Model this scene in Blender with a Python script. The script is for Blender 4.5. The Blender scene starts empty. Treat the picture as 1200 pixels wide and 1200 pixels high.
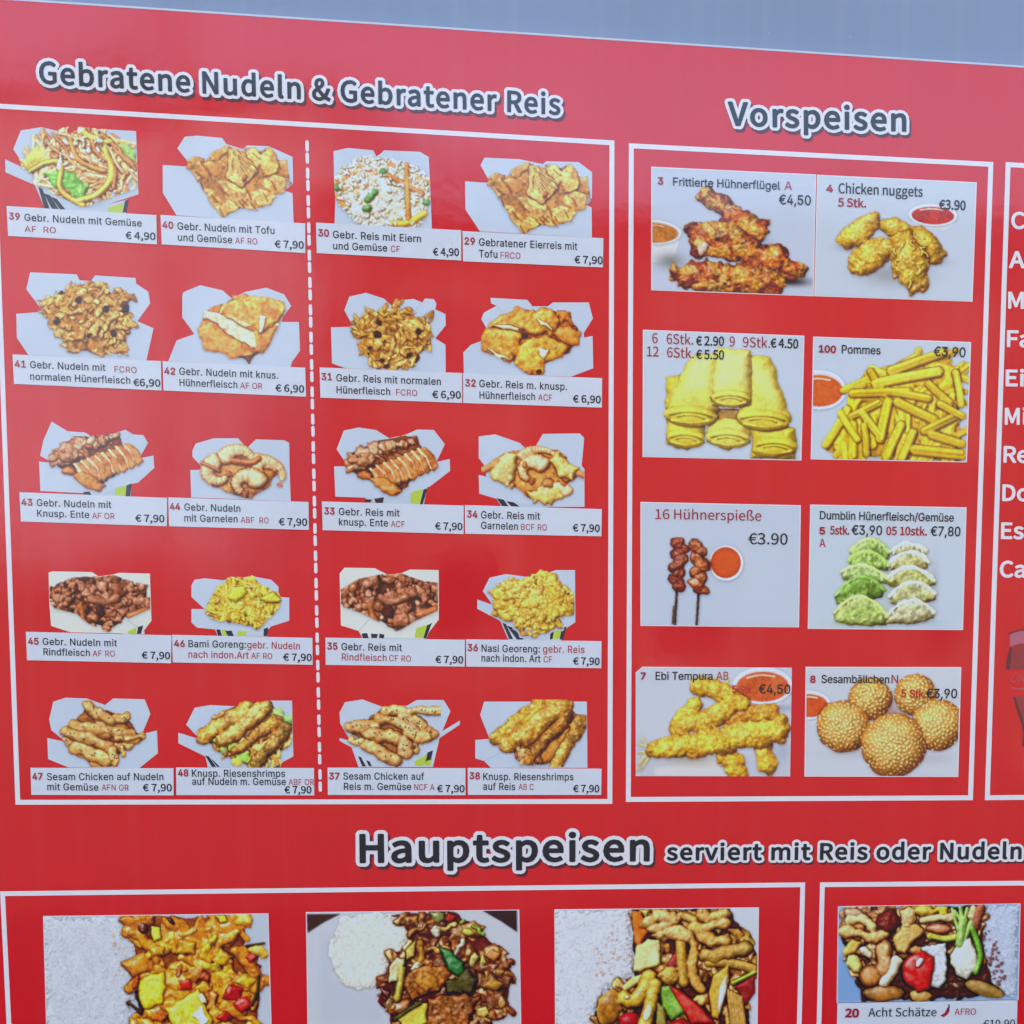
import bpy, bmesh, math, random
import numpy as np
from mathutils import Vector, Matrix
from mathutils.geometry import tessellate_polygon, delaunay_2d_cdt
R_ = math.radians
# ---------------------------------------------------------------- camera (eye level, a little left of centre, board 1.75 m away)
sc = bpy.context.scene
FPX, CX, CY = 1350., 861.27, 853.3                    # focal length and optical axis in pixels of the 1200 px picture
PA, PB, PC = R_(5.05), R_(-6.06), R_(.22)
DIST, EYE = 1.75, 1.62
def _rot(a, b, c):
    Rx = np.array([[1, 0, 0], [0, math.cos(a), -math.sin(a)], [0, math.sin(a), math.cos(a)]])
    Ry = np.array([[math.cos(b), 0, math.sin(b)], [0, 1, 0], [-math.sin(b), 0, math.cos(b)]])
    Rz = np.array([[math.cos(c), -math.sin(c), 0], [math.sin(c), math.cos(c), 0], [0, 0, 1]])
    return Rz @ Ry @ Rx
ROT = _rot(PA, PB, PC)                                # board frame (x right, y down, z into the board) -> camera frame
cam = bpy.data.cameras.new("camera"); camo = bpy.data.objects.new("camera", cam); sc.collection.objects.link(camo)
w_ = lambda v: Vector((v[0], v[2], -v[1]))
right, down, fwd = w_(ROT[0]), w_(ROT[1]), w_(ROT[2])
M = Matrix.Identity(4)
for i in range(3):
    M[i][0], M[i][1], M[i][2] = right[i], -down[i], -fwd[i]
M.translation = Vector((0, -DIST, EYE))
camo.matrix_world = M
cam.sensor_width = 36; cam.lens = 36*FPX/1200
cam.shift_x = (600-CX)/1200; cam.shift_y = (CY-600)/1200
cam.clip_start = .02; cam.clip_end = 3000
sc.camera = camo
# ---------------------------------------------------------------- daylight: the board hangs on the shaded side, the sun stands behind it
SUN_EL, SUN_AZ = 38, 25                               # azimuth from +Y (behind the wall) towards +X
world = bpy.data.worlds.new("World"); sc.world = world; world.use_nodes = True
nt = world.node_tree; bg = nt.nodes['Background']
sky = nt.nodes.new('ShaderNodeTexSky'); sky.sky_type = 'NISHITA'; sky.sun_disc = False
sky.sun_elevation = R_(SUN_EL); sky.sun_rotation = R_(SUN_AZ)
sky.air_density = 1.0; sky.dust_density = 5.5; sky.ozone_density = .1
nt.links.new(sky.outputs[0], bg.inputs[0]); bg.inputs[1].default_value = .15
sun = bpy.data.lights.new("sun", 'SUN'); sun.energy = 2.4; sun.angle = R_(.5); sun.color = (1, .95, .87)
suno = bpy.data.objects.new("sun", sun); sc.collection.objects.link(suno)
d = Vector((math.sin(R_(SUN_AZ))*math.cos(R_(SUN_EL)), math.cos(R_(SUN_AZ))*math.cos(R_(SUN_EL)), math.sin(R_(SUN_EL))))
suno.rotation_euler = d.to_track_quat('Z', 'Y').to_euler()
vs = sc.view_settings; vs.view_transform = 'Standard'; vs.look = 'None'; vs.gamma = 1; vs.use_curve_mapping = False
vs.exposure = 2.72
# letter outlines, 200 units per capital height
GLYPHS = {'I': {' ': [74, ''],
 '&': [176, '77,-3 59,-1 51,1 31,13 21,24 15,38 13,52 16,70 25,84 43,101 95,140 103,156 103,164 97,175 89,180 76,181 66,178 57,170 54,153 61,136 172,0 143,0 40,125 32,140 30,163 33,175 39,185 53,196 59,199 72,202 86,202 99,199 110,193 121,181 126,170 127,155 124,142 115,128 101,115 50,77 43,69 38,56 39,42 43,34 52,25 65,19 76,18 99,23 114,33 123,42 134,66 137,80 137,88 160,88 158,63 149,40 126,13 107,3 99,0'],
 "'": [81, '31,125 28,200 53,200 50,125'],
 '(': [107, '35,92 42,139 60,194 69,212 93,212 79,180 68,146 63,123 60,102 59,81 61,54 74,6 87,-26 93,-38 69,-38 61,-23 44,21 37,52'],
 ')': [107, '15,-38 34,7 43,36 48,72 46,112 36,157 29,180 15,212 38,212 52,184 63,151 70,115 72,66 67,36 59,6 46,-23 38,-38'],
 ',': [74, '15,-47 27,28 54,28 33,-47'],
 '-': [178, '132,96 132,74 45,74 45,96'],
 '.': [74, '37,-2 25,3 22,6 19,16 22,26 31,33 41,34 50,29 55,20 54,9 50,3'],
 '/': [98, '92,209 28,-30 6,-30 70,209'],
 '0': [178, '89,-3 68,0 51,9 37,24 27,45 23,57 19,84 19,115 27,155 37,176 51,190 60,196 69,200 89,203 110,200 119,196 134,184 141,176 151,155 155,143 159,115 159,84 155,57 141,24 135,16 127,9 110,0|89,19 103,22 114,29 119,34 127,48 134,76 135,112 130,143 127,152 119,166 109,175 96,180 89,181 75,178 64,171 59,166 51,152 44,124 43,88 48,57 51,48 59,34 75,22'],
 '1': [178, '30,0 30,21 154,21 154,0|108,200 108,0 83,0 83,176 34,141 34,168 78,200'],
 '2': [178, '25,0 25,19 111,111 122,128 126,141 125,156 121,165 107,177 98,180 88,181 72,178 57,167 51,153 50,142 26,142 26,151 30,167 38,180 50,191 56,195 71,201 88,203 105,201 127,191 138,181 148,162 150,141 146,125 137,108 113,79 60,24 60,22 153,22 153,0'],
 '3': [178, '86,-3 68,-1 45,7 33,17 23,29 18,44 17,52 43,52 45,42 56,28 65,23 80,20 103,22 113,26 124,37 129,51 128,67 124,77 118,85 108,92 88,97 62,97 62,118 113,176 113,178 27,178 27,200 146,200 146,181 83,109 83,114 113,112 135,100 146,87 150,80 154,65 154,48 150,33 141,20 129,9 105,-1'],
 '4': [178, '16,41 16,62 97,200 122,200 43,64 162,64 162,41|111,0 111,48 111,57 111,125 135,125 135,0'],
 '5': [178, '87,-3 62,1 48,8 37,18 29,30 24,44 23,51 48,51 54,35 64,26 72,22 93,20 109,25 121,36 128,52 129,70 126,82 117,96 103,106 81,109 61,104 50,97 26,99 38,200 144,200 144,178 59,178 53,119 70,128 90,131 103,130 116,126 136,112 149,91 153,78 154,64 152,46 145,30 135,16 114,2 105,-1'],
 '6': [178, '89,-3 71,-1 49,10 33,29 27,45 25,54 25,71 31,94 46,122 99,200 127,200 59,103 57,103 65,113 80,122 101,123 109,122 131,112 141,101 149,87 153,62 151,44 145,29 129,10 106,-1|100,20 114,28 121,35 126,45 129,62 126,79 121,88 110,99 95,104 78,103 68,99 60,93 50,74 49,56 54,40 60,31 73,22 83,19'],
 '7': [178, '38,0 127,176 127,178 24,178 24,200 154,200 154,176 65,0'],
 '8': [178, '89,-3 61,1 46,8 34,18 25,31 21,45 20,53 23,71 28,82 35,91 49,101 60,104 60,105 53,107 41,115 36,121 30,134 28,142 28,157 32,171 40,183 57,196 72,201 89,203 106,201 120,196 133,188 146,171 150,157 150,142 148,134 137,115 125,107 118,105 118,104 129,101 146,87 155,71 158,53 153,31 144,18 132,8 117,1|89,19 101,20 117,26 127,36 132,49 131,65 124,78 111,88 95,92 72,90 58,82 51,74 46,60 45,54 48,40 57,29 76,20|104,116 112,120 121,130 126,148 123,161 115,172 104,179 84,181 74,179 62,172 53,157 52,148 53,138 59,126 74,116 84,114'],
 '9': [178, '89,203 106,201 129,190 145,171 151,155 153,136 147,106 138,88 79,0 51,0 119,97 121,97 113,87 101,79 77,77 69,78 47,88 37,99 29,113 25,129 25,147 33,172 49,190 71,201|78,180 60,169 52,155 49,138 52,121 60,108 68,101 83,96 100,97 110,101 118,107 126,121 129,138 126,155 118,169 105,178 95,181'],
 ':': [74, '37,-2 25,3 22,6 19,16 22,26 31,33 41,34 50,29 55,20 54,9 50,3|37,106 28,109 22,114 19,124 22,134 31,141 41,142 50,137 55,128 54,117 47,109'],
 'A': [189, '6,0 79,200 109,200 182,0 155,0 104,146 91,188 96,188 75,119 33,0|43,56 43,78 145,78 145,56'],
 'B': [179, '24,0 24,200 105,200 122,196 136,189 150,174 155,161 157,147 154,130 147,118 128,106 124,105 124,103 143,97 155,85 163,68 164,46 163,39 153,20 142,11 127,4 108,0|49,22 96,22 124,27 130,31 137,41 140,54 137,68 132,76 125,83 115,88 98,91 49,91|49,112 99,112 113,116 127,128 132,141 132,153 127,164 118,173 103,177 94,178 49,178'],
 'C': [201, '105,-3 81,0 69,4 50,17 41,25 27,45 22,57 17,85 16,100 19,129 22,143 27,155 41,175 59,190 69,196 81,200 105,203 120,202 147,193 168,176 182,152 186,137 161,137 158,147 144,166 124,177 96,179 80,174 65,165 59,159 49,143 45,134 41,112 41,88 45,66 59,41 72,30 88,23 96,21 115,21 137,29 153,45 158,53 161,63 186,63 176,36 168,24 147,7 120,-2'],
 'D': [197, '86,0 38,0 38,22 84,22 107,25 125,32 133,37 145,50 155,78 157,100 155,123 149,142 145,150 133,163 126,168 108,175 87,178 37,178 37,200 89,200 116,197 139,188 157,174 170,154 179,129 181,115 181,85 179,71 175,58 164,36 157,27 138,12 127,7 114,3|49,200 49,0 24,0 24,200'],
 'E': [165, '24,0 24,200 146,200 146,178 49,178 49,112 140,112 140,90 49,90 49,22 148,22 148,0'],
 'F': [161, '24,0 24,200 145,200 145,178 49,178 49,109 136,109 136,87 49,87 49,0'],
 'G': [205, '106,-3 81,0 69,4 49,17 33,35 27,45 22,57 17,85 16,100 19,129 22,143 27,155 33,165 49,183 69,196 80,200 104,203 119,202 141,195 153,189 164,180 177,164 185,144 186,137 160,137 155,151 147,162 128,175 119,178 96,179 79,174 65,165 59,159 49,143 45,134 41,112 41,88 45,66 59,41 72,30 88,23 97,21 114,21 136,28 152,42 159,55 163,71 163,80 171,78 111,78 111,101 188,101 187,67 182,45 165,19 148,7 128,0'],
 'H': [203, '24,0 24,200 49,200 49,114 154,114 154,200 180,200 180,0 154,0 154,91 49,91 49,0'],
 'I': [118, '12,0 12,22 46,22 46,178 12,178 12,200 106,200 106,178 72,178 72,22 106,22 106,0'],
 'J': [156, '73,-3 60,-2 49,1 39,6 22,21 17,32 14,44 13,68 38,68 39,49 41,41 48,29 59,22 65,20 80,20 87,22 97,29 102,35 106,49 107,57 107,200 132,200 132,57 131,44 128,32 123,21 116,13 107,6 97,1 85,-2'],
 'K': [183, '41,57 41,85 83,135 143,200 176,200 91,108 90,109|24,0 24,200 49,200 49,88 49,76 49,0|146,0 74,102 90,122 176,0'],
 'L': [154, '24,0 24,200 49,200 49,22 142,22 142,0'],
 'M': [247, '24,0 24,200 60,200 118,48 126,19 121,19 134,62 187,200 223,200 223,0 198,0 199,180 202,180 179,114 134,0 112,0 57,142 44,180 47,180 48,0'],
 'N': [206, '24,0 24,200 54,200 143,59 163,22 159,21 157,77 157,200 182,200 182,0 152,0 79,114 42,178 47,178 49,114 49,0'],
 'O': [210, '105,-3 81,0 70,4 59,10 41,25 27,45 22,57 17,85 16,100 19,129 22,143 27,155 41,175 59,190 70,196 81,200 105,203 129,200 140,196 151,190 169,175 182,155 187,143 191,129 194,100 191,70 182,45 176,34 169,25 151,10 140,4 129,0|114,21 130,26 144,35 156,48 161,57 167,76 169,88 169,112 161,143 156,152 144,165 130,174 114,179 96,179 80,174 72,170 59,159 49,143 43,124 41,112 41,88 49,57 59,41 72,30 88,23 96,21'],
 'P': [175, '24,0 24,200 92,200 114,198 131,192 144,182 153,169 159,154 161,137 159,120 153,104 144,91 131,81 114,75 92,73 43,73 43,95 91,95 112,98 125,107 131,115 135,131 133,153 125,166 121,170 111,175 91,178 49,178 49,0'],
 'Q': [210, '96,63 123,63 184,-19 158,-19 136,10 130,18|105,-3 81,0 70,4 59,10 41,25 27,45 22,57 17,85 16,100 19,129 22,143 27,155 41,175 59,190 70,196 81,200 105,203 129,200 140,196 151,190 169,175 182,155 187,143 191,129 194,100 191,70 182,45 176,34 169,25 151,10 140,4 129,0|114,21 130,26 144,35 156,48 161,57 167,76 169,88 169,112 161,143 156,152 144,165 130,174 114,179 96,179 80,174 72,170 59,159 49,143 43,124 41,112 41,88 49,57 59,41 72,30 88,23 96,21'],
 'R': [177, '24,0 24,200 104,200 123,196 138,188 149,177 157,163 161,138 159,121 157,114 149,100 131,85 104,78 38,78 38,100 92,100 106,101 122,107 129,114 135,127 136,138 135,150 129,163 122,170 112,175 92,178 49,178 49,0|139,0 90,90 119,90 168,0'],
 'S': [176, '68,-2 50,4 36,12 25,24 21,30 16,45 15,54 41,54 43,43 52,31 60,25 76,20 88,19 101,20 118,26 130,36 136,55 135,63 128,73 121,78 102,86 50,102 34,114 28,121 24,128 21,137 20,146 25,169 34,182 54,196 71,201 89,203 108,201 124,196 138,187 152,170 157,156 158,149 133,149 128,162 119,172 112,176 97,180 71,178 61,174 48,161 45,148 47,138 51,131 62,123 83,115 127,102 145,90 155,78 161,54 156,32 147,19 135,8 119,1 109,-2 99,-3'],
 'T': [176, '12,178 12,200 164,200 164,178 101,178 101,0 76,0 76,178'],
 'U': [203, '90,-3 70,2 52,11 33,31 26,49 24,58 24,200 49,200 49,63 52,50 63,34 80,24 102,20 124,24 136,30 145,39 153,56 154,70 154,200 180,200 180,68 177,49 170,31 165,24 151,11 134,2 113,-3'],
 'V': [189, '80,0 6,200 33,200 85,54 97,12 92,12 114,81 155,200 182,200 109,0'],
 'W': [270, '61,0 6,200 32,200 69,57 77,16 74,16 88,77 120,200 149,200 187,57 195,16 192,16 206,77 237,200 263,200 208,0 179,0 138,154 132,187 137,187 125,127 91,0'],
 'X': [186, '7,0 85,112 85,93 12,200 41,200 88,129 96,115 91,115 117,157 147,200 175,200 102,94 102,113 179,0 150,0 98,77 91,91 96,91 89,77 36,0'],
 'Y': [186, '80,0 80,82 6,200 36,200 76,135 93,104 98,91 88,91 99,115 110,135 150,200 179,200 105,82 105,0'],
 'Z': [172, '16,0 16,18 120,169 134,187 137,179 16,178 16,200 156,200 156,181 53,32 38,13 35,21 157,22 157,0'],
 'a': [153, '49,-2 37,2 27,8 22,13 16,23 12,35 13,54 20,67 30,76 44,82 104,92 107,95 108,105 105,117 98,125 82,130 59,127 49,121 39,108 16,114 22,127 36,140 46,146 70,151 85,151 99,148 117,139 127,126 131,114 132,99 132,0 109,0 109,20 107,20 102,12 85,0 69,-3|79,19 90,23 98,29 106,41 108,54 108,75 104,72 57,64 43,57 37,49 36,38 40,28 48,22 55,19 63,18'],
 'b': [167, '72,-1 54,12 46,23 44,23 44,0 21,0 21,200 45,200 45,126 67,147 83,151 99,151 116,146 130,137 141,123 149,106 153,86 153,63 149,42 141,25 130,12 123,6 108,-1 99,-3|87,18 99,20 110,26 118,34 128,59 129,82 122,109 105,126 87,130 68,126 59,119 49,103 44,74 47,52 55,34 59,29 69,22'],
 'c': [156, '72,-3 54,2 46,6 32,18 22,33 18,42 13,74 18,105 27,123 32,130 54,146 72,151 97,150 112,145 134,127 141,114 142,109 119,103 114,114 104,124 92,129 81,130 68,128 57,122 45,108 39,88 38,66 45,40 57,26 68,20 85,18 98,21 113,32 120,46 143,40 137,26 124,11 112,3 97,-2'],
 'd': [167, '68,-3 51,2 44,6 31,18 21,33 15,52 13,74 15,96 26,123 37,137 51,146 68,151 95,149 107,142 120,126 122,126 122,200 146,200 146,0 123,0 123,23 121,23 110,9 95,-1 83,-3|80,18 93,20 98,22 108,29 118,45 123,74 120,97 112,114 104,123 93,128 80,130 67,128 62,126 52,118 45,109 39,89 38,67 45,40 57,26 68,20'],
 'e': [159, '73,-3 54,2 46,6 32,18 22,33 18,42 14,62 13,73 18,105 26,122 38,136 53,146 71,151 99,149 116,142 126,134 134,124 143,103 146,86 146,67 29,67 29,87 133,87 122,79 121,93 117,106 108,120 93,128 81,130 68,128 53,120 43,106 38,89 38,62 43,42 50,32 59,24 77,18 103,22 115,31 120,41 143,36 136,20 127,11 117,4 98,-2'],
 'f': [100, '90,149 90,129 3,129 3,149|32,0 32,176 35,186 44,199 58,206 84,208 95,205 89,184 84,186 71,186 61,181 58,178 56,170 56,0'],
 'g': [167, '59,-57 41,-50 25,-36 20,-27 40,-16 53,-31 75,-38 90,-38 111,-30 116,-25 120,-18 122,-11 122,27 120,27 110,13 95,4 68,2 44,10 31,21 22,35 15,54 13,75 15,97 26,123 37,137 52,146 68,151 95,149 111,139 121,125 123,125 123,149 146,149 146,-13 142,-29 133,-41 121,-50 107,-56 90,-59|81,23 99,27 112,37 122,60 123,83 118,104 112,115 104,123 93,128 81,130 62,126 53,119 45,109 39,90 38,68 45,43 53,33 62,27'],
 'h': [161, '45,0 21,0 21,200 45,200 45,113 40,113 44,123 54,137 66,146 81,151 104,150 116,145 126,137 134,126 139,112 140,94 140,0 116,0 116,101 111,114 107,120 97,127 90,129 68,127 59,122 52,115 47,106 45,95'],
 'i': [66, '21,0 21,149 45,149 45,0|27,175 19,181 17,184 16,190 17,196 27,205 36,206 47,199 50,190 47,181 39,175 36,174'],
 'j': [66, '21,149 45,149 45,-12 44,-25 40,-36 30,-48 15,-55 -4,-56 -4,-34 10,-33 18,-25 21,-11|26,175 17,184 16,193 21,201 29,206 39,205 47,199 50,190 47,181 39,175 36,174'],
 'k': [150, '43,54 43,83 47,83 112,149 142,149 72,78 70,78|21,0 21,200 45,200 45,0|116,0 58,73 75,90 146,0'],
 'l': [74, '55,-1 40,1 29,8 25,13 21,25 21,200 45,200 45,30 47,24 51,21 57,20 67,21 71,1'],
 'm': [240, '21,0 21,149 44,149 44,116 42,116 49,132 63,146 81,152 94,151 107,146 113,142 118,136 126,116 123,116 124,121 129,131 140,142 160,151 172,152 190,149 201,143 213,129 219,109 219,0 195,0 195,100 193,114 186,123 176,128 160,130 147,126 138,118 132,102 132,0 108,0 108,102 106,113 95,126 74,130 58,124 49,114 45,99 45,0'],
 'n': [161, '45,0 21,0 21,149 44,149 44,113 40,113 44,123 54,137 66,146 81,151 104,150 116,145 126,137 134,126 139,112 140,94 140,0 116,0 116,101 111,114 107,120 97,127 90,129 68,127 59,122 52,115 47,106 45,95'],
 'o': [163, '72,-3 54,2 46,6 32,18 22,33 18,42 13,74 18,105 27,123 32,130 54,146 72,151 91,151 109,146 125,136 137,123 148,96 150,74 148,52 137,25 125,12 117,6 101,-1 91,-3|81,18 95,20 111,30 121,46 126,74 123,95 115,113 106,122 95,128 81,130 68,128 57,122 45,108 39,88 38,66 45,40 57,26 68,20'],
 'p': [167, '21,-56 21,149 44,149 44,126 46,126 60,142 67,147 83,151 99,151 116,146 130,137 141,123 149,106 153,86 153,63 149,42 141,25 130,12 123,6 108,-1 99,-3 72,-1 54,12 46,23 45,23 45,-56|87,18 99,20 110,26 118,34 128,59 129,82 122,109 105,126 87,130 68,126 59,119 49,103 44,74 47,52 55,34 59,29 69,22'],
 'q': [167, '146,-56 122,-56 122,23 120,23 110,9 95,-1 68,-3 51,2 44,6 31,18 21,33 15,52 13,74 15,96 26,123 37,137 51,146 68,151 95,149 107,142 121,126 123,126 123,149 146,149|80,18 93,20 98,22 108,29 118,45 123,74 120,97 112,114 104,123 93,128 80,130 67,128 62,126 52,118 45,109 39,89 38,67 45,40 57,26 68,20'],
 'r': [102, '21,0 21,149 44,149 44,126 45,126 55,141 71,150 96,151 96,127 76,128 63,124 52,115 47,107 45,93 45,0'],
 's': [143, '50,-1 33,7 24,15 18,25 14,37 37,42 41,31 54,21 65,18 79,18 96,24 103,32 105,36 104,48 97,56 89,60 49,70 34,77 24,87 19,100 18,108 20,120 22,125 29,135 39,143 59,150 81,151 105,144 118,133 126,119 127,114 105,109 102,117 91,127 74,131 61,129 51,125 45,118 43,113 44,101 52,93 62,89 100,80 115,72 125,62 130,49 130,35 123,19 114,9 95,0 80,-3'],
 't': [89, '80,149 80,129 3,129 3,149|26,185 50,185 50,34 53,24 63,20 79,21 84,1 66,-2 49,1 36,8 28,20 26,28'],
 'u': [161, '64,-2 51,1 35,12 27,23 22,37 21,55 21,149 45,149 45,48 50,35 54,29 65,22 71,20 94,22 106,30 114,43 116,60 116,149 140,149 140,0 117,0 117,36 121,36 117,26 107,12 94,3 87,0'],
 'v': [153, '64,0 7,149 33,149 72,41 73,34 81,8 72,8 88,61 120,149 146,149 89,0'],
 'w': [223, '54,0 9,149 34,149 60,54 69,16 65,16 81,84 99,149 124,149 150,53 158,16 154,16 170,84 189,149 214,149 169,0 145,0 114,110 109,133 114,133 78,0'],
 'x': [149, '8,0 67,86 67,67 11,149 39,149 81,81 69,81 88,115 111,149 138,149 82,66 82,84 141,0 113,0 68,71 80,71 62,39 36,0'],
 'y': [153, '19,-54 24,-34 41,-35 51,-29 56,-23 64,-1 7,149 33,149 72,41 73,34 81,8 72,8 80,34 81,41 120,149 146,149 78,-28 63,-49 46,-56 36,-57 25,-56'],
 'z': [150, '16,0 16,18 100,127 19,127 19,149 131,149 131,130 50,24 50,22 133,22 133,0'],
 'Ä': [189, '6,0 79,200 109,200 182,0 155,0 104,146 91,188 96,188 75,119 33,0|43,56 43,78 145,78 145,56|116,226 109,232 107,244 109,250 119,256 123,257 134,252 138,244 136,232 129,226 126,225|60,226 51,235 50,244 57,254 66,257 75,254 81,247 82,238 75,228 69,225'],
 'ß': [174, '48,0 24,0 24,142 27,169 32,179 39,188 56,199 66,202 77,203 96,200 108,195 118,187 126,176 130,163 130,145 123,129 112,110 113,100 119,92 146,71 154,60 159,39 157,27 152,17 144,8 134,2 106,-3 87,-1 64,8 74,29 89,21 111,20 126,25 130,28 134,36 132,52 118,66 98,82 90,93 88,114 107,148 105,165 98,174 89,179 71,180 60,175 55,171 52,166 48,152'],
 'ä': [153, '49,-2 37,2 27,8 22,13 16,23 12,35 13,54 20,67 30,76 44,82 104,92 107,95 108,105 105,117 98,125 82,130 59,127 49,121 39,108 16,114 22,127 36,140 46,146 70,151 85,151 99,148 117,139 127,126 131,114 132,99 132,0 109,0 109,20 107,20 102,12 85,0 69,-3|79,19 90,23 98,29 106,41 108,54 108,75 104,72 57,64 43,57 37,49 36,38 40,28 48,22 55,19 63,18|97,175 89,181 87,193 89,199 97,205 103,206 109,205 116,199 119,190 116,181 109,175 106,174|40,175 31,184 30,193 37,203 40,205 46,206 52,205 61,196 62,187 55,177 49,174'],
 'ö': [163, '72,-3 54,2 46,6 32,18 22,33 18,42 13,74 18,105 27,123 32,130 54,146 72,151 91,151 109,146 125,136 137,123 148,96 150,74 148,52 137,25 125,12 117,6 101,-1 91,-3|81,18 95,20 111,30 121,46 126,74 123,95 115,113 106,122 95,128 81,130 68,128 57,122 45,108 39,88 38,66 45,40 57,26 68,20|104,175 96,181 94,193 96,199 104,205 110,206 116,205 123,199 126,190 123,181 116,175 113,174|47,175 38,184 37,190 38,196 47,205 53,206 59,205 67,199 69,187 67,181 59,175 56,174'],
 'ü': [161, '64,-2 51,1 35,12 27,23 22,37 21,55 21,149 45,149 45,48 50,35 54,29 65,22 71,20 94,22 106,30 114,43 116,60 116,149 140,149 140,0 117,0 117,36 121,36 117,26 107,12 94,3 87,0|103,175 94,184 93,193 100,203 103,205 109,206 115,205 124,196 125,190 124,184 115,175 112,174|46,175 39,181 36,190 39,199 46,205 52,206 58,205 66,199 68,187 66,181 56,174'],
 '€': [182, '143,129 134,110 6,110 14,129|126,90 117,70 6,70 14,90|166,182 157,161 133,176 122,179 105,179 90,174 78,165 67,152 57,124 56,88 57,76 67,48 78,35 90,26 105,21 122,21 153,35 156,38 166,17 155,8 135,0 113,-3 90,0 80,4 70,10 54,25 47,34 41,45 33,70 31,85 31,115 33,129 41,155 47,166 62,183 70,190 80,196 90,200 113,203 135,200 148,195 161,187']}, 'N': {' ': [61, ''],
 '&': [186, '71,-4 87,-2 103,3 116,10 128,19 140,11 163,0 174,-4 181,17 163,24 144,36 155,52 172,88 178,108 155,108 150,91 136,62 127,49 113,61 87,90 76,105 93,117 107,131 118,146 121,164 119,180 111,193 99,201 82,204 63,200 49,190 40,175 36,157 37,145 44,122 49,110 34,98 22,86 13,70 10,52 14,30 27,12 46,1|112,32 94,21 74,16 58,19 45,26 37,38 34,53 36,64 41,74 59,92 97,46|67,121 58,148 59,168 64,178 72,184 82,186 91,184 97,179 100,172 101,164 98,151 91,141'],
 "'": [76, '30,132 46,132 50,183 51,210 25,210 25,183'],
 '(': [92, '65,-53 80,-47 65,-16 54,16 48,50 46,85 48,119 54,153 65,186 80,216 65,223 48,192 36,159 28,123 25,85 28,46 36,11 48,-22'],
 ')': [92, '27,-53 44,-22 56,11 64,46 67,85 64,123 56,159 44,192 27,223 11,216 27,186 38,153 44,119 47,85 44,50 38,16 27,-16 11,-47'],
 ',': [76, '20,-52 37,-42 50,-29 58,-13 60,5 59,17 55,27 48,32 39,34 32,33 26,30 22,24 20,17 22,10 26,4 39,-1 42,0 40,-12 34,-22 26,-31 14,-37'],
 '-': [95, '13,67 82,67 82,86 13,86'],
 '.': [76, '38,-4 45,-2 51,2 55,8 56,15 55,23 51,29 45,33 38,34 31,33 25,29 21,23 20,15 21,8 25,2 31,-2'],
 '/': [107, '3,-49 21,-49 103,217 85,217'],
 '0': [151, '76,-4 102,3 121,22 134,55 138,101 134,146 121,178 102,197 76,204 50,197 30,178 18,146 14,101 18,55 30,22 50,3|76,17 60,22 48,37 40,63 38,101 40,138 48,164 60,179 76,184 91,179 103,164 111,138 114,101 111,63 103,37 91,22'],
 '1': [151, '24,0 134,0 134,21 94,21 94,200 74,200 56,192 33,186 33,170 69,170 69,21 24,21'],
 '2': [151, '12,0 138,0 138,22 82,22 50,20 82,52 107,84 123,115 128,145 124,169 112,188 94,199 70,204 52,201 37,196 23,186 11,174 25,160 44,177 55,182 67,183 83,180 95,172 101,160 104,144 98,117 81,87 53,53 12,15'],
 '3': [151, '72,-4 97,0 117,12 131,29 136,53 133,72 124,87 110,98 94,104 94,106 108,113 120,123 127,137 129,154 125,175 113,190 94,200 71,204 55,202 40,197 15,180 29,164 38,172 48,178 58,182 70,183 84,181 95,175 102,165 104,152 101,137 92,125 75,116 49,114 49,94 78,92 97,83 108,71 111,54 108,39 99,27 87,20 70,17 55,19 41,24 30,31 21,40 8,24 19,14 33,5 51,-1'],
 '4': [151, '93,0 116,0 116,55 143,55 143,75 116,75 116,200 89,200 5,71 5,55 93,55|93,75 31,75 77,143 93,173 94,173 93,136'],
 '5': [151, '71,-4 96,1 117,14 131,36 137,65 132,94 119,113 100,125 77,129 61,127 47,121 52,179 127,179 127,200 30,200 23,107 37,98 53,107 70,110 87,107 100,98 109,84 112,64 108,45 99,30 86,20 69,17 53,19 40,24 29,31 20,39 7,23 19,13 33,5 50,-1'],
 '6': [151, '82,-4 104,1 123,14 135,35 140,61 136,89 125,109 107,120 84,124 72,123 60,118 49,110 39,100 43,139 55,165 71,179 90,183 99,182 108,179 122,168 136,183 127,191 116,198 104,202 89,204 61,198 38,179 21,145 15,95 20,52 34,21 56,3|39,80 49,92 60,100 70,104 80,106 96,102 107,94 114,80 116,61 113,43 106,29 95,19 82,16 65,20 52,33 44,53'],
 '7': [151, '54,0 80,0 84,54 93,99 110,142 139,185 139,200 13,200 13,179 111,179 86,138 69,97 59,52'],
 '8': [151, '76,-4 102,0 122,11 134,28 139,48 136,66 129,81 118,92 105,101 123,122 129,135 132,150 128,172 117,188 100,199 77,203 55,199 38,189 26,173 22,152 24,138 30,125 49,105 36,96 24,84 16,68 13,50 17,28 31,11 51,0|90,109 73,116 58,125 48,137 45,152 47,165 54,176 64,182 77,184 91,182 102,174 108,163 111,149 109,138 105,128 99,118|77,15 60,18 47,25 38,37 35,52 37,66 42,78 51,88 62,97 82,89 99,79 111,66 115,49 112,35 105,24 92,17'],
 '9': [151, '64,-4 91,3 114,22 131,57 137,109 132,150 117,180 96,198 69,204 47,199 29,186 17,165 12,139 16,111 27,92 44,80 67,76 80,78 92,82 103,90 113,100 108,61 97,35 82,21 63,17 54,18 45,21 29,32 16,17 25,9 36,2 49,-2|113,121 103,109 92,101 81,96 71,94 56,98 44,106 38,120 35,139 38,157 45,172 56,181 70,184 87,180 100,168 109,148'],
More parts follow.
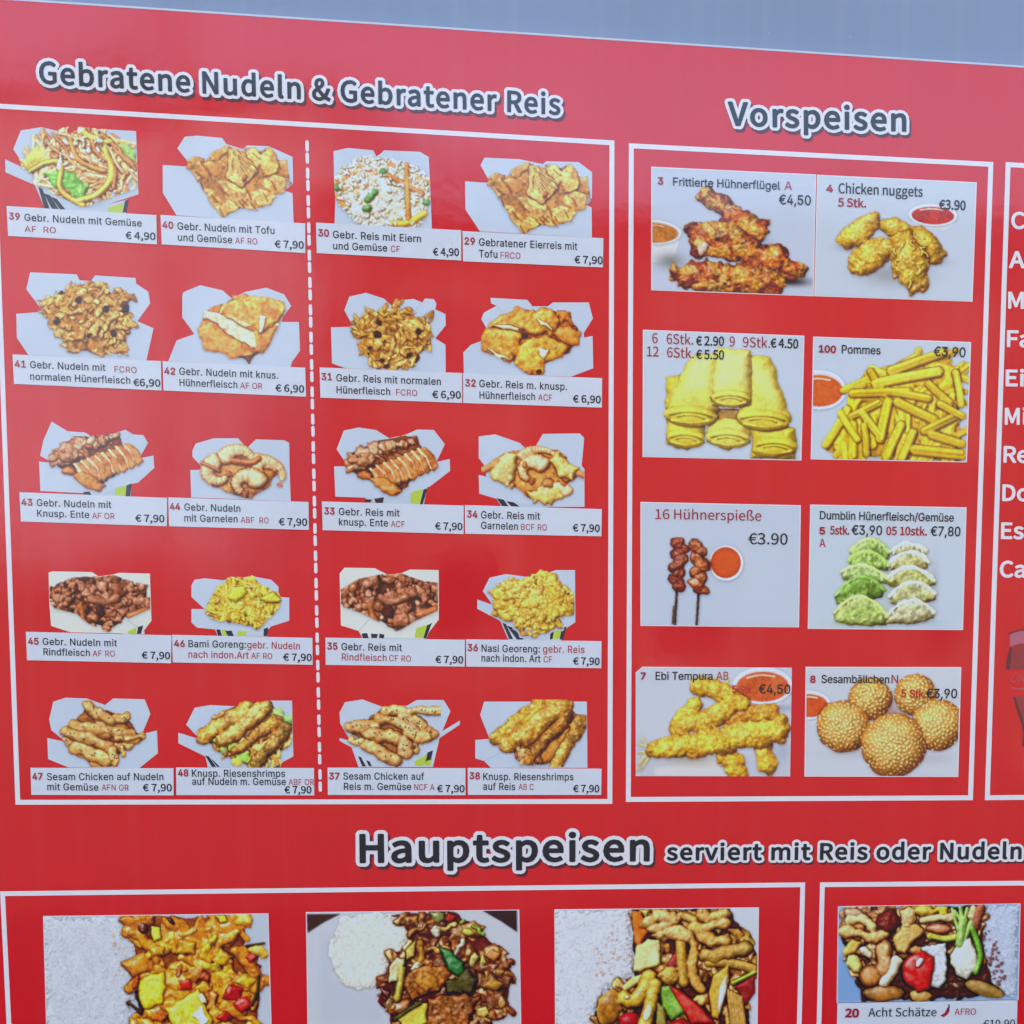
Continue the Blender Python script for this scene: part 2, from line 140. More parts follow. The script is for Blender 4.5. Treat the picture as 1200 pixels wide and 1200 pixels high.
 ':': [76, '38,106 45,108 51,112 55,118 56,126 55,133 51,139 45,143 38,145 31,143 25,139 21,133 20,126 21,118 25,112 31,108|38,-4 45,-2 51,2 55,8 56,15 55,23 51,29 45,33 38,34 31,33 25,29 21,23 20,15 21,8 25,2 31,-2'],
 'A': [166, '1,0 26,0 46,61 119,61 138,0 165,0 97,200 69,200|52,81 62,112 82,180 83,180 103,112 113,81'],
 'B': [179, '28,0 91,0 122,4 146,15 161,33 167,59 164,77 156,91 143,101 126,106 126,108 139,114 148,124 154,137 156,151 150,174 136,189 115,197 87,200 28,200|53,115 53,180 83,180 104,178 119,173 128,163 131,148 128,134 119,124 104,117 82,115|53,20 53,95 88,95 111,93 128,87 139,76 142,59 138,42 128,30 111,23 88,20'],
 'C': [174, '103,-4 121,-2 137,4 152,13 164,25 150,41 140,32 130,25 117,20 104,19 78,24 59,41 46,67 42,101 46,134 59,160 79,176 105,181 117,180 128,176 146,163 159,179 149,188 137,196 122,202 105,204 69,196 41,176 23,143 16,100 22,56 41,24 68,3'],
 'D': [188, '28,0 79,0 119,7 148,27 166,58 172,101 166,143 148,174 118,193 77,200 28,200|53,21 53,180 75,180 106,174 128,159 141,134 146,101 141,67 128,42 106,26 75,21'],
 'E': [161, '28,0 146,0 146,22 53,22 53,94 129,94 129,116 53,116 53,179 143,179 143,200 28,200'],
 'F': [151, '28,0 53,0 53,90 129,90 129,111 53,111 53,179 143,179 143,200 28,200'],
 'G': [188, '106,-4 125,-2 142,3 157,10 168,20 168,104 102,104 102,83 145,83 145,30 138,25 119,19 109,19 80,24 59,41 46,67 42,101 46,134 60,160 81,176 108,181 122,180 134,176 151,163 165,179 155,188 142,196 127,201 108,204 71,196 42,176 23,143 16,100 23,56 41,24 70,3'],
 'H': [199, '28,0 53,0 53,94 146,94 146,0 171,0 171,200 146,200 146,116 53,116 53,200 28,200'],
 'I': [80, '28,0 53,0 53,200 28,200'],
 'J': [146, '65,-4 90,1 107,15 117,34 120,59 120,200 94,200 94,61 92,42 86,28 76,21 62,19 52,20 43,24 35,31 28,41 10,28 20,14 32,5 47,-2'],
 'K': [176, '28,0 53,0 53,63 87,104 147,0 175,0 103,124 166,200 137,200 53,100 53,200 28,200'],
 'L': [148, '28,0 140,0 140,22 53,22 53,200 28,200'],
 'M': [222, '28,0 50,0 50,125 47,170 48,170 102,20 119,20 173,170 174,170 171,111 171,0 194,0 194,200 164,200 112,51 111,51 58,200 28,200'],
 'N': [197, '28,0 51,0 51,121 48,168 49,168 71,126 144,0 170,0 170,200 146,200 146,80 149,33 148,33 126,74 53,200 28,200'],
 'O': [202, '101,-4 136,4 163,25 180,57 187,101 180,144 163,176 136,196 101,204 67,196 40,176 22,144 16,101 22,57 40,25 67,4|101,19 77,24 58,41 46,67 42,101 46,134 58,160 77,176 101,181 126,176 144,160 156,134 161,101 156,67 144,41 126,24'],
 'P': [173, '28,0 53,0 53,80 86,80 116,83 139,95 154,114 159,141 154,169 139,187 115,197 85,200 28,200|53,100 53,180 81,180 104,178 121,171 131,160 134,141 131,123 122,110 105,103 82,100'],
 'Q': [202, '101,17 77,23 58,40 46,66 42,101 46,134 58,160 77,176 101,181 126,176 144,160 156,134 161,101 156,66 144,40 126,23|162,-50 179,-49 191,-46 186,-26 171,-29 150,-28 136,-22 124,-14 116,-2 145,9 167,30 182,61 187,101 180,144 163,176 136,196 101,204 67,196 40,176 22,144 16,101 21,61 36,29 59,8 89,-3 100,-22 116,-37 137,-47'],
 'R': [173, '53,105 53,180 86,180 107,178 122,172 132,161 135,144 132,127 122,115 107,107 86,105|137,0 166,0 115,88 133,95 148,107 157,123 160,144 155,170 140,188 118,197 90,200 28,200 28,0 53,0 53,85 89,85'],
 'S': [163, '83,-4 111,1 133,13 146,31 151,53 148,73 139,87 126,98 110,107 70,124 59,131 51,140 48,153 51,165 58,174 70,179 85,181 99,180 111,176 121,171 131,163 144,179 132,189 118,197 103,202 85,204 60,200 40,189 27,172 22,151 26,131 36,117 49,107 63,99 105,81 116,73 123,64 125,51 122,38 114,28 101,21 83,19 68,20 53,25 40,33 28,43 13,26 27,14 44,4 62,-1'],
 'T': [163, '69,0 94,0 94,179 155,179 155,200 8,200 8,179 69,179'],
 'U': [197, '98,-4 127,1 150,15 165,42 170,82 170,200 146,200 146,82 142,52 132,32 117,22 98,19 80,22 65,32 55,52 52,82 52,200 27,200 27,82 32,42 47,15 70,1'],
 'V': [157, '64,0 93,0 157,200 131,200 80,26 79,26 27,200 0,200'],
 'W': [240, '49,0 79,0 109,121 119,166 120,166 130,121 160,0 191,0 232,200 208,200 187,91 176,26 174,26 160,91 132,200 109,200 81,91 67,26 66,26 33,200 7,200'],
 'X': [156, '5,0 31,0 76,86 77,86 124,0 152,0 93,102 148,200 121,200 80,120 79,120 36,200 8,200 63,103'],
 'Y': [145, '60,0 85,0 85,77 145,200 119,200 73,100 72,100 26,200 0,200 60,77'],
 'Z': [165, '14,0 152,0 152,22 45,22 150,185 150,200 23,200 23,179 119,179 14,15'],
 'a': [154, '59,-4 73,-2 97,9 109,18 111,0 132,0 132,91 129,116 120,135 104,148 80,152 63,150 47,146 22,133 32,115 41,121 64,130 76,131 91,128 101,120 106,108 107,94 66,87 38,76 21,60 16,38 19,21 28,7 42,-1|66,17 56,18 48,22 42,29 40,40 44,53 55,64 75,72 107,77 107,36 87,22 77,18'],
 'b': [169, '90,-4 115,2 135,17 149,42 155,76 151,108 140,131 121,147 96,152 83,150 71,146 49,131 50,217 25,217 25,0 45,0 47,15 58,7 69,1|86,17 78,18 69,21 50,33 50,111 70,126 80,130 89,131 108,127 120,116 127,99 129,76 126,52 117,33 103,21'],
 'c': [139, '83,-4 109,1 121,7 132,15 121,32 105,21 96,18 86,17 67,21 53,33 43,51 40,74 43,97 53,115 68,127 86,131 95,130 109,123 116,118 129,135 110,147 99,151 85,152 58,147 35,131 20,107 14,74 19,41 34,17 56,2'],
 'd': [169, '76,-4 88,-2 111,9 121,17 124,0 144,0 144,217 119,217 120,135 111,142 91,151 79,152 54,147 34,131 20,106 14,74 19,41 31,17 50,2|81,17 64,21 51,32 43,50 40,74 43,97 53,115 66,127 83,131 92,130 110,123 119,115 119,38 101,22'],
 'e': [151, '85,-4 112,1 134,11 125,28 108,19 88,16 69,20 53,30 43,47 39,68 139,68 140,82 136,111 124,133 106,147 80,152 56,147 35,131 20,107 14,74 20,41 35,17 57,2|38,86 43,106 53,120 66,129 81,132 97,129 108,120 115,106 118,86'],
 'f': [89, '9,128 29,128 29,0 54,0 54,128 85,128 85,148 54,148 55,184 59,193 66,199 79,201 92,197 97,216 72,221 53,217 40,208 32,192 29,172 29,148 9,147'],
 'g': [154, '75,-68 106,-64 130,-53 145,-37 150,-17 147,-1 137,10 121,16 98,18 57,19 49,23 45,28 43,34 46,45 53,52 69,47 75,47 96,51 113,61 125,77 129,98 126,116 117,129 147,129 147,148 96,148 81,152 75,152 54,148 36,138 24,121 19,99 21,86 25,75 39,58 28,47 24,39 22,31 23,22 30,10 36,6 36,5 26,-2 15,-19 14,-29 18,-46 31,-58 50,-66|75,64 63,66 53,73 46,84 43,99 46,114 53,125 63,131 75,134 87,131 97,125 104,114 106,99 104,84 97,73 87,66|79,-51 60,-49 47,-44 39,-36 36,-25 39,-12 51,0 70,-2 108,-3 118,-6 124,-12 126,-21 122,-32 113,-42 98,-48'],
 'h': [166, '25,0 50,0 50,108 70,124 80,129 91,130 103,128 112,121 117,109 119,91 119,0 144,0 144,94 141,119 133,137 118,148 98,152 84,150 71,145 60,137 49,127 50,217 25,217'],
 'i': [75, '25,0 50,0 50,148 25,148|38,179 44,180 50,183 53,189 54,195 53,202 50,207 44,210 38,211 31,210 26,207 22,202 21,195 22,189 26,183 31,180'],
 'j': [75, '10,-66 28,-63 41,-53 48,-37 50,-17 50,148 25,148 25,-29 22,-38 16,-44 3,-46 -7,-43 -12,-62 3,-66|38,179 44,180 50,183 53,189 54,195 53,202 50,207 44,210 38,211 31,210 26,207 22,202 21,195 22,189 26,183 31,180'],
 'k': [151, '25,0 50,0 50,39 77,71 121,0 148,0 92,88 141,148 114,148 51,70 50,70 50,217 25,217'],
 'l': [77, '51,-4 66,-1 62,18 57,17 52,20 50,28 50,217 25,217 25,29 27,15 31,5 39,-1'],
 'm': [253, '25,0 50,0 50,108 70,125 79,129 87,130 100,128 108,121 113,109 115,91 115,0 140,0 140,108 159,125 168,129 177,130 189,128 198,121 203,109 205,91 205,0 229,0 229,94 227,119 218,137 204,148 185,152 172,150 159,144 147,135 136,124 130,135 121,144 110,150 95,152 82,150 70,145 59,137 48,127 46,148 25,148'],
 'n': [166, '25,0 50,0 50,108 70,124 80,129 91,130 103,128 112,121 117,109 119,91 119,0 144,0 144,94 141,119 133,137 118,148 98,152 84,150 71,145 59,137 48,127 46,148 25,148'],
 'o': [165, '83,-4 109,2 131,17 146,41 151,74 146,107 131,131 109,147 83,152 57,147 35,131 20,107 14,74 20,41 35,17 57,2|83,17 65,21 52,33 43,51 40,74 43,97 52,115 65,127 83,131 100,127 114,115 123,97 126,74 123,51 114,33 100,21'],
 'p': [169, '25,-62 50,-62 49,14 60,6 70,1 90,-4 115,2 135,17 149,42 155,76 151,108 140,131 121,147 96,152 83,150 71,146 48,131 46,148 25,148|86,17 78,18 69,21 50,33 50,111 71,126 80,130 89,131 108,127 120,116 127,99 129,76 126,52 117,33 103,21'],
 'q': [169, '119,-62 144,-62 144,148 124,148 122,134 102,147 91,151 79,152 54,147 34,131 20,106 14,74 19,41 31,17 50,2 76,-4 88,-2 100,2 111,9 120,17|81,17 64,21 51,32 43,50 40,74 43,97 53,115 66,127 83,131 92,130 110,123 119,115 119,38 101,22'],
 'r': [106, '25,0 50,0 50,95 58,111 68,122 78,128 87,130 102,127 106,149 95,152 79,150 67,144 57,134 49,121 48,121 46,148 25,148'],
 's': [128, '64,-4 87,0 104,9 114,23 118,40 114,58 103,70 89,79 50,95 43,102 41,111 42,119 47,126 56,131 68,133 78,132 94,125 102,120 114,135 104,142 94,147 81,151 68,152 46,149 30,140 20,126 17,110 21,94 31,82 45,73 72,62 83,56 91,49 94,39 92,30 87,23 78,18 65,16 52,17 31,26 21,34 9,17 20,9 34,2 48,-2'],
 't': [103, '71,-4 86,-2 99,2 94,21 81,17 66,19 59,24 55,33 54,45 54,128 95,128 95,148 54,148 54,190 34,190 31,148 7,147 7,128 29,128 29,46 32,26 39,10 52,0'],
 'u': [166, '68,-4 83,-2 95,4 107,12 118,23 120,0 141,0 141,148 116,148 116,43 106,32 96,24 87,19 76,18 63,20 55,27 50,40 48,57 48,148 23,148 23,54 26,29 34,11 48,0'],
 'v': [142, '57,0 86,0 139,148 114,148 72,20 71,20 29,148 4,148'],
 'w': [219, '49,0 77,0 109,123 110,123 120,80 141,0 172,0 212,148 188,148 166,62 157,21 156,21 122,148 98,148 65,21 64,21 55,62 33,148 7,148'],
 'x': [136, '4,0 30,0 65,61 67,61 105,0 132,0 83,75 128,148 102,148 71,91 69,91 55,116 35,148 8,148 53,77'],
 'y': [142, '28,-64 47,-60 62,-49 74,-33 83,-13 139,148 114,148 88,66 76,24 74,24 29,148 4,148 63,0 60,-11 54,-24 47,-34 38,-41 20,-43 15,-41 10,-61 23,-64'],
 'z': [130, '10,0 122,0 122,20 41,20 119,135 119,148 18,148 18,128 88,128 10,13'],
 'Ä': [166, '51,218 57,219 62,222 65,227 66,233 65,239 62,244 57,247 51,248 45,247 41,244 38,239 37,233 38,227 41,222 45,219|114,218 120,219 125,222 128,227 129,233 128,239 125,244 120,247 114,248 108,247 103,244 100,239 99,233 100,227 103,222 108,219|1,0 26,0 46,61 119,61 138,0 165,0 97,200 69,200|52,81 62,112 82,180 83,180 103,112 113,81'],
 'ß': [175, '118,-4 138,0 154,9 163,24 167,41 157,70 137,85 116,97 106,114 111,128 130,156 134,176 131,193 121,207 106,217 85,220 59,216 41,203 29,183 25,157 25,0 50,0 50,153 52,173 59,188 70,197 84,200 95,198 103,192 108,184 110,173 106,157 87,129 83,111 92,87 134,60 143,40 142,31 137,23 128,18 117,16 101,19 93,23 85,29 75,11 95,0 106,-3'],
 'ä': [154, '59,-4 73,-2 97,9 109,18 111,0 132,0 132,91 129,116 120,135 104,148 80,152 63,150 47,146 22,133 32,115 41,121 64,130 76,131 91,128 101,120 106,108 107,94 66,87 38,76 21,60 16,38 19,21 28,7 42,-1|66,17 56,18 48,22 42,29 40,40 44,53 55,64 75,72 107,77 107,36 87,22 77,18|52,179 58,180 66,188 67,194 66,200 63,205 58,208 52,209 46,208 41,205 38,200 37,194 38,188 46,180|111,179 117,180 125,188 126,194 125,200 122,205 117,208 111,209 105,208 100,205 95,194 97,188 105,180'],
 'ö': [165, '83,-4 109,2 131,17 146,41 151,74 146,107 131,131 109,147 83,152 57,147 35,131 20,107 14,74 20,41 35,17 57,2|83,17 65,21 52,33 43,51 40,74 43,97 52,115 65,127 83,131 100,127 114,115 123,97 126,74 123,51 114,33 100,21|53,179 59,180 67,188 68,194 67,200 64,205 59,208 53,209 47,208 43,205 38,194 40,188 47,180|112,179 118,180 126,188 127,194 126,200 123,205 118,208 112,209 106,208 101,205 98,200 97,194 98,188 106,180'],
 'ü': [166, '68,-4 83,-2 95,4 107,12 118,23 120,0 141,0 141,148 116,148 116,43 106,32 96,24 87,19 76,18 63,20 55,27 50,40 48,57 48,148 23,148 23,54 26,29 34,11 48,0|53,179 59,180 67,188 68,194 67,200 64,205 59,208 53,209 47,208 39,200 38,194 39,188 47,180|112,179 118,180 126,188 127,194 126,200 123,205 118,208 112,209 106,208 101,205 98,200 97,194 98,188 106,180'],
 '€': [151, '7,107 25,107 25,86 7,85 7,71 27,71 35,40 51,16 72,2 97,-4 113,-2 127,4 139,13 150,25 135,38 127,29 118,22 109,18 99,17 82,20 68,31 58,49 52,71 118,71 118,86 50,86 50,107 130,107 130,122 52,122 58,145 68,163 82,174 101,178 110,177 125,168 132,160 147,174 138,184 127,191 115,196 101,198 74,193 52,178 36,154 26,122 7,120']}}
# ---------------------------------------------------------------- printed food pictures: a small numpy painter
import numpy as np, math
def _noise(n, corr, seed):
    r = np.random.RandomState(seed).standard_normal((n, n))
    f = np.fft.fftfreq(n)
    g = np.exp(-(f[:, None]**2 + f[None, :]**2) * (math.pi*corr)**2 * 2)
    a = np.real(np.fft.ifft2(np.fft.fft2(r) * g))
    return (a / a.std()).astype(np.float32)
NS = 768
NZ = {c: _noise(NS, c, 11 + i) for i, c in enumerate((1.1, 2.2, 4.5, 9, 20))}
def box_blur(a, r):
    for ax in (0, 1):
        p = np.pad(a, [(r+1, r) if i == ax else (0, 0) for i in (0, 1)], mode='edge')
        c = np.cumsum(p, axis=ax, dtype=np.float64)
        n = a.shape[ax]
        a = ((np.take(c, range(2*r+1, 2*r+1+n), ax) - np.take(c, range(0, n), ax)) / (2*r+1))
    return a
def inside(px, py, poly):
    m = np.zeros(px.shape, bool); n = len(poly)
    for i in range(n):
        x1, y1 = poly[i]; x2, y2 = poly[(i+1) % n]
        if y1 == y2: continue
        c = ((y1 > py) != (y2 > py)) & (px < (x2-x1)*(py-y1)/(y2-y1) + x1)
        m ^= c
    return m
BUMP = .62
RS = 0.44                                        # raster step in photo pixels
class Pic:
    def __init__(s, frame, box, seed=1, clip=None, bg=None):
        s.fr = frame; s.k = frame[2]/RS; s.box = box
        s.W = int(math.ceil((box[2]-box[0])*s.k/2)*2); s.H = int(math.ceil((box[3]-box[1])*s.k/2)*2)
        s.x = box[0] + (np.arange(s.W)+.5)/s.k; s.y = box[1] + (np.arange(s.H)+.5)/s.k
        s.h = np.zeros((s.H, s.W)) - 50.; s.c = np.ones((s.H, s.W, 3)); s.g = np.zeros((s.H, s.W))
        s.m = np.zeros((s.H, s.W), bool)
        s.R = np.random.RandomState(seed); s.clip = None; s.full = bg is not None
        X, Y = np.meshgrid(s.x, s.y)
        if clip: s.clip = inside(X, Y, clip)
        if bg is not None:
            s.h[:] = 0
            s.c[:] = np.array(bg)/255.
            s.m[:] = True
        s.X, s.Y = X, Y
        s.ao = (.055, .028); s.amb = .48; s.sat = 1.1; s.gain = 1.12; s.shadow = .3; s.carton = None; s.contrast = 1.0
    def nz(s, c, sl, off=None):
        o = s.R.randint(0, 700, 2) if off is None else off
        h = sl[0].stop - sl[0].start; w = sl[1].stop - sl[1].start
        return NZ[c][np.ix_((np.arange(h)+o[0]) % NS, (np.arange(w)+o[1]) % NS)]
    def sl(s, x0, y0, x1, y1, pad=0):
        a = int((x0-pad-s.box[0])*s.k); b = int((x1+pad-s.box[0])*s.k)+1
        c = int((y0-pad-s.box[1])*s.k); d = int((y1+pad-s.box[1])*s.k)+1
        a, b, c, d = max(a, 0), min(b, s.W), max(c, 0), min(d, s.H)
        if a >= b or c >= d: return None
        return (slice(c, d), slice(a, b))
    def put(s, sl, mask, h, col, g=.25, var=.08, col2=None, mix=0., edge=None, r=None, spots=None):
        m = mask & (h > s.h[sl])
        if s.clip is not None: m &= s.clip[sl]
        if not m.any(): return
        c = np.ones(m.shape + (3,)) * (np.array(col)/255.)
        if col2 is not None:
            t = np.clip(.5 + .6*s.nz(4.5, sl) + (mix-.5)*2, 0, 1)[..., None]
            c = c*(1-t) + np.array(col2)/255.*t
        if edge is not None and r is not None:
            t = np.clip((r-.55)/.45, 0, 1)[..., None]**1.5
            c = c*(1-t) + np.array(edge)/255.*t
        if spots is not None:
            sc, th, am, cn = spots
            t = (np.clip((s.nz(cn, sl)-th)*3, 0, 1)*am)[..., None]
            c = c*(1-t) + np.array(sc)/255.*t
        c = c * (1 + var*s.nz(2.2, sl)*.6 + var*s.nz(9, sl)*.6)[..., None]
        s.h[sl][m] = h[m]; s.c[sl][m] = c[m]; s.g[sl][m] = g; s.m[sl][m] = True
    def blob(s, x, y, rx, ry, ang=0, z=0, col=(200, 150, 90), rel=.8, lump=.12, bump=.0, pw=.5, **k):
        R = max(rx, ry)*1.25; sl = s.sl(x-R, y-R, x+R, y+R)
        if sl is None: return
        X, Y = s.X[sl]-x, s.Y[sl]-y; c_, s_ = math.cos(ang), math.sin(ang)
        u = (X*c_+Y*s_)/rx; v = (-X*s_+Y*c_)/ry
        r = np.sqrt(u*u+v*v)
        if lump: r = r*(1+lump*s.nz(9, sl)*.7+lump*s.nz(4.5, sl)*.45)
        q = np.clip(1-r*r, 0, 1)**pw
        h = z + min(rx, ry)*rel*q
        if bump: h = h + BUMP*bump*(s.nz(2.2, sl)*.5+s.nz(4.5, sl)*.7)
        s.put(sl, r < 1, h, col, r=r, **k)
    def tube(s, pts, w, z=0, col=(200, 150, 90), rel=.8, zs=None, taper=0, bump=0, wob=0, smooth=True, flat=.5, **k):
        P = np.array(pts, float)
        if smooth and len(P) > 2:
            for _ in range(2):
                Q = [P[0]]
                for a, b in zip(P[:-1], P[1:]): Q += [a*.75+b*.25, a*.25+b*.75]
                P = np.array(Q+[P[-1]])
        sl = s.sl(P[:, 0].min(), P[:, 1].min(), P[:, 0].max(), P[:, 1].max(), w*1.4)
        if sl is None: return
        X, Y = s.X[sl], s.Y[sl]
        D = np.full(X.shape, 1e9); T = np.zeros(X.shape)
        n = len(P)-1
        for i in range(n):
            a, b = P[i], P[i+1]; d = b-a; L = (d**2).sum()+1e-9
            t = np.clip(((X-a[0])*d[0]+(Y-a[1])*d[1])/L, 0, 1)
            e = np.hypot(X-a[0]-t*d[0], Y-a[1]-t*d[1])
            m = e < D; D[m] = e[m]; T[m] = ((i+t)/n)[m]
        ww = w*(1-taper*T) if taper else w
        if wob: ww = ww*(1+wob*s.nz(9, sl)*.6+wob*.4*s.nz(4.5, sl))
        r = D/ww
        h = z + w*rel*np.clip(1-r*r, 0, 1)**flat
        if zs is not None: h = h + zs*T
        if bump: h = h + BUMP*bump*(s.nz(2.2, sl)*.5+s.nz(4.5, sl)*.7)
        s.put(sl, r < 1, h, col, r=r, **k)
    def poly(s, pts, z=0, col=(200, 150, 90), rnd=6, rel=.8, tilt=(0, 0), bump=0, warp=0, **k):
        P = np.array(pts, float)
        sl = s.sl(P[:, 0].min(), P[:, 1].min(), P[:, 0].max(), P[:, 1].max(), warp*2+1)
        if sl is None: return
        X, Y = s.X[sl], s.Y[sl]
        if warp: X = X+warp*s.nz(9, sl)*.6+warp*.3*s.nz(4.5, sl); Y = Y+warp*s.nz(9, sl)*.6+warp*.3*s.nz(4.5, sl)
        m = inside(X, Y, pts)
        D = np.full(X.shape, 1e9)
        for a, b in zip(P, np.roll(P, -1, 0)):
            d = b-a; L = (d**2).sum()+1e-9
            t = np.clip(((X-a[0])*d[0]+(Y-a[1])*d[1])/L, 0, 1)
            D = np.minimum(D, np.hypot(X-a[0]-t*d[0], Y-a[1]-t*d[1]))
        q = 1-np.clip(D/rnd, 0, 1)
        cx, cy = P.mean(0)
        h = z + rnd*rel*np.sqrt(np.clip(1-q*q, 0, 1)) + tilt[0]*(X-cx) + tilt[1]*(Y-cy)
        if bump: h = h + BUMP*bump*(s.nz(2.2, sl)*.5+s.nz(4.5, sl)*.7)
        s.put(sl, m, h, col, r=q, **k)
    def disc(s, x, y, rx, ry, col, ang=0, soft=0, z=None, **k):      # flat paint
        s.blob(x, y, rx, ry, ang, z=(0 if z is None else z), col=col, rel=.0001, lump=0, **k)
    def paint(s, pts, col, a=1., soft=1):                            # tint without height, printed picture tone
        t = inside(s.X, s.Y, pts).astype(float)
        if soft > 0: t = box_blur(box_blur(t, soft), soft)
        t = (t*a)[..., None]
        s.c[:] = s.c*(1-t) + np.array(col)/255.*t
    def flow(s, x, y):
        i = int(np.clip((y-s.box[1])*s.k, 0, s.H-1)); j = int(np.clip((x-s.box[0])*s.k, 0, s.W-1))
        cx, cy = (s.box[0]+s.box[2])/2, (s.box[1]+s.box[3])/2
        return math.atan2(y-cy, x-cx)+1.57+1.1*NZ[20][(i+31) % NS, (j+77) % NS]+s.R.normal(0, .28)
    def pts_in(s, poly, n):
        P = np.array(poly, float); out = []
        while len(out) < n:
            q = s.R.uniform(P.min(0), P.max(0), (n*3, 2))
            m = inside(q[:, 0], q[:, 1], poly); out += [tuple(v) for v in q[m]]
        return out[:n]
    def pick(s, cols):
        c = np.array(cols[s.R.randint(len(cols))], float)
        return tuple(np.clip(c*s.R.uniform(.9, 1.08), 0, 255))
    def render(s):
        s.h0 = np.where(s.m, s.h, 0) if s.full else np.where(s.m, s.h, s.h[s.m].min() if s.m.any() else 0)
        H = s.h0
        k = s.k
        # soft photographic shading: broad form first, fine relief only lightly
        solid = s.m & (s.h > .55) if s.full else s.m
        Hf = np.where(solid, H, np.nan)
        wgt = solid.astype(float)
        def nb(a, r):
            w = box_blur(wgt, r); return box_blur(np.where(solid, a, 0)*1., r)/np.maximum(w, 1e-3)
        Hn = np.where(solid, H, nb(H, 3))
        Hs = box_blur(Hn, 1)
        def grad(a, lim):
            gy, gx = np.gradient(a*k); return np.clip(gx, -lim, lim), np.clip(gy, -lim, lim)
        g1x, g1y = grad(Hs, 1.25); g2x, g2y = grad(Hn, 1.1); g3x, g3y = grad(box_blur(Hn, 4), 1.0)
        gx = .45*g1x+.25*g2x+.45*g3x; gy = .45*g1y+.25*g2y+.45*g3y
        nn = np.sqrt(gx*gx+gy*gy+1)
        L = np.array((-.36, -.5, .79)); L /= np.linalg.norm(L)
        flat = L[2]
        d = np.clip((-gx*L[0]-gy*L[1]+L[2])/nn, 0, 1)
        hv = L+np.array((0, 0, 1.)); hv /= np.linalg.norm(hv)
        sp = np.clip((-gx*hv[0]-gy*hv[1]+hv[2])/nn, 0, 1)
        full_sl = (slice(0, s.H), slice(0, s.W))
        sp = sp**20*np.clip(.75+.35*s.nz(4.5, full_sl), 0, 1.5)
        ao = np.exp(-s.ao[0]*np.clip(box_blur(Hn, 2)-H, 0, 26))*np.exp(-s.ao[1]*np.clip(box_blur(Hn, 7)-H, 0, 34))
        ao = np.where(solid, np.maximum(ao, .2), 1)
        d = np.where(solid, d, flat)
        shade = np.clip((s.amb+(1-s.amb)*d/flat)*ao, .04, 1.4)*np.where(solid, s.gain, 1)
        # darker tones turn warm and saturated, as in a food photograph
        dark = np.minimum(shade, 1)
        c = s.c*np.stack([shade*dark**-.12, shade*dark**.12, shade*dark**.42], -1)
        c = c*(1+.022*np.where(solid, s.nz(1.1, full_sl), 0))[..., None]
        g = np.where(solid, s.g*sp, 0)[..., None]
        c = c + g*(np.array((1., .97, .9))-c)*.75
        if s.full:                                      # soft contact shadow towards the lower right
            off = max(2, int(5*k*.35)); sh = np.roll(np.roll(solid.astype(float), off, 0), off//2, 1); sh[:off] = 0; sh[:, :off//2+1] = 0
            sh = box_blur(box_blur(sh, 4), 4)
            c = np.where(solid[..., None], c, c*(1-s.shadow*sh[..., None]*np.array((1, .97, .88))))
        mu = c.mean(-1, keepdims=True); c = mu+(c-mu)*np.where(solid, s.sat, 1)[..., None]
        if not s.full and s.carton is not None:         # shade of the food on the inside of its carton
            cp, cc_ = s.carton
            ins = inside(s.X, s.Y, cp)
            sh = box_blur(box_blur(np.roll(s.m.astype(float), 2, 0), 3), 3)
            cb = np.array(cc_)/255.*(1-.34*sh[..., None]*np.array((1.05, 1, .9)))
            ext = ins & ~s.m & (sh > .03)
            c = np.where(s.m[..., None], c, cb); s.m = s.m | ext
        c = np.clip(c, 0, 1)
        # slight softness of the printed photograph
        cs = np.stack([box_blur(c[..., i], 1) for i in range(3)], -1)
        c = c*.55+cs*.45 if s.full else c
        # downsample 2x
        f = lambda a: (a[0::2, 0::2]+a[1::2, 0::2]+a[0::2, 1::2]+a[1::2, 1::2])/4
        m = f(s.m.astype(float))
        cm = np.where(s.m[..., None], c, 0)
        cc = np.stack([f(cm[..., i]) for i in range(3)], -1)/np.maximum(m, .01)[..., None]
        xs = (s.x[0::2]+s.x[1::2])/2; ys = (s.y[0::2]+s.y[1::2])/2
        s.out = (xs, ys, cc, m)
        return s.out
# ---------------------------------------------------------------- what each printed picture shows (zoom coordinates of its own frame)
FR = {'A': (0, 130, .3), 'B': (360, 130, .3), 'C': (0, 300, .3), 'D': (360, 320, .3), 'E': (0, 480, .3), 'F': (360, 480, .3),
      'G': (0, 650, .3), 'H': (360, 650, .31667), 'I': (0, 800, .30833), 'J': (360, 800, .31667),
      'K1': (740, 180, .35), 'K2': (740, 370, .35), 'K3': (740, 570, .35), 'K4': (740, 760, .35),
      'L1': (1040, 160, 1/3), 'L2': (1040, 560, 1/3), 'M': (400, 940, 1/3), 'N': (760, 940, .36667),
      'O': (0, 1040, .275), 'P': (340, 1040, .25), 'Q': (630, 1040, .25833), 'R': (920, 1020, .23333), 'Z': (0, 0, 1.),
      'T': (0, 60, .28333), 'U': (330, 60, .29167), 'V': (840, 100, .2), 'X': (1150, 720, 1/6)}
def bbox(P, pad=4):
    return (min(p[0] for p in P)-pad, min(p[1] for p in P)-pad, max(p[0] for p in P)+pad, max(p[1] for p in P)+pad)
def wig(R, a, b, n=3, amp=10):
    a = np.array(a, float); b = np.array(b, float); d = b-a; L = math.hypot(*d)+1e-6; nrm = np.array((-d[1], d[0]))/L
    return [a] + [a+d*(i/(n+1.)) + nrm*R.uniform(-amp, amp) for i in range(1, n+1)] + [b]
def heap(p, P, col, z=-12, warp=6):
    a = np.array(P, float); m = a.mean(0); P = [tuple(m+(q-m)*.93) for q in a]
    p.poly(P, z=z, col=tuple(v*1.25 for v in col), rnd=40, rel=.5, warp=warp, var=.15)
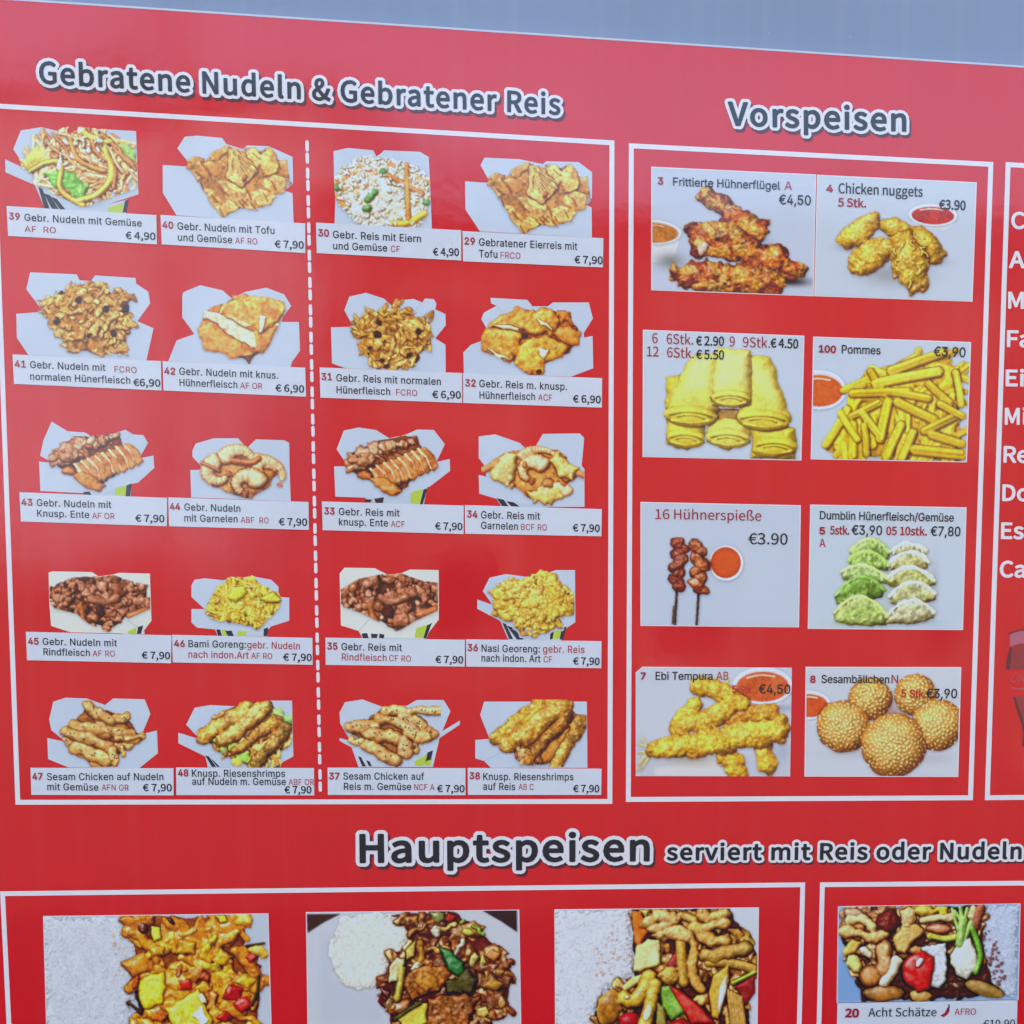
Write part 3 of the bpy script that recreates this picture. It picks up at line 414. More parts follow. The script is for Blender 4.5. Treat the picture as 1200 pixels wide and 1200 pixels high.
def dome(P):
    a = np.array(P, float); c = a.mean(0); r = (a.max(0)-a.min(0))/2
    return lambda x, y: 22*max(0, 1-((x-c[0])/r[0])**2-((y-c[1])/r[1])**2)
def noodles(p, P, n, w, L, cols, amp=12, g=.3, lift=3, bias=0.):
    f = dome(P); q = p.pts_in(P, n)
    for i, (x, y) in enumerate(q):
        a = p.flow(x, y)
        l = L*p.R.uniform(.6, 1.3)/2
        pt = wig(p.R, (x-math.cos(a)*l, y-math.sin(a)*l), (x+math.cos(a)*l, y+math.sin(a)*l), 3, amp)
        p.tube(pt, w*p.R.uniform(.75, 1.25), z=f(x, y)+lift*i/n*3, col=p.pick(cols), g=g, rel=.9, zs=p.R.uniform(-3, 3))
def craggy(p, P, n, r, cols, edge=(60, 30, 20), g=.25, lump=.35, bump=1.2, rel=.8, el=(.5, 1.), lift=8, spots=None):
    f = dome(P)
    for i, (x, y) in enumerate(p.pts_in(P, n)):
        s_ = r*p.R.uniform(.65, 1.25)
        p.blob(x, y, s_, s_*p.R.uniform(*el), p.R.uniform(0, 3.14), z=f(x, y)*.8+p.R.uniform(0, lift), col=p.pick(cols), col2=p.pick(cols), mix=.5,
               lump=lump, bump=bump, rel=rel, g=g, edge=edge, var=.12, spots=spots)
def shift(P, dx, dy, s=1.): return [(x*s+dx, y*s+dy) for x, y in P]

def d_noodle_veg(p, P):
    heap(p, P, (170, 115, 70))
    noodles(p, P, 230, 5.5, 120, [(222, 160, 110), (236, 200, 140), (206, 130, 90), (240, 222, 186), (228, 180, 120), (238, 214, 170)], 18)
    p.poly([(85, 200), (145, 135), (185, 165), (200, 195), (150, 220), (110, 232)], z=14, col=(205, 185, 95), rnd=25, rel=.4, bump=1.5, warp=5, col2=(170, 170, 80))
    p.poly([(450, 130), (500, 130), (530, 160), (528, 200), (480, 170)], z=20, col=(150, 185, 110), rnd=18, rel=.4, bump=1.)
    for a, b, w, c in [((205, 85), (300, 215), 6, (214, 140, 100)), ((190, 130), (330, 230), 6, (222, 170, 130)), ((230, 90), (380, 120), 6, (232, 190, 150)),
                       ((400, 95), (520, 210), 7, (214, 140, 90)), ((380, 100), (480, 240), 6, (236, 200, 160)), ((440, 130), (530, 230), 6, (210, 140, 96)),
                       ((300, 110), (290, 230), 8, (232, 200, 130)), ((330, 85), (430, 120), 11, (220, 190, 110))]:
        p.tube(wig(p.R, a, b, 3, 16), w, z=30+p.R.uniform(0, 6), col=c, g=.4)
    p.poly([(172, 235), (225, 222), (300, 240), (342, 292), (330, 338), (275, 330), (205, 285)], z=26, col=(112, 172, 78), rnd=26, rel=.35, bump=2.2, warp=6, col2=(160, 205, 110), g=.3)
    p.tube([(120, 235), (180, 200), (240, 195), (240, 240), (228, 300), (262, 335), (325, 368)], 10, z=40, col=(222, 190, 90), g=.5, rel=1)
    p.tube([(410, 150), (442, 230), (425, 290), (372, 335), (310, 350)], 12, z=42, col=(228, 195, 95), g=.5, rel=1)
    p.tube([(275, 110), (295, 190), (370, 225), (410, 235)], 9, z=44, col=(225, 150, 85), g=.5, rel=1)
    p.tube([(360, 120), (375, 170), (455, 215), (445, 300)], 8, z=44, col=(210, 130, 80), g=.5, rel=1)
    p.blob(235, 205, 10, 26, .1, z=46, col=(235, 230, 215), lump=.2)
    for x, y in p.pts_in([(220, 105), (420, 110), (400, 230), (260, 210)], 22): p.blob(x, y, 12, 6, p.R.uniform(0, 3), z=44, col=(235, 225, 210), lump=.3)
def d_tofu(p, P):
    heap(p, P, (140, 92, 48), z=-8)
    C = [(212, 158, 84), (222, 170, 96), (204, 148, 76), (226, 178, 106)]
    def s_(pts, z, tilt=(0, 0)):
        p.poly(pts, z=z, col=p.pick(C), col2=(184, 120, 62), mix=.35, rnd=7, rel=.7, tilt=tilt, bump=1.0, warp=5, g=.3, var=.12, edge=(150, 88, 42), spots=((228, 192, 130), .6, .5, 2.2))
    s_([(735, 195), (800, 180), (800, 255), (772, 280), (735, 225)], 0)
    s_([(800, 205), (850, 180), (890, 215), (880, 265), (790, 270)], 4, (.05, -.1))
    s_([(820, 165), (890, 130), (905, 150), (850, 200), (825, 195)], 12)
    s_([(1060, 190), (1125, 195), (1130, 260), (1080, 250)], 2)
    s_([(780, 285), (850, 275), (935, 385), (870, 418), (835, 380)], 6, (.05, .05))
    s_([(850, 275), (890, 262), (960, 340), (945, 388), (915, 370)], 9)
    s_([(880, 260), (960, 300), (970, 370), (925, 360)], 12, (-.06, 0))
    s_([(965, 320), (1030, 300), (1085, 340), (1060, 370), (955, 385)], 10)
    s_([(1015, 280), (1075, 245), (1130, 265), (1105, 325), (1060, 325)], 12, (.1, .0))
    s_([(1010, 180), (1050, 140), (1080, 170), (1085, 235), (1030, 262)], 16)
    s_([(950, 150), (1000, 150), (1025, 180), (1010, 235)], 16)
    s_([(895, 150), (955, 160), (1018, 240), (945, 305), (880, 262)], 22, (-.05, .05))
    for i in range(14):
        a = (p.R.uniform(900, 925), p.R.uniform(150, 175)); b = (a[0]+p.R.uniform(-20, 90), a[1]+p.R.uniform(50, 110))
        p.tube([a, b], 3, z=31, col=(215, 170, 105), g=.5, smooth=False)
    for i in range(26):
        x, y = p.pts_in(P, 1)[0]; a = p.R.uniform(.6, 1.3)
        p.tube([(x, y), (x+math.cos(a)*38, y+math.sin(a)*38)], 1.6, z=p.R.uniform(12, 27), col=(160, 100, 50), g=0, rel=.4, smooth=False)
    p.blob(955, 262, 9, 14, .4, z=32, col=(150, 90, 45), lump=.2)
def d_rice_veg(p, P):
    p.ao = (.045, .02); p.amb = .6
    heap(p, P, (176, 168, 155), z=-4)
    def rice(n, z):
        for x, y in p.pts_in(P, n): p.blob(x, y, 10, 5, p.R.uniform(0, 3.14), z=z+p.R.uniform(0, 9), col=p.pick([(238, 232, 218), (228, 218, 200), (245, 240, 230)]), lump=.1, g=.3)
    rice(500, 4)
    for a, b, w in [((110, 280), (200, 235), 8), ((120, 310), (235, 290), 7), ((115, 330), (150, 380), 9), ((200, 215), (270, 245), 7), ((430, 300), (478, 335), 7), ((430, 260), (478, 285), 7), ((320, 205), (350, 225), 9)]:
        p.tube([a, b], w, z=14, col=(218, 140, 82), col2=(230, 175, 100), smooth=False, g=.4, flat=.3)
    rice(420, 10)
    p.tube([(315, 250), (380, 285), (450, 325)], 8, z=26, col=(222, 138, 92), g=.4, flat=.3)
    p.tube([(388, 210), (392, 300), (395, 420)], 9, z=30, col=(226, 145, 80), g=.4, flat=.3)
    p.tube([(335, 440), (400, 440), (460, 400)], 12, z=24, col=(232, 180, 80), g=.4)
    for x, y in [(262, 320), (237, 347), (240, 378), (228, 382), (465, 358), (115, 300), (296, 240), (250, 335)]:
        p.blob(x, y, 15, 14, z=26, col=(92, 138, 88), rel=.9, lump=.08, g=.5)
    for x, y in p.pts_in(P, 25): p.blob(x, y, 10, 6, p.R.uniform(0, 3), z=18, col=p.pick([(200, 150, 110), (215, 190, 150), (180, 150, 120)]), lump=.3)
    rice(90, 24)
def shard(p, x, y, L, W, a, z, col, col2, edge, **k):
    """thin curled slice: an uneven leaf-like outline, tilted"""
    n = 9; q = []
    for i in range(n):
        t = i/n*2*math.pi; r = p.R.uniform(.62, 1.05)
        u, v = L*math.cos(t)*r, W*math.sin(t)*r+L*.22*math.cos(t)**2
        q.append((x+u*math.cos(a)-v*math.sin(a), y+u*math.sin(a)+v*math.cos(a)))
    p.poly(q, z=z, col=col, col2=col2, mix=.4, rnd=W*.5, rel=.6, warp=5, bump=1.1, tilt=(p.R.uniform(-.3, .3), p.R.uniform(-.3, .3)), edge=edge, **k)
def d_brown(p, P):
    p.gain = 1.12; p.ao = (.06, .03)
    heap(p, P, (140, 92, 46), z=-8)
    C = [(200, 148, 82), (214, 166, 98), (188, 132, 68), (174, 116, 58), (222, 180, 114)]
    f = dome(P)
    for i, (x, y) in enumerate(p.pts_in(P, 210)):
        shard(p, x, y, p.R.uniform(22, 44), p.R.uniform(9, 19), p.flow(x, y)+p.R.normal(0, .6), f(x, y)*.8+p.R.uniform(-6, 9), p.pick(C), p.pick(C), (132, 84, 40), g=.35, var=.14)
    for x, y in p.pts_in(P, 8): p.blob(x, y, 11, 7, p.R.uniform(0, 3), z=34, col=(56, 30, 22), lump=.4, rel=.2, g=.05)
def d_crispy_slabs(p, P):
    heap(p, P, (170, 95, 45), z=-16)
    O = (214, 146, 78)
    def slab(pts, z, col=O, **k): p.poly(pts, z=z, col=col, col2=(196, 116, 58), mix=.35, rnd=14, rel=.6, bump=1.1, warp=5, g=.35, var=.1, **k)
    slab([(765, 280), (830, 262), (850, 310), (800, 330), (780, 312)], 0)
    slab([(780, 305), (860, 290), (985, 370), (990, 400), (900, 395), (795, 365)], 8, (216, 140, 70), tilt=(0, .05))
    p.poly([(795, 215), (855, 222), (850, 262), (790, 245)], z=8, col=(230, 205, 180), rnd=6, bump=1, warp=4)
    slab([(905, 155), (960, 148), (990, 170), (930, 195)], 12)
    p.poly([(850, 225), (1000, 290), (1010, 360), (985, 365), (858, 282)], z=12, col=(236, 214, 184), rnd=8, bump=1.2, warp=4, col2=(222, 180, 140), mix=.35)
    slab([(870, 190), (950, 160), (1010, 265), (1000, 300), (860, 232)], 20, (222, 160, 88), tilt=(-.03, -.02))
    slab([(990, 290), (1040, 260), (1085, 270), (1060, 340), (1025, 385), (1000, 380)], 14)
    p.poly([(1065, 245), (1110, 225), (1080, 300), (1035, 340)], z=10, col=(235, 215, 190), rnd=6, warp=3)
    slab([(945, 165), (1030, 150), (1105, 180), (1118, 215), (1070, 270), (1030, 300), (985, 270)], 26, (222, 166, 86), tilt=(.03, 0))
    p.poly([(945, 392), (1000, 378), (972, 422)], z=14, col=(90, 50, 30), rnd=8, warp=2)
    p.poly([(880, 235), (925, 240), (990, 275), (960, 280)], z=30, col=(232, 200, 150), rnd=6, rel=.4, warp=3)
    p.poly([(1018, 232), (1045, 238), (1030, 300), (1012, 300)], z=42, col=(240, 222, 190), rnd=5, rel=.3, warp=4)
def d_crispy_chunks(p, P):
    heap(p, P, (150, 84, 40), z=-16)
    for pts, z, c in [([(715, 200), (790, 150), (880, 140), (900, 200), (830, 235), (720, 215)], 6, (222, 168, 84)),
                      ([(680, 262), (700, 220), (780, 220), (840, 245), (830, 300), (800, 345), (720, 320), (682, 295)], 14, (222, 160, 78)),
                      ([(980, 150), (1035, 155), (1045, 195), (985, 205)], 8, (214, 130, 70)),
                      ([(975, 215), (1030, 195), (1078, 225), (1072, 280), (1010, 275), (970, 250)], 16, (218, 146, 74)),
                      ([(880, 150), (960, 135), (990, 190), (960, 240), (880, 240), (830, 225)], 18, (222, 160, 80)),
                      ([(820, 290), (870, 250), (960, 250), (1020, 285), (1000, 325), (930, 345), (905, 395), (850, 395), (812, 350)], 22, (224, 170, 78))]:
        p.poly(pts, z=z, col=c, col2=(204, 120, 58), mix=.3, rnd=26, rel=.55, bump=1.5, warp=8, g=.4, var=.1, edge=(190, 104, 50))
    for pts in [[(722, 198), (830, 215), (835, 232), (760, 222)], [(690, 285), (760, 318), (800, 338), (755, 335)], [(905, 290), (945, 300), (930, 335), (912, 320)], [(885, 175), (940, 200), (955, 225), (910, 205)]]:
        p.poly(pts, z=44, col=(238, 214, 176), rnd=5, rel=.3, warp=4)
    for x, y in [(848, 245), (905, 385)]: p.blob(x, y, 10, 8, 0, z=46, col=(70, 32, 30), rel=.2)
def d_duck(p, P, dx=0, dy=0):
    S = lambda q: [(x+dx, y+dy) for x, y in q]
    heap(p, P, (95, 52, 35), z=-16)
    craggy(p, S([(200, 180), (240, 155), (300, 120), (325, 140), (300, 190), (240, 215), (210, 200)]), 46, 18, [(178, 120, 90), (196, 144, 112), (150, 92, 66), (205, 165, 140)], edge=(110, 60, 42), bump=1.8)
    craggy(p, S([(285, 120), (400, 115), (455, 102), (450, 115), (400, 140), (330, 145)]), 40, 14, [(178, 120, 90), (196, 144, 112), (150, 92, 66), (210, 170, 148)], edge=(110, 60, 42), bump=1.8)
    craggy(p, S([(320, 160), (400, 160), (420, 190), (330, 200)]), 12, 16, [(160, 100, 70), (140, 80, 55)], edge=(100, 50, 30))
    # the fanned slices: brown skin on a pale cut face
    n = 8
    for i in range(n):
        t = i/(n-1.)
        x = 520-t*190; y = 185+t*78; L = 62+t*8
        # back to front
        pts = [(x-44, y-52), (x-14, y-58), (x+20, y-28), (x+38, y+L*.35), (x+22, y+L*.62), (x+4, y+L*.4), (x-16, y-8)]
        z = 8+i*5
        p.poly(S(pts), z=z, col=(196, 128, 76), col2=(166, 92, 52), mix=.4, rnd=10, rel=.8, bump=.8, warp=3, g=.45, edge=(140, 74, 40))
        q = [(x-46, y-50), (x-36, y-55), (x-8, y-24), (x+10, y+22), (x+14, y+L*.55), (x+4, y+L*.5), (x-10, y+8), (x-28, y-24)]
        p.poly(S(q), z=z+8.5, col=(226, 186, 150), col2=(206, 156, 118), rnd=5, rel=.4, warp=2, bump=.5, g=.2)
    p.poly(S([(285, 255), (320, 235), (370, 262), (418, 300), (390, 325), (350, 312), (310, 285)]), z=50, col=(200, 128, 72), col2=(172, 96, 50), rnd=18, rel=.6, bump=1.2, warp=5, g=.5, edge=(150, 80, 40))
    p.blob(270+dx, 240+dy, 30, 18, .1, z=30, col=(196, 118, 74), lump=.2, bump=1, g=.5, edge=(130, 66, 40))
def shrimp(p, cx, cy, r, a0, a1, w, z, col=(228, 168, 112), n=8):
    w = w*.98; r = r*.82
    pts = [(cx+r*math.cos(a0+(a1-a0)*t), cy+r*.85*math.sin(a0+(a1-a0)*t)) for t in np.linspace(0, 1, n)]
    p.tube(pts, w, z=z, col=col, col2=(238, 212, 172), mix=.5, taper=.62, rel=.95, bump=.7, wob=.1, g=.6, edge=(218, 120, 70))
    for t in np.linspace(.08, .9, 7):                      # rings across the shell
        a = a0+(a1-a0)*t; ww = w*(1-.55*t)
        c, s_ = math.cos(a), math.sin(a); x, y = cx+r*c, cy+r*.85*s_
        p.tube([(x-c*ww*.85, y-s_*ww*.85), (x+c*ww*.85, y+s_*ww*.85)], 3.2, z=z+ww*.80, col=(222, 140, 92), rel=.3, smooth=False, g=.2)
def prawn(p, cx, cy, r, a0, a1, w, z, sq=.82, c1=(234, 184, 130), c2=(240, 208, 166)):
    """a peeled cooked prawn: fat curled body that thins to a small fan tail, orange bands across a pale flesh"""
    n = 11; P = [(cx+r*math.cos(a0+(a1-a0)*t), cy+r*sq*math.sin(a0+(a1-a0)*t)) for t in np.linspace(0, 1, n)]
    for i, t in enumerate(np.linspace(0, 1, 16)):           # overlapping shell segments
        a = a0+(a1-a0)*t; x, y = cx+r*math.cos(a), cy+r*sq*math.sin(a); ww = w*(1-.62*t)
        tg = math.atan2(sq*math.cos(a), -math.sin(a))
        p.blob(x, y, ww*.62, ww, tg, z=z+ww*.1+(15-i)*.25, col=c1 if i % 2 else c2, col2=c2, mix=.5, rel=.8, lump=.05, bump=.35, g=.55, edge=(222, 128, 76), var=.07)
    a = a1+(.16 if a1 > a0 else -.16); x, y = cx+r*math.cos(a), cy+r*sq*math.sin(a); tg = math.atan2(sq*math.cos(a), -math.sin(a))
    for d in (-.45, .0, .45):
        p.poly([(x, y), (x+math.cos(tg+d-.2)*w*.7*(1 if a1 > a0 else -1), y+math.sin(tg+d-.2)*w*.7*(1 if a1 > a0 else -1)), (x+math.cos(tg+d+.2)*w*.7*(1 if a1 > a0 else -1), y+math.sin(tg+d+.2)*w*.7*(1 if a1 > a0 else -1))], z=z+6, col=(214, 112, 74), rnd=4, rel=.5, g=.3)
def d_shrimp44(p, P):
    p.gain = 1.04
    heap(p, P, (184, 124, 72), z=-14)
    prawn(p, 1020, 262, 84, -1.75, .15, 34, 2, .7)
    prawn(p, 930, 205, 58, 3.4, 6.3, 34, 8)
    prawn(p, 1040, 235, 36, 2.6, 5.9, 24, 14)
    prawn(p, 852, 240, 42, 4.4, .8, 36, 22, .95)
    prawn(p, 968, 292, 44, 6.0, 2.3, 38, 34, .8)
    p.tube([(915, 200), (985, 210), (1010, 192)], 11, z=30, col=(216, 126, 82), g=.5, bump=.4)
    p.tube([(785, 207), (832, 225), (856, 240)], 5, z=52, col=(226, 136, 96), g=.4)
def d_shrimp34(p, P):
    p.gain = 1.04
    heap(p, P, (176, 116, 66), z=-14)
    p.tube([(690, 235), (750, 208), (800, 178)], 15, z=2, col=(222, 150, 98), bump=.5, g=.4, wob=.2)
    prawn(p, 905, 196, 72, 3.5, 5.9, 22, 10, .55, (226, 150, 100), (236, 190, 144))
    p.poly([(745, 175), (790, 152), (840, 170), (822, 225), (790, 290), (735, 278), (728, 225)], z=14, col=(224, 194, 126), col2=(238, 218, 170), rnd=26, rel=.6, bump=.7, warp=10, g=.5, edge=(204, 150, 84))
    prawn(p, 885, 240, 44, 5.6, 2.2, 34, 20, .85)
    p.poly([(945, 188), (985, 168), (1060, 235), (1040, 278), (985, 262)], z=22, col=(232, 204, 126), col2=(240, 220, 170), rnd=22, rel=.6, bump=.7, warp=7, g=.5, edge=(208, 160, 84))
    p.tube([(1030, 235), (1082, 258)], 13, z=14, col=(226, 146, 96), g=.4)
    prawn(p, 960, 330, 60, 6.0, 3.6, 26, 22, .5, (226, 160, 104))
    p.poly([(855, 322), (930, 305), (1005, 305), (1000, 340), (930, 374), (880, 356)], z=26, col=(230, 196, 116), rnd=20, rel=.6, bump=.7, warp=8, g=.5, edge=(200, 140, 76))
    for x, y in [(800, 300), (1000, 290), (850, 215), (940, 290)]: p.blob(x, y, 15, 9, p.R.uniform(0, 3), z=36, col=(206, 130, 80), lump=.3, g=.4)
def d_beef(p, P):
    heap(p, P, (66, 32, 26), z=-16)
    craggy(p, P, 190, 18, [(158, 96, 74), (176, 116, 92), (136, 78, 60), (118, 66, 52), (190, 134, 110)], edge=(66, 32, 24), g=.5, bump=2.0, lump=.4, lift=14)
    a = np.array(P, float); x1, y1 = a.max(0); x0, y0 = a.min(0); w = x1-x0; h = y1-y0
    p.tube([(x0+w*.42, y0+h*.42), (x0+w*.55, y0+h*.5), (x0+w*.66, y0+h*.4)], 13, z=40, col=(160, 104, 84), bump=1.2, wob=.2, g=.4)
    p.tube([(x0+w*.30, y0+h*.55), (x0+w*.33, y0+h*.72), (x0+w*.35, y0+h*.85)], 12, z=36, col=(180, 108, 72), bump=1.2, wob=.3, g=.4)
    p.tube([(x0+w*.8, y0+h*.72), (x0+w*.97, y0+h*.62)], 13, z=36, col=(178, 100, 66), bump=1, wob=.2, g=.4)
    p.blob(x0+w*.5, y0+h*.62, 22, 16, 1, z=44, col=(60, 30, 30), lump=.3, rel=.3)
def d_bami(p, P):
    heap(p, P, (150, 110, 40), z=-14)
    p.clip = inside(p.X+5*NZ[9][:p.H, :p.W], p.Y+5*NZ[9][100:100+p.H, :p.W], [tuple(np.array(P).mean(0)+(np.array(q)-np.array(P).mean(0))*1.04) for q in P])
    noodles(p, P, 520, 4.6, 90, [(222, 188, 84), (210, 168, 66), (232, 204, 112), (200, 150, 60), (226, 196, 90)], 16, g=.4)
    p.poly([(905, 130), (950, 120), (970, 150), (930, 190), (895, 175)], z=40, col=(206, 200, 80), rnd=18, rel=.4, bump=1.2, warp=5, g=.3)
    p.poly([(1020, 170), (1075, 150), (1095, 180), (1045, 190)], z=40, col=(214, 196, 84), rnd=14, rel=.4, bump=1, warp=5)
    for x, y in p.pts_in(P, 9): p.blob(x, y, 9, 5, p.R.uniform(0, 3), z=36, col=p.pick([(190, 140, 90), (130, 120, 50), (230, 180, 140)]), lump=.3)
def d_nasi(p, P):
    heap(p, P, (170, 125, 50), z=-14)
    craggy(p, P, 110, 26, [(214, 176, 84), (222, 188, 96), (204, 160, 70), (196, 148, 62)], edge=(176, 126, 52), g=.25, bump=1.6, lump=.35, rel=.6, lift=6, spots=((232, 206, 130), .6, .5, 2.2))
    f = dome(P)
    for x, y in p.pts_in(P, 330): p.blob(x, y, 8, 4, p.R.uniform(0, 3.14), z=f(x, y)*.8+p.R.uniform(6, 16), col=p.pick([(226, 192, 100), (214, 172, 80), (234, 208, 128)]), lump=.1, g=.3)
    for x, y in p.pts_in(P, 7): p.blob(x, y, 11, 7, p.R.uniform(0, 3), z=28, col=p.pick([(200, 190, 110), (190, 130, 80)]), lump=.3)
def stick(p, a, b, w, z, col=(206, 150, 92), amp=6, seeds=True):
    p.tube(wig(p.R, a, b, 3, amp), w, z=z, col=col, col2=(224, 180, 128), mix=.4, wob=.22, bump=1.4, rel=.8, g=.45, edge=(166, 104, 56), var=.1)
    if seeds:
        for _ in range(5):
            t = p.R.uniform(.1, .9); x = a[0]+(b[0]-a[0])*t+p.R.uniform(-w, w)*.4; y = a[1]+(b[1]-a[1])*t+p.R.uniform(-w, w)*.4
            p.blob(x, y, 3.5, 2.2, p.R.uniform(0, 3), z=z+w*.85, col=(60, 40, 30), rel=.4, lump=0)
def d_sesame47(p, P):
    heap(p, P, (110, 66, 36), z=-16)
    for a, b, w, z in [((250, 215), (275, 245), 14, 0), ((385, 150), (470, 180), 20, 6), ((500, 215), (540, 200), 14, 4), ((440, 250), (500, 235), 16, 6), ((280, 155), (400, 190), 22, 12), ((450, 205), (520, 215), 18, 14), ((370, 180), (500, 190), 22, 16),
                       ((335, 88), (420, 145), 24, 26), ((430, 150), (485, 130), 18, 20), ((250, 185), (410, 240), 24, 30), ((290, 245), (410, 300), 24, 22), ((425, 260), (440, 305), 20, 34), ((300, 270), (380, 310), 18, 10)]:
        stick(p, a, b, w, z, p.pick([(208, 150, 94), (214, 160, 106), (198, 136, 78)]))
    for a, b in [((465, 245), (470, 275)), ((480, 210), (545, 205))]: stick(p, a, b, 9, 30, (190, 140, 86), seeds=False)
def d_sesame37(p, P):
    heap(p, P, (110, 70, 44), z=-16)
    for a, b, w, z in [((165, 210), (210, 222), 14, 0), ((380, 105), (500, 105), 16, 10), ((290, 105), (360, 110), 18, 6), ((160, 165), (250, 160), 22, 12), ((270, 135), (330, 140), 20, 14), ((350, 125), (400, 150), 18, 12), ((400, 140), (430, 165), 18, 14), ((430, 180), (465, 190), 18, 12),
                       ((235, 190), (330, 200), 26, 26), ((340, 150), (400, 180), 18, 20), ((380, 190), (440, 205), 24, 18), ((220, 230), (330, 290), 24, 22), ((355, 215), (365, 255), 24, 34), ((400, 230), (400, 250), 14, 8), ((300, 285), (330, 295), 14, 10)]:
        stick(p, a, b, w, z, p.pick([(212, 164, 114), (220, 178, 132), (204, 150, 98)]))
def crumbed(p, a, b, w, z, col, col2, amp=5, taper=.2):
    p.tube(wig(p.R, a, b, 3, amp), w, z=z, col=col, col2=col2, mix=.5, wob=.16, bump=2.6, rel=.75, g=.3, edge=(150, 94, 40), var=.18, taper=taper, spots=((232, 200, 140), .7, .45, 1.1))
def d_shrimps48(p, P):
    heap(p, P, (150, 110, 70), z=-16)
    noodles(p, [(850, 230), (960, 250), (1100, 130), (1113, 200), (1050, 300), (900, 300)], 34, 7, 70, [(226, 180, 100), (214, 150, 80), (236, 214, 140)], 12)
    for x, y, c in [(885, 245, (170, 190, 90)), (925, 285, (150, 190, 90)), (900, 300, (222, 190, 90)), (1085, 140, (130, 180, 110)), (1060, 120, (160, 190, 120))]:
        p.blob(x, y, 28, 16, .4, z=24, col=c, lump=.3, bump=1, rel=.3)
    for x, y in p.pts_in([(810, 215), (870, 215), (860, 275), (820, 250)], 16): p.blob(x, y, 12, 8, p.R.uniform(0, 3), z=24, col=p.pick([(220, 200, 170), (150, 170, 90), (180, 120, 90)]), lump=.3)
    crumbed(p, (940, 100), (770, 205), 34, 24, (212, 166, 96), (190, 138, 70)); crumbed(p, (1010, 95), (850, 215), 34, 34, (200, 146, 76), (216, 172, 104))
    crumbed(p, (1045, 150), (890, 262), 26, 42, (182, 128, 66), (158, 104, 50), taper=.4); crumbed(p, (1085, 175), (960, 320), 26, 48, (142, 106, 58), (160, 122, 70), taper=.1)
def d_shrimps38(p, P):
    heap(p, P, (150, 100, 50), z=-16)
    crumbed(p, (860, 90), (700, 205), 36, 10, (216, 164, 76), (196, 138, 56)); crumbed(p, (935, 90), (745, 225), 44, 22, (206, 148, 70), (222, 176, 100))
    crumbed(p, (965, 120), (820, 285), 24, 40, (184, 124, 60), (160, 98, 44)); crumbed(p, (1012, 140), (920, 310), 26, 44, (170, 118, 56), (190, 140, 76), taper=.05)
    for x, y in p.pts_in([(740, 240), (800, 240), (880, 300), (800, 295)], 26): p.blob(x, y, 14, 8, p.R.uniform(0, 3), z=36, col=p.pick([(200, 150, 90), (150, 90, 50), (220, 180, 130)]), lump=.4, bump=1.2)
# ---- framed photographs
def bowl(p, cx, cy, rx, ry, depth, sauce=(196, 84, 56)):
    sauce = tuple(v*.92 for v in sauce)
    p.poly([(cx-rx*1.12, cy), (cx+rx*1.12, cy), (cx+rx*.95, cy+depth*.6), (cx+rx*.6, cy+depth), (cx-rx*.6, cy+depth), (cx-rx*.95, cy+depth*.6)], z=.1, col=(212, 216, 226), rnd=10, rel=.02, warp=0, var=.01, g=0)
    p.blob(cx, cy, rx*1.14, ry*1.2, 0, z=.6, col=(228, 230, 236), rel=.001, lump=0, var=.01, g=0)
    p.blob(cx, cy+1, rx*1.04, ry*1.05, 0, z=1, col=(190, 180, 184), rel=.001, lump=0, var=.01, g=0)
    p.blob(cx, cy+ry*.06, rx, ry*.96, 0, z=1.4, col=sauce, rel=.002, lump=0, var=.06, g=0, col2=tuple(min(255, v*1.12) for v in sauce))
    p.tube([(cx-rx*.6, cy-ry*.5), (cx-rx*.1, cy-ry*.72), (cx+rx*.45, cy-ry*.6)], 2.5, z=2, col=(232, 190, 170), rel=.2, g=0)
def shade_under(p, x, y, rx, ry, a=.4, col=(120, 120, 140), ang=0):
    c_, s_ = math.cos(ang), math.sin(ang)
    u = ((p.X-x)*c_+(p.Y-y)*s_)/rx; v = (-(p.X-x)*s_+(p.Y-y)*c_)/ry
    t = (np.exp(-(u*u+v*v)*1.5)*a)[..., None]
    p.c[:] = p.c*(1-t)+np.array(col)/255.*t
def wing(p, pts, z, w, cols=((190, 104, 48), (150, 62, 34))):
    p.tube(pts, w, z=z, col=cols[0], col2=cols[1], mix=.5, wob=.22, bump=2.6, rel=.7, g=.6, edge=(112, 44, 28), var=.2, spots=((222, 166, 84), .3, .75, 9))
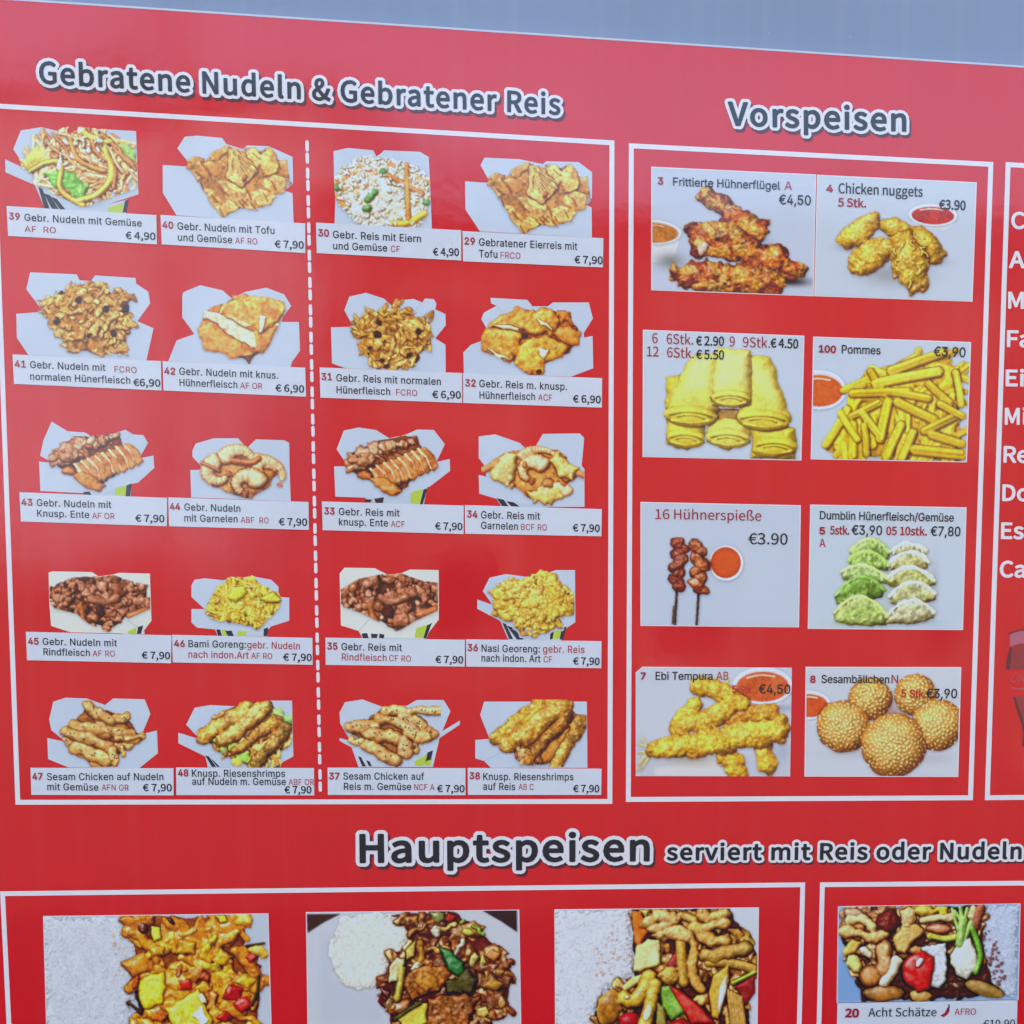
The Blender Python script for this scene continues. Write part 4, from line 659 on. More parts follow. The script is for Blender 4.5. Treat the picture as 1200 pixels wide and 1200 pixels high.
def k_wings(p):
    p.amb = .46; p.gain = .98; p.sat = 1.05
    bowl(p, 70, 275, 86, 36, 105, (206, 132, 70))
    shade_under(p, 130, 375, 60, 34, .8, (120, 120, 120)); shade_under(p, 540, 430, 75, 20, .95, (40, 30, 40)); shade_under(p, 440, 290, 40, 20, .4)
    A = ((206, 132, 62), (168, 82, 42)); B = ((188, 100, 50), (140, 54, 34))
    wing(p, [(250, 135), (300, 170), (350, 205)], 10, 34, ((212, 156, 72), (184, 96, 50))); wing(p, [(330, 200), (400, 235), (430, 250)], 12, 38, B)
    wing(p, [(215, 260), (240, 320), (225, 330)], 8, 30, B); wing(p, [(235, 280), (300, 275), (350, 290)], 26, 46, A); wing(p, [(280, 320), (340, 330), (380, 300)], 30, 40, B)
    wing(p, [(365, 310), (430, 345), (490, 350)], 30, 44, A); wing(p, [(470, 320), (510, 330)], 14, 24, B)
    wing(p, [(480, 365), (540, 385), (565, 385)], 24, 28, B); wing(p, [(500, 395), (550, 400)], 20, 20, B)
    wing(p, [(185, 425), (250, 410), (330, 430)], 36, 50, B); wing(p, [(320, 430), (390, 425), (460, 420)], 38, 50, A); wing(p, [(420, 400), (470, 440), (480, 450)], 40, 38, B); wing(p, [(240, 450), (330, 455), (420, 450)], 44, 34, A)
    p.blob(238, 330, 14, 22, .2, z=60, col=(225, 190, 180), lump=.2, g=.5, rel=.3); p.blob(232, 310, 20, 16, .2, z=58, col=(214, 182, 110), lump=.2, rel=.3)
def nug(p, x, y, rx, ry, ang, z, c=(214, 170, 70)):
    p.blob(x, y, rx, ry, ang, z=z, col=c, col2=(196, 146, 56), mix=.45, lump=.09, bump=2.4, rel=.75, g=.4, edge=(172, 122, 48), var=.1, spots=((236, 206, 120), .7, .6, 2.2))
def k_nuggets(p):
    p.gain = 1.12; p.sat = 1.0
    shade_under(p, 880, 410, 130, 50, .5, (120, 116, 120)); shade_under(p, 730, 325, 60, 16, .4); shade_under(p, 1020, 360, 60, 18, .35)
    bowl(p, 1010, 195, 72, 32, 50, (176, 54, 52))
    nug(p, 880, 245, 58, 36, .1, 0); nug(p, 765, 260, 90, 42, -.72, 8); nug(p, 995, 305, 76, 46, .85, 6, (208, 164, 66)); nug(p, 800, 350, 88, 52, -.75, 16)
    nug(p, 935, 365, 110, 66, 1.25, 34, (216, 176, 72)); nug(p, 850, 320, 26, 40, .2, 40)
    for _ in range(16):
        a = p.R.uniform(0, 6.28); x = 935+math.cos(a)*48; y = 360+math.sin(a)*70
        p.tube(wig(p.R, (x, y), (x+p.R.uniform(-22, 22), y+p.R.uniform(-30, 30)), 2, 6), 3, z=82, col=(228, 190, 96), rel=.5, g=.3)
def roll(p, x0, y0, x1, y1, x2, y2, x3, y3, z, c=(222, 200, 78)):
    # quad: back-left, back-right, front-right, front-left; open folded end at the front
    p.poly([(x0, y0), (x1, y1), (x2, y2), (x3, y3)], z=z, col=c, col2=(206, 180, 58), mix=.4, rnd=34, rel=.6, warp=3, bump=.6, g=.25, var=.05, edge=(196, 164, 50))
    mx = (x2+x3)/2; my = (y2+y3)/2; w = math.hypot(x2-x3, y2-y3)/2
    p.blob(mx, my, w*.98, w*.36, math.atan2(y2-y3, x2-x3), z=z+10, col=(222, 200, 80), rel=.5, lump=.04, bump=.2, g=.2, var=.05, edge=(210, 178, 66))
    for k in (.6,):
        p.blob(mx, my+w*.06, w*k, w*.42*k, math.atan2(y2-y3, x2-x3), z=z+26, col=(204, 166, 60), rel=.1, lump=.08, var=.05, g=.1)
    p.tube([(mx-w*.8, my-3), (mx, my-w*.16), (mx+w*.8, my-2)], 2, z=z+28, col=(150, 106, 36), rel=.2, g=0)
def k_rolls(p):
    p.ao = (.045, .02); p.amb = .48; p.sat = 1.0; p.gain = 1.1
    C1, C2, C3 = (226, 202, 92), (220, 194, 76), (214, 186, 66)
    def body(pts, z, c, rnd=44): p.poly(pts, z=z, col=c, col2=tuple(v*.95 for v in c), mix=.4, rnd=rnd, rel=.75, warp=3, bump=.25, g=.2, var=.04, edge=tuple(v*.86 for v in c))
    def end(x, y, w, h, a, z, c):                     # folded, slightly open end
        p.blob(x, y, w, h, a, z=z, col=c, rel=.5, lump=.03, g=.15, var=.04, edge=tuple(v*.88 for v in c))
        for k, dy, q in ((.8, .05, .80), (.5, .2, .9)):
            p.tube([(x-w*k, y-h*.1+h*dy), (x-w*k*.3, y-h*.5*k+h*dy), (x+w*k*.5, y-h*.4*k+h*dy), (x+w*k, y+h*dy)], 2.6, z=z+h*.5, col=tuple(v*q*.82 for v in c), rel=.3, g=0)
        p.tube([(x-w*.7, y+h*.45), (x, y+h*.7), (x+w*.7, y+h*.4)], 4, z=z+h*.35, col=tuple(min(255, v*1.05) for v in c), rel=.5, g=.2)
    body([(115, 205), (200, 192), (215, 330), (200, 380), (120, 380)], 2, C3)
    body([(115, 350), (250, 350), (252, 432), (190, 460), (118, 440)], 8, C2); end(184, 418, 66, 34, .05, 36, C2)
    p.poly([(285, 312), (365, 312), (360, 352), (285, 352)], z=1, col=(150, 108, 60), rnd=12, rel=.3)
    body([(262, 350), (398, 345), (408, 430), (330, 456), (254, 430)], 10, C1); end(330, 414, 74, 36, .05, 38, C1)
    body([(408, 370), (560, 372), (562, 482), (408, 482)], 6, C3); end(490, 440, 78, 36, -.1, 34, C3)
    body([(205, 125), (295, 118), (296, 320), (205, 378), (112, 348), (140, 250)], 26, C1); end(200, 340, 90, 38, .06, 56, C2)
    body([(395, 125), (468, 122), (505, 230), (545, 350), (450, 388), (358, 345), (380, 240)], 26, C1); end(446, 346, 92, 38, .1, 56, C2)
    body([(290, 100), (402, 104), (410, 250), (405, 300), (340, 312), (270, 298), (272, 240)], 50, (228, 208, 108)); end(338, 276, 68, 32, .02, 82, C1)
    p.paint([(205, 140), (268, 132), (258, 240), (175, 265)], (232, 222, 160), .6, 8); p.paint([(300, 120), (396, 125), (398, 200), (290, 240)], (234, 226, 160), .55, 8); p.paint([(405, 150), (475, 180), (500, 290), (430, 250)], (232, 222, 156), .5, 8)
def fry(p, a, b, w, z, c):
    p.tube([a, ((a[0]+b[0])/2+p.R.uniform(-3, 3), (a[1]+b[1])/2+p.R.uniform(-3, 3)), b], w, z=z, col=c, col2=tuple(v*.95 for v in c), mix=.4, rel=.6, flat=.22, g=.2, var=.05, zs=p.R.uniform(-5, 5), edge=tuple(v*.84 for v in c))
    a = np.array(a, float); b = np.array(b, float)
    n = np.array((-(b-a)[1], (b-a)[0])); n = n/(np.hypot(*n)+1e-6)
    p.tube([tuple(a-n*w*.35), tuple(b-n*w*.35)], w*.42, z=z+w*.62, col=tuple(min(255, v*1.05) for v in c), rel=.25, smooth=False, g=.3, var=.04)
def k_fries(p):
    p.ao = (.05, .022); p.amb = .55; p.sat = 1.02; p.gain = 1.12
    bowl(p, 625, 252, 80, 56, 62, (202, 92, 56))
    P = [(735, 240), (800, 185), (880, 150), (1040, 105), (1108, 180), (1118, 484), (700, 478), (645, 440), (720, 320)]
    p.poly(P, z=-2, col=(206, 158, 50), rnd=30, rel=.4, warp=6)
    C = [(226, 186, 56), (232, 194, 70), (222, 178, 50), (228, 182, 58), (218, 168, 48)]
    for i, (x, y) in enumerate(sorted(p.pts_in(P, 120), key=lambda q: q[1])):
        a = p.R.normal(-.3 if y < 290 else 1.85, .5); l = p.R.uniform(46, 84)
        x = min(max(x, 720), 1085)
        fry(p, (x-math.cos(a)*l*.8, y-math.sin(a)*l*.8), (x+math.cos(a)*l*.8, y+math.sin(a)*l*.8), p.R.uniform(9, 14), 4+i*.2, p.pick(C))
    for i, (a, b, w) in enumerate([((870, 180), (1040, 112), 17), ((820, 225), (1030, 178), 18), ((800, 185), (850, 262), 13), ((740, 262), (930, 250), 15), ((860, 250), (1000, 272), 14), ((1000, 222), (1072, 285), 14), ((730, 345), (830, 292), 13), ((895, 288), (1020, 345), 17),
                       ((722, 318), (652, 440), 15), ((742, 370), (744, 478), 16), ((862, 288), (838, 415), 17), ((775, 330), (835, 405), 14), ((908, 368), (862, 478), 16), ((990, 385), (1092, 332), 15), ((950, 392), (915, 482), 15), ((960, 452), (1120, 465), 19), ((1015, 398), (1120, 428), 16), ((782, 372), (792, 470), 12), ((1090, 180), (1112, 290), 13), ((700, 330), (760, 420), 12), ((1040, 290), (1118, 330), 13)]):
        fry(p, a, b, w, 34+i*1.2, p.pick(C[:4]))
def k_skewers(p):
    shade_under(p, 325, 262, 64, 66, .35, (190, 170, 175))
    p.blob(320, 256, 57, 60, 0, z=1, col=(236, 226, 220), rel=.001, lump=0, var=.01, g=0); p.blob(318, 254, 51, 53, 0, z=2, col=(186, 84, 48), rel=.02, lump=0, var=.03, g=0, edge=(160, 66, 40))
    for x, top, bx, n in [(154, 178, 147, 8), (226, 188, 221, 8)]:
        p.tube([(x, top+100), (bx+6, 360), (bx, 466)], 4.5, z=2, col=(62, 44, 40), rel=.4, smooth=False)
        for i in range(n):
            t = i/(n-1.); yy = top+10+t*150; xx = x+(7 if i % 2 else -7)+p.R.uniform(-2, 2)+(8 if top < 180 and i < 3 else 0)
            p.blob(xx, yy, 26, 21, p.R.uniform(-.6, .6), z=10+p.R.uniform(0, 8), col=(146, 74, 54), col2=(186, 112, 74) if x > 200 else (112, 48, 44), mix=.5, lump=.16, bump=2.2, rel=.7, g=.6, edge=(84, 34, 34), var=.18)
        p.poly([(x-8, top-6), (x+6, top-4), (x+18, top+18), (x-6, top+20)], z=20, col=(80, 44, 40), rnd=6, rel=.5)
    p.poly([(140, 405), (152, 398), (150, 462), (136, 466)], z=3, col=(70, 52, 50), rnd=4, rel=.3)
def dumpling(p, x0, y0, x1, y1, hgt, z, body, rim, flip):
    n = 9; xs = np.linspace(x0, x1, n); top = []
    for i, x in enumerate(xs):
        t = i/(n-1.); top.append((x, y0+(y1-y0)*t-hgt*math.sin(math.pi*min(1, t*.9+.05))**.7))
    bot = [(x, y0+(y1-y0)*t+hgt*.12*math.sin(math.pi*t)+4) for x, t in zip(xs[::-1], np.linspace(1, 0, n))]
    p.poly(top+bot, z=z, col=body, col2=tuple(v*.8 for v in body), mix=.5, rnd=24, rel=.75, warp=4, bump=1.8, g=.5, var=.08, edge=tuple(v*.8 for v in body))
    p.tube(top, 8, z=z+10, col=rim, wob=.35, bump=.8, rel=.7, g=.5, var=.05)
    for i in range(1, n-1):
        a = np.array(top[i])+np.array((0, 4)); p.tube([tuple(a), tuple(a+np.array((p.R.uniform(-8, 8), hgt*.4)))], 5, z=z+11, col=rim, rel=.9, smooth=False, g=.3)
def k_dumplings(p):
    p.ao = (.08, .04); p.amb = .4; p.sat = 1.
    shade_under(p, 860, 340, 30, 130, .3, (150, 170, 120)); shade_under(p, 770, 462, 110, 12, .5, (150, 170, 90)); shade_under(p, 950, 455, 90, 12, .35)
    shade_under(p, 1020, 330, 20, 110, .25)
    for i, (x0, y0, x1, y1, h) in enumerate([(735, 232, 862, 236, 58), (730, 262, 866, 280, 52), (700, 305, 858, 322, 48), (684, 392, 848, 368, 76), (682, 452, 862, 462, 86)]):
        c = [(140, 172, 92), (132, 168, 80), (160, 190, 116), (106, 150, 62), (166, 192, 104)][i]
        dumpling(p, x0, y0, x1, y1, h, 6+i*9, c, tuple(min(235, v*1.08+16) for v in c), 0)
    for i, (x0, y0, x1, y1, h) in enumerate([(868, 226, 990, 222, 34), (862, 278, 1000, 268, 56), (858, 326, 1022, 332, 58), (868, 388, 1022, 376, 62), (862, 456, 1022, 440, 66)]):
        c = [(178, 176, 110), (184, 180, 118), (176, 182, 104), (190, 190, 130), (196, 192, 150)][i]
        dumpling(p, x0, y0, x1, y1, h, 6+i*9, c, (212, 214, 196), 1)
def temp(p, a, b, w, z, amp=8, taper=.15, c=(222, 178, 66)):
    p.tube(wig(p.R, a, b, 3, amp), w, z=z, col=c, col2=(206, 148, 56), mix=.5, wob=.16, bump=2.4, rel=.7, g=.3, edge=(190, 126, 50), var=.12, taper=taper, spots=((236, 206, 120), .8, .5, 1.1))
def k_tempura(p):
    p.gain = 1.16; p.sat = 1.0
    p.paint([(14, 290), (140, 330), (300, 400), (531, 300), (531, 430), (14, 430)], (186, 190, 206), .6, 8); p.paint([(80, 400), (280, 370), (330, 428), (80, 428)], (228, 226, 228), .6, 5)
    shade_under(p, 210, 375, 110, 26, .6, (170, 158, 140)); shade_under(p, 510, 350, 40, 40, .4, (150, 160, 190)); shade_under(p, 505, 200, 60, 16, .4)
    bowl(p, 440, 125, 88, 52, 66, (200, 92, 60))
    for a, b in [((60, 330), (20, 320)), ((60, 345), (18, 350)), ((58, 355), (22, 385)), ((64, 360), (30, 410)), ((60, 335), (34, 300)), ((50, 350), (14, 415))]: p.tube([a, b], 5, z=14, col=(214, 178, 110), taper=.6, rel=.5, smooth=False)
    temp(p, (440, 330), (462, 395), 34, 4); temp(p, (320, 350), (360, 415), 38, 8, c=(212, 164, 52)); temp(p, (330, 235), (470, 215), 34, 6, c=(206, 128, 62))
    temp(p, (235, 125), (370, 185), 34, 16); temp(p, (300, 135), (380, 190), 26, 18); temp(p, (215, 190), (150, 275), 30, 12); temp(p, (310, 210), (165, 265), 38, 18, c=(210, 160, 66))
    temp(p, (490, 275), (270, 310), 45, 34, taper=0); temp(p, (300, 315), (90, 340), 46, 40, taper=.25)
    for a, b in [((230, 130), (200, 105)), ((250, 120), (215, 112)), ((290, 130), (290, 100)), ((310, 130), (325, 105))]: p.tube([a, b], 7, z=16, col=(220, 170, 60), taper=.5, smooth=False)
def ball(p, x, y, r, z, c=(208, 152, 84)):
    p.sat = 1.05
    p.blob(x, y, r, r*.97, 0, z=z, col=c, col2=(216, 166, 96), mix=.4, lump=.02, bump=.6, rel=.7, g=.2, edge=(176, 106, 48), var=.08)
    n = int(r*r/62)
    for i in range(n):                                           # sesame seeds in a sunflower spiral
        q = math.sqrt((i+.5)/n)*.97; a = i*2.39996
        sx, sy = x+r*q*math.cos(a)+p.R.uniform(-2, 2), y+r*.97*q*math.sin(a)+p.R.uniform(-3, 3)
        f = math.sqrt(max(.08, 1-q*q))
        aa = p.R.uniform(0, 3.14)
        p.blob(sx, sy, 6.6, 4.4*max(.6, f), aa, z=z+r*.7*f+.3, col=(232, 200, 140), rel=.22, lump=.05, g=.3, var=.05, edge=(222, 180, 118))
def k_balls(p):
    p.gain = 1.12
    bowl(p, 590, 190, 66, 40, 60, (196, 84, 48))
    shade_under(p, 740, 350, 110, 26, .35, (170, 160, 170)); shade_under(p, 1010, 370, 90, 24, .35, (170, 160, 170)); shade_under(p, 870, 230, 60, 60, .6, (150, 90, 80))
    ball(p, 800, 168, 74, 0, (198, 130, 64)); ball(p, 952, 155, 72, 2, (202, 144, 76)); ball(p, 1030, 255, 90, 12); ball(p, 710, 262, 92, 20); ball(p, 882, 325, 112, 40, (206, 156, 90))
# ---- main dishes along the bottom
def rice_bed(p, P, n, col=(214, 214, 218), dark=(170, 165, 168)):
    n = int(n*1.4); col = tuple(v*.93 for v in col)
    p.poly(P, z=1, col=col, rnd=50, rel=.1, warp=8, bump=.12, var=.015, g=0)
    for x, y in p.pts_in(P, n):
        p.blob(x, y, 10, 3.6, p.R.uniform(0, 3.14), z=6.2+p.R.uniform(-.8, .6), col=tuple(np.array(col)*p.R.uniform(.93, 1.05)), rel=.09, lump=.1, g=.02, var=.02)
def veg(p, x, y, r, z, col, a=None, el=(.35, .7), kind=0, dark=None):
    a = p.R.uniform(0, 3.14) if a is None else a
    d = tuple(v*.72 for v in col) if dark is None else dark
    if kind == 0 and r > 30:
        shard(p, x, y, r, r*p.R.uniform(*el)*.9, a, z, col, d, d, g=.8, var=.12)
    elif kind == 0:
        p.blob(x, y, r, r*p.R.uniform(*el), a, z=z, col=col, col2=d, mix=.35, lump=.2, bump=1.0, rel=.6, g=.8, edge=d, var=.12)
    elif kind == 1:
        p.tube(wig(p.R, (x-math.cos(a)*r, y-math.sin(a)*r), (x+math.cos(a)*r, y+math.sin(a)*r), 3, r*.35), r*.27, z=z, col=col, col2=d, mix=.4, wob=.25, bump=1.1, rel=.8, g=.8, edge=d, var=.15)
    else:
        n = p.R.randint(4, 6); t0 = p.R.uniform(0, 6)
        q = [(x+r*math.cos(t0+i*6.283/n)*p.R.uniform(.75, 1), y+r*.8*math.sin(t0+i*6.283/n)*p.R.uniform(.7, 1)) for i in range(n)]
        p.poly(q, z=z, col=col, col2=d, mix=.3, rnd=r*.35, rel=.6, bump=.8, warp=4, g=.85, edge=d, var=.08, tilt=(p.R.uniform(-.15, .15), p.R.uniform(-.15, .15)))
def o_dish(p):
    rice_bed(p, [(190, 120), (530, 120), (585, 230), (580, 380), (550, 500), (580, 820), (190, 820)], 420, (194, 200, 214))
    for x, y in p.pts_in([(480, 180), (585, 180), (570, 420), (500, 480)], 30): p.blob(x, y, 6, 3, p.R.uniform(0, 3), z=7.5, col=(190, 160, 140), rel=.1, lump=.3)
    M = [(545, 118), (1050, 118), (1060, 260), (1120, 330), (1110, 480), (1095, 560), (1080, 820), (580, 820), (590, 520), (555, 400), (590, 330), (575, 200)]
    p.poly(M, z=2, col=(120, 60, 26), rnd=18, rel=.6, warp=8, bump=1)
    Y = [(228, 170, 62), (226, 152, 50), (214, 128, 42), (234, 190, 84), (222, 140, 46)]
    for x, y in p.pts_in(M, 150): veg(p, x, y, p.R.uniform(44, 86), 10+p.R.uniform(0, 18), p.pick(Y), kind=int(p.R.choice((0, 0, 1, 2))), dark=(176, 104, 36))
    for x, y, r, c, k in [(620, 170, 26, (90, 40, 26), 0), (740, 140, 20, (60, 34, 22), 0), (800, 250, 60, (224, 160, 60), 2), (900, 250, 50, (228, 186, 70), 1), (960, 300, 62, (226, 164, 54), 2), (680, 270, 50, (222, 158, 60), 2), (1080, 300, 34, (190, 40, 40), 2), (920, 340, 42, (222, 190, 60), 0),
                          (790, 410, 48, (196, 44, 36), 2), (770, 350, 34, (150, 74, 44), 0), (880, 380, 40, (170, 70, 40), 2), (1060, 400, 56, (226, 168, 50), 2), (1000, 450, 64, (170, 30, 34), 2), (1040, 500, 46, (204, 36, 40), 2), (580, 400, 30, (206, 80, 40), 0), (670, 545, 50, (226, 120, 44), 2), (960, 560, 40, (160, 36, 36), 2)]:
        veg(p, x, y, r, 36+p.R.uniform(0, 6), c, kind=k, dark=tuple(v*.75 for v in c))
    p.poly([(592, 410), (625, 372), (700, 362), (715, 400), (690, 500), (610, 520), (590, 470)], z=50, col=(228, 192, 62), rnd=22, rel=.5, warp=6, bump=.8, g=.9, edge=(206, 160, 40))
    p.poly([(700, 520), (850, 432), (910, 560), (900, 640), (760, 650)], z=52, col=(230, 196, 70), rnd=24, rel=.5, warp=6, bump=.8, g=.9, edge=(206, 160, 40))
    p.poly([(820, 540), (860, 510), (900, 560), (870, 600)], z=68, col=(232, 226, 214), rnd=10, rel=.1, warp=8); p.poly([(838, 460), (868, 452), (880, 500), (856, 500)], z=68, col=(236, 228, 190), rnd=8, rel=.1, warp=6)
    p.poly([(535, 490), (548, 482), (606, 530), (600, 545)], z=60, col=(70, 56, 44), rnd=5, rel=.5)
    p.tube([(592, 400), (582, 450), (604, 520)], 4, z=62, col=(50, 60, 30), rel=.4)
    p.tube([(1112, 380), (1108, 450), (1080, 505)], 6, z=52, col=(60, 60, 36), rel=.4); p.tube([(1065, 250), (1140, 240)], 6, z=52, col=(60, 54, 36), rel=.4)
    p.blob(1110, 275, 40, 22, .3, z=44, col=(222, 170, 80), lump=.2, bump=1, g=.5)
    p.poly([(655, 160), (690, 165), (695, 215), (665, 228), (652, 200)], z=56, col=(206, 190, 70), rnd=10, rel=.5, g=.6); p.poly([(930, 115), (975, 118), (985, 145), (955, 150)], z=50, col=(200, 190, 70), rnd=8, rel=.5, g=.5)
def p_dish(p):
    p.ao = (.08, .04)
    p.c[:] = np.array((196, 202, 216))/255.
    p.paint([(78, 115), (240, 115), (160, 155), (82, 205)], (70, 54, 60), 1, 1); p.paint([(900, 100), (1075, 100), (1075, 212), (1000, 160)], (62, 50, 60), 1, 1)
    p.paint([(150, 200), (200, 230), (180, 420), (300, 490), (430, 470), (420, 640), (130, 640)], (180, 190, 212), .5, 10)
    rice_bed(p, [(255, 122), (480, 118), (540, 140), (572, 190), (550, 270), (470, 340), (440, 460), (330, 475), (240, 440), (200, 370), (185, 290), (210, 210)], 330, (222, 218, 214))
    M = [(480, 118), (780, 112), (850, 160), (930, 250), (1015, 300), (1030, 400), (1020, 560), (960, 600), (900, 900), (500, 900), (470, 600), (410, 540), (440, 440), (470, 330), (560, 260), (570, 190)]
    p.poly(M, z=2, col=(88, 34, 26), rnd=20, rel=.6, warp=6, bump=1.2)
    Bn = [(150, 92, 50), (172, 118, 64), (120, 64, 38), (190, 140, 80), (104, 50, 32), (204, 170, 116), (84, 44, 30)]
    for x, y in p.pts_in(M, 170): veg(p, x, y, p.R.uniform(36, 74), 8+p.R.uniform(0, 18), p.pick(Bn), kind=int(p.R.choice((0, 0, 1, 2))), dark=(104, 54, 32))
    for x, y, r, c, k in [(760, 140, 34, (196, 50, 40), 2), (700, 130, 30, (170, 176, 110), 0), (690, 210, 30, (222, 206, 190), 0), (800, 280, 36, (222, 204, 180), 1), (840, 210, 30, (176, 176, 76), 0), (815, 160, 18, (120, 140, 60), 0), (890, 200, 30, (110, 134, 60), 1),
                          (600, 200, 46, (150, 96, 48), 1), (740, 180, 40, (196, 160, 96), 1), (610, 300, 44, (186, 130, 66), 1), (700, 290, 46, (176, 120, 66), 1), (870, 340, 46, (206, 190, 120), 0), (600, 365, 50, (218, 208, 180), 0), (960, 320, 42, (206, 134, 80), 2), (910, 350, 34, (206, 190, 110), 0),
                          (980, 400, 34, (176, 128, 80), 0), (450, 490, 36, (80, 34, 28), 0), (460, 550, 50, (200, 160, 130), 0), (960, 460, 60, (178, 132, 66), 2), (1000, 540, 40, (196, 150, 84), 0), (900, 590, 40, (206, 176, 96), 2)]:
        veg(p, x, y, r, 34+p.R.uniform(0, 6), c, kind=k, dark=tuple(v*.7 for v in c))
    p.poly([(545, 395), (640, 360), (740, 370), (760, 420), (700, 480), (580, 530), (540, 470)], z=44, col=(150, 92, 50), col2=(120, 60, 34), rnd=26, rel=.5, warp=8, bump=3, g=.5, var=.2, edge=(96, 44, 28))
    p.blob(650, 440, 54, 40, .2, z=62, col=(176, 120, 60), lump=.2, bump=3, g=.4, rel=.3)
    p.poly([(640, 520), (800, 505), (890, 520), (830, 640), (780, 760), (640, 760)], z=46, col=(140, 84, 50), col2=(108, 54, 34), rnd=26, rel=.5, warp=8, bump=3, g=.5, var=.2, edge=(90, 40, 28))
    p.poly([(700, 278), (760, 305), (815, 350), (822, 390), (790, 420), (745, 385)], z=72, col=(46, 104, 62), col2=(70, 130, 84), rnd=18, rel=.35, warp=4, bump=1.2, g=.7, edge=(32, 76, 44))
    p.poly([(720, 440), (790, 430), (840, 380), (880, 440), (850, 500), (735, 500)], z=66, col=(66, 62, 38), col2=(50, 40, 28), rnd=18, rel=.35, warp=5, bump=1.2, g=.4)
    p.poly([(545, 290), (595, 240), (585, 320), (548, 338)], z=60, col=(196, 170, 96), rnd=10, rel=.5, bump=.8, g=.5, edge=(120, 90, 40))
    p.tube([(525, 380), (515, 450), (500, 520)], 17, z=58, col=(176, 160, 78), g=.5, bump=1); p.tube([(540, 350), (505, 430), (490, 500)], 5, z=66, col=(80, 70, 34), rel=.6)
    p.poly([(465, 380), (490, 320), (540, 330), (500, 430), (460, 455)], z=54, col=(214, 190, 150), rnd=14, rel=.5, bump=1.5, warp=5, g=.4)
    p.poly([(500, 620), (590, 550), (640, 540), (640, 640), (560, 700)], z=58, col=(204, 180, 80), rnd=14, rel=.5, bump=.8, g=.5, warp=4); p.tube([(490, 620), (560, 570), (610, 545)], 9, z=72, col=(70, 70, 30), rel=.5)
def q_dish(p):
    p.ao = (.08, .04)
    rice_bed(p, [(80, 95), (420, 95), (430, 380), (360, 420), (300, 480), (250, 560), (250, 900), (80, 900)], 420, (206, 210, 222))
    for x, y in p.pts_in([(250, 250), (415, 130), (420, 380), (330, 430), (250, 400)], 50): p.blob(x, y, 6, 3, p.R.uniform(0, 3), z=7.6, col=(186, 160, 150), rel=.1, lump=.3)
    M = [(430, 95), (870, 92), (900, 160), (990, 250), (995, 380), (960, 540), (965, 900), (260, 900), (260, 560), (350, 470), (440, 400), (430, 200)]
    p.poly(M, z=2, col=(70, 32, 26), rnd=20, rel=.6, warp=6, bump=1.2)
    Bn = [(196, 150, 84), (206, 166, 96), (176, 126, 66), (220, 186, 124), (150, 96, 50), (190, 160, 84)]
    for x, y in p.pts_in(M, 120): veg(p, x, y, p.R.uniform(40, 80), 8+p.R.uniform(0, 16), p.pick(Bn), kind=int(p.R.choice((0, 0, 1))), dark=(120, 72, 36))
    p.poly([(430, 100), (470, 110), (505, 200), (460, 270), (440, 240)], z=40, col=(214, 104, 44), rnd=14, rel=.5, g=.5, warp=3); p.poly([(470, 98), (510, 98), (490, 130)], z=42, col=(204, 176, 100), rnd=8)
    p.poly([(445, 265), (500, 232), (552, 235), (558, 345), (470, 380), (438, 372)], z=44, col=(214, 198, 140), rnd=18, rel=.4, bump=.6, g=.8, warp=4, edge=(186, 160, 90))
    for pts, w in [([(500, 150), (560, 120), (620, 140)], 34), ([(560, 210), (620, 190), (680, 220)], 34), ([(520, 180), (580, 170)], 30)]: p.tube(pts, w, z=44, col=(214, 172, 116), col2=(190, 136, 76), wob=.3, bump=2, g=.5, edge=(160, 100, 56))
    p.tube([(690, 200), (715, 280), (700, 370), (720, 440), (750, 470)], 20, z=50, col=(196, 146, 80), wob=.4, bump=2.2, g=.5, edge=(130, 80, 40))
    p.tube([(650, 250), (655, 340), (665, 430)], 24, z=44, col=(190, 146, 70), g=.7, bump=.8, edge=(130, 90, 40)); p.poly([(600, 330), (640, 270), (632, 360), (585, 365)], z=42, col=(140, 40, 54), rnd=8, g=.5)
    p.blob(600, 400, 48, 40, 0, z=46, col=(204, 166, 90), lump=.25, bump=2.4, g=.5, edge=(150, 106, 50))
    for pts, w in [([(710, 180), (770, 240), (850, 240)], 28), ([(750, 180), (850, 160)], 26), ([(800, 130), (850, 120)], 26), ([(740, 110), (770, 140)], 24), ([(650, 120), (700, 140)], 20)]: p.tube(pts, w, z=44, col=(206, 162, 100), col2=(176, 120, 62), wob=.3, bump=2.2, g=.5, edge=(140, 86, 44))
    p.tube([(760, 310), (850, 300), (950, 280)], 32, z=48, col=(176, 140, 80), bump=2, g=.5, wob=.2, edge=(120, 84, 40)); p.tube([(780, 340), (880, 340), (980, 370)], 20, z=46, col=(190, 150, 80), bump=1.4, g=.5)
    p.poly([(800, 400), (870, 350), (872, 430), (825, 600), (795, 590), (780, 480)], z=58, col=(214, 150, 62), rnd=14, rel=.6, g=.7, bump=.8, edge=(170, 100, 40)); p.poly([(830, 450), (860, 400), (860, 470), (830, 580), (822, 540)], z=70, col=(226, 216, 206), rnd=8, rel=.1)
    p.tube([(890, 435), (995, 385)], 9, z=56, col=(150, 170, 70), g=.5); p.poly([(900, 450), (990, 400), (992, 480), (950, 540)], z=40, col=(120, 34, 44), rnd=14, g=.5)
    p.poly([(590, 435), (640, 460), (740, 540), (810, 620), (700, 620)], z=60, col=(176, 52, 50), rnd=16, rel=.5, g=.7, edge=(140, 36, 40)); p.poly([(555, 450), (600, 445), (680, 560), (610, 605), (570, 540)], z=52, col=(106, 150, 60), col2=(70, 120, 50), rnd=16, rel=.5, g=.8)
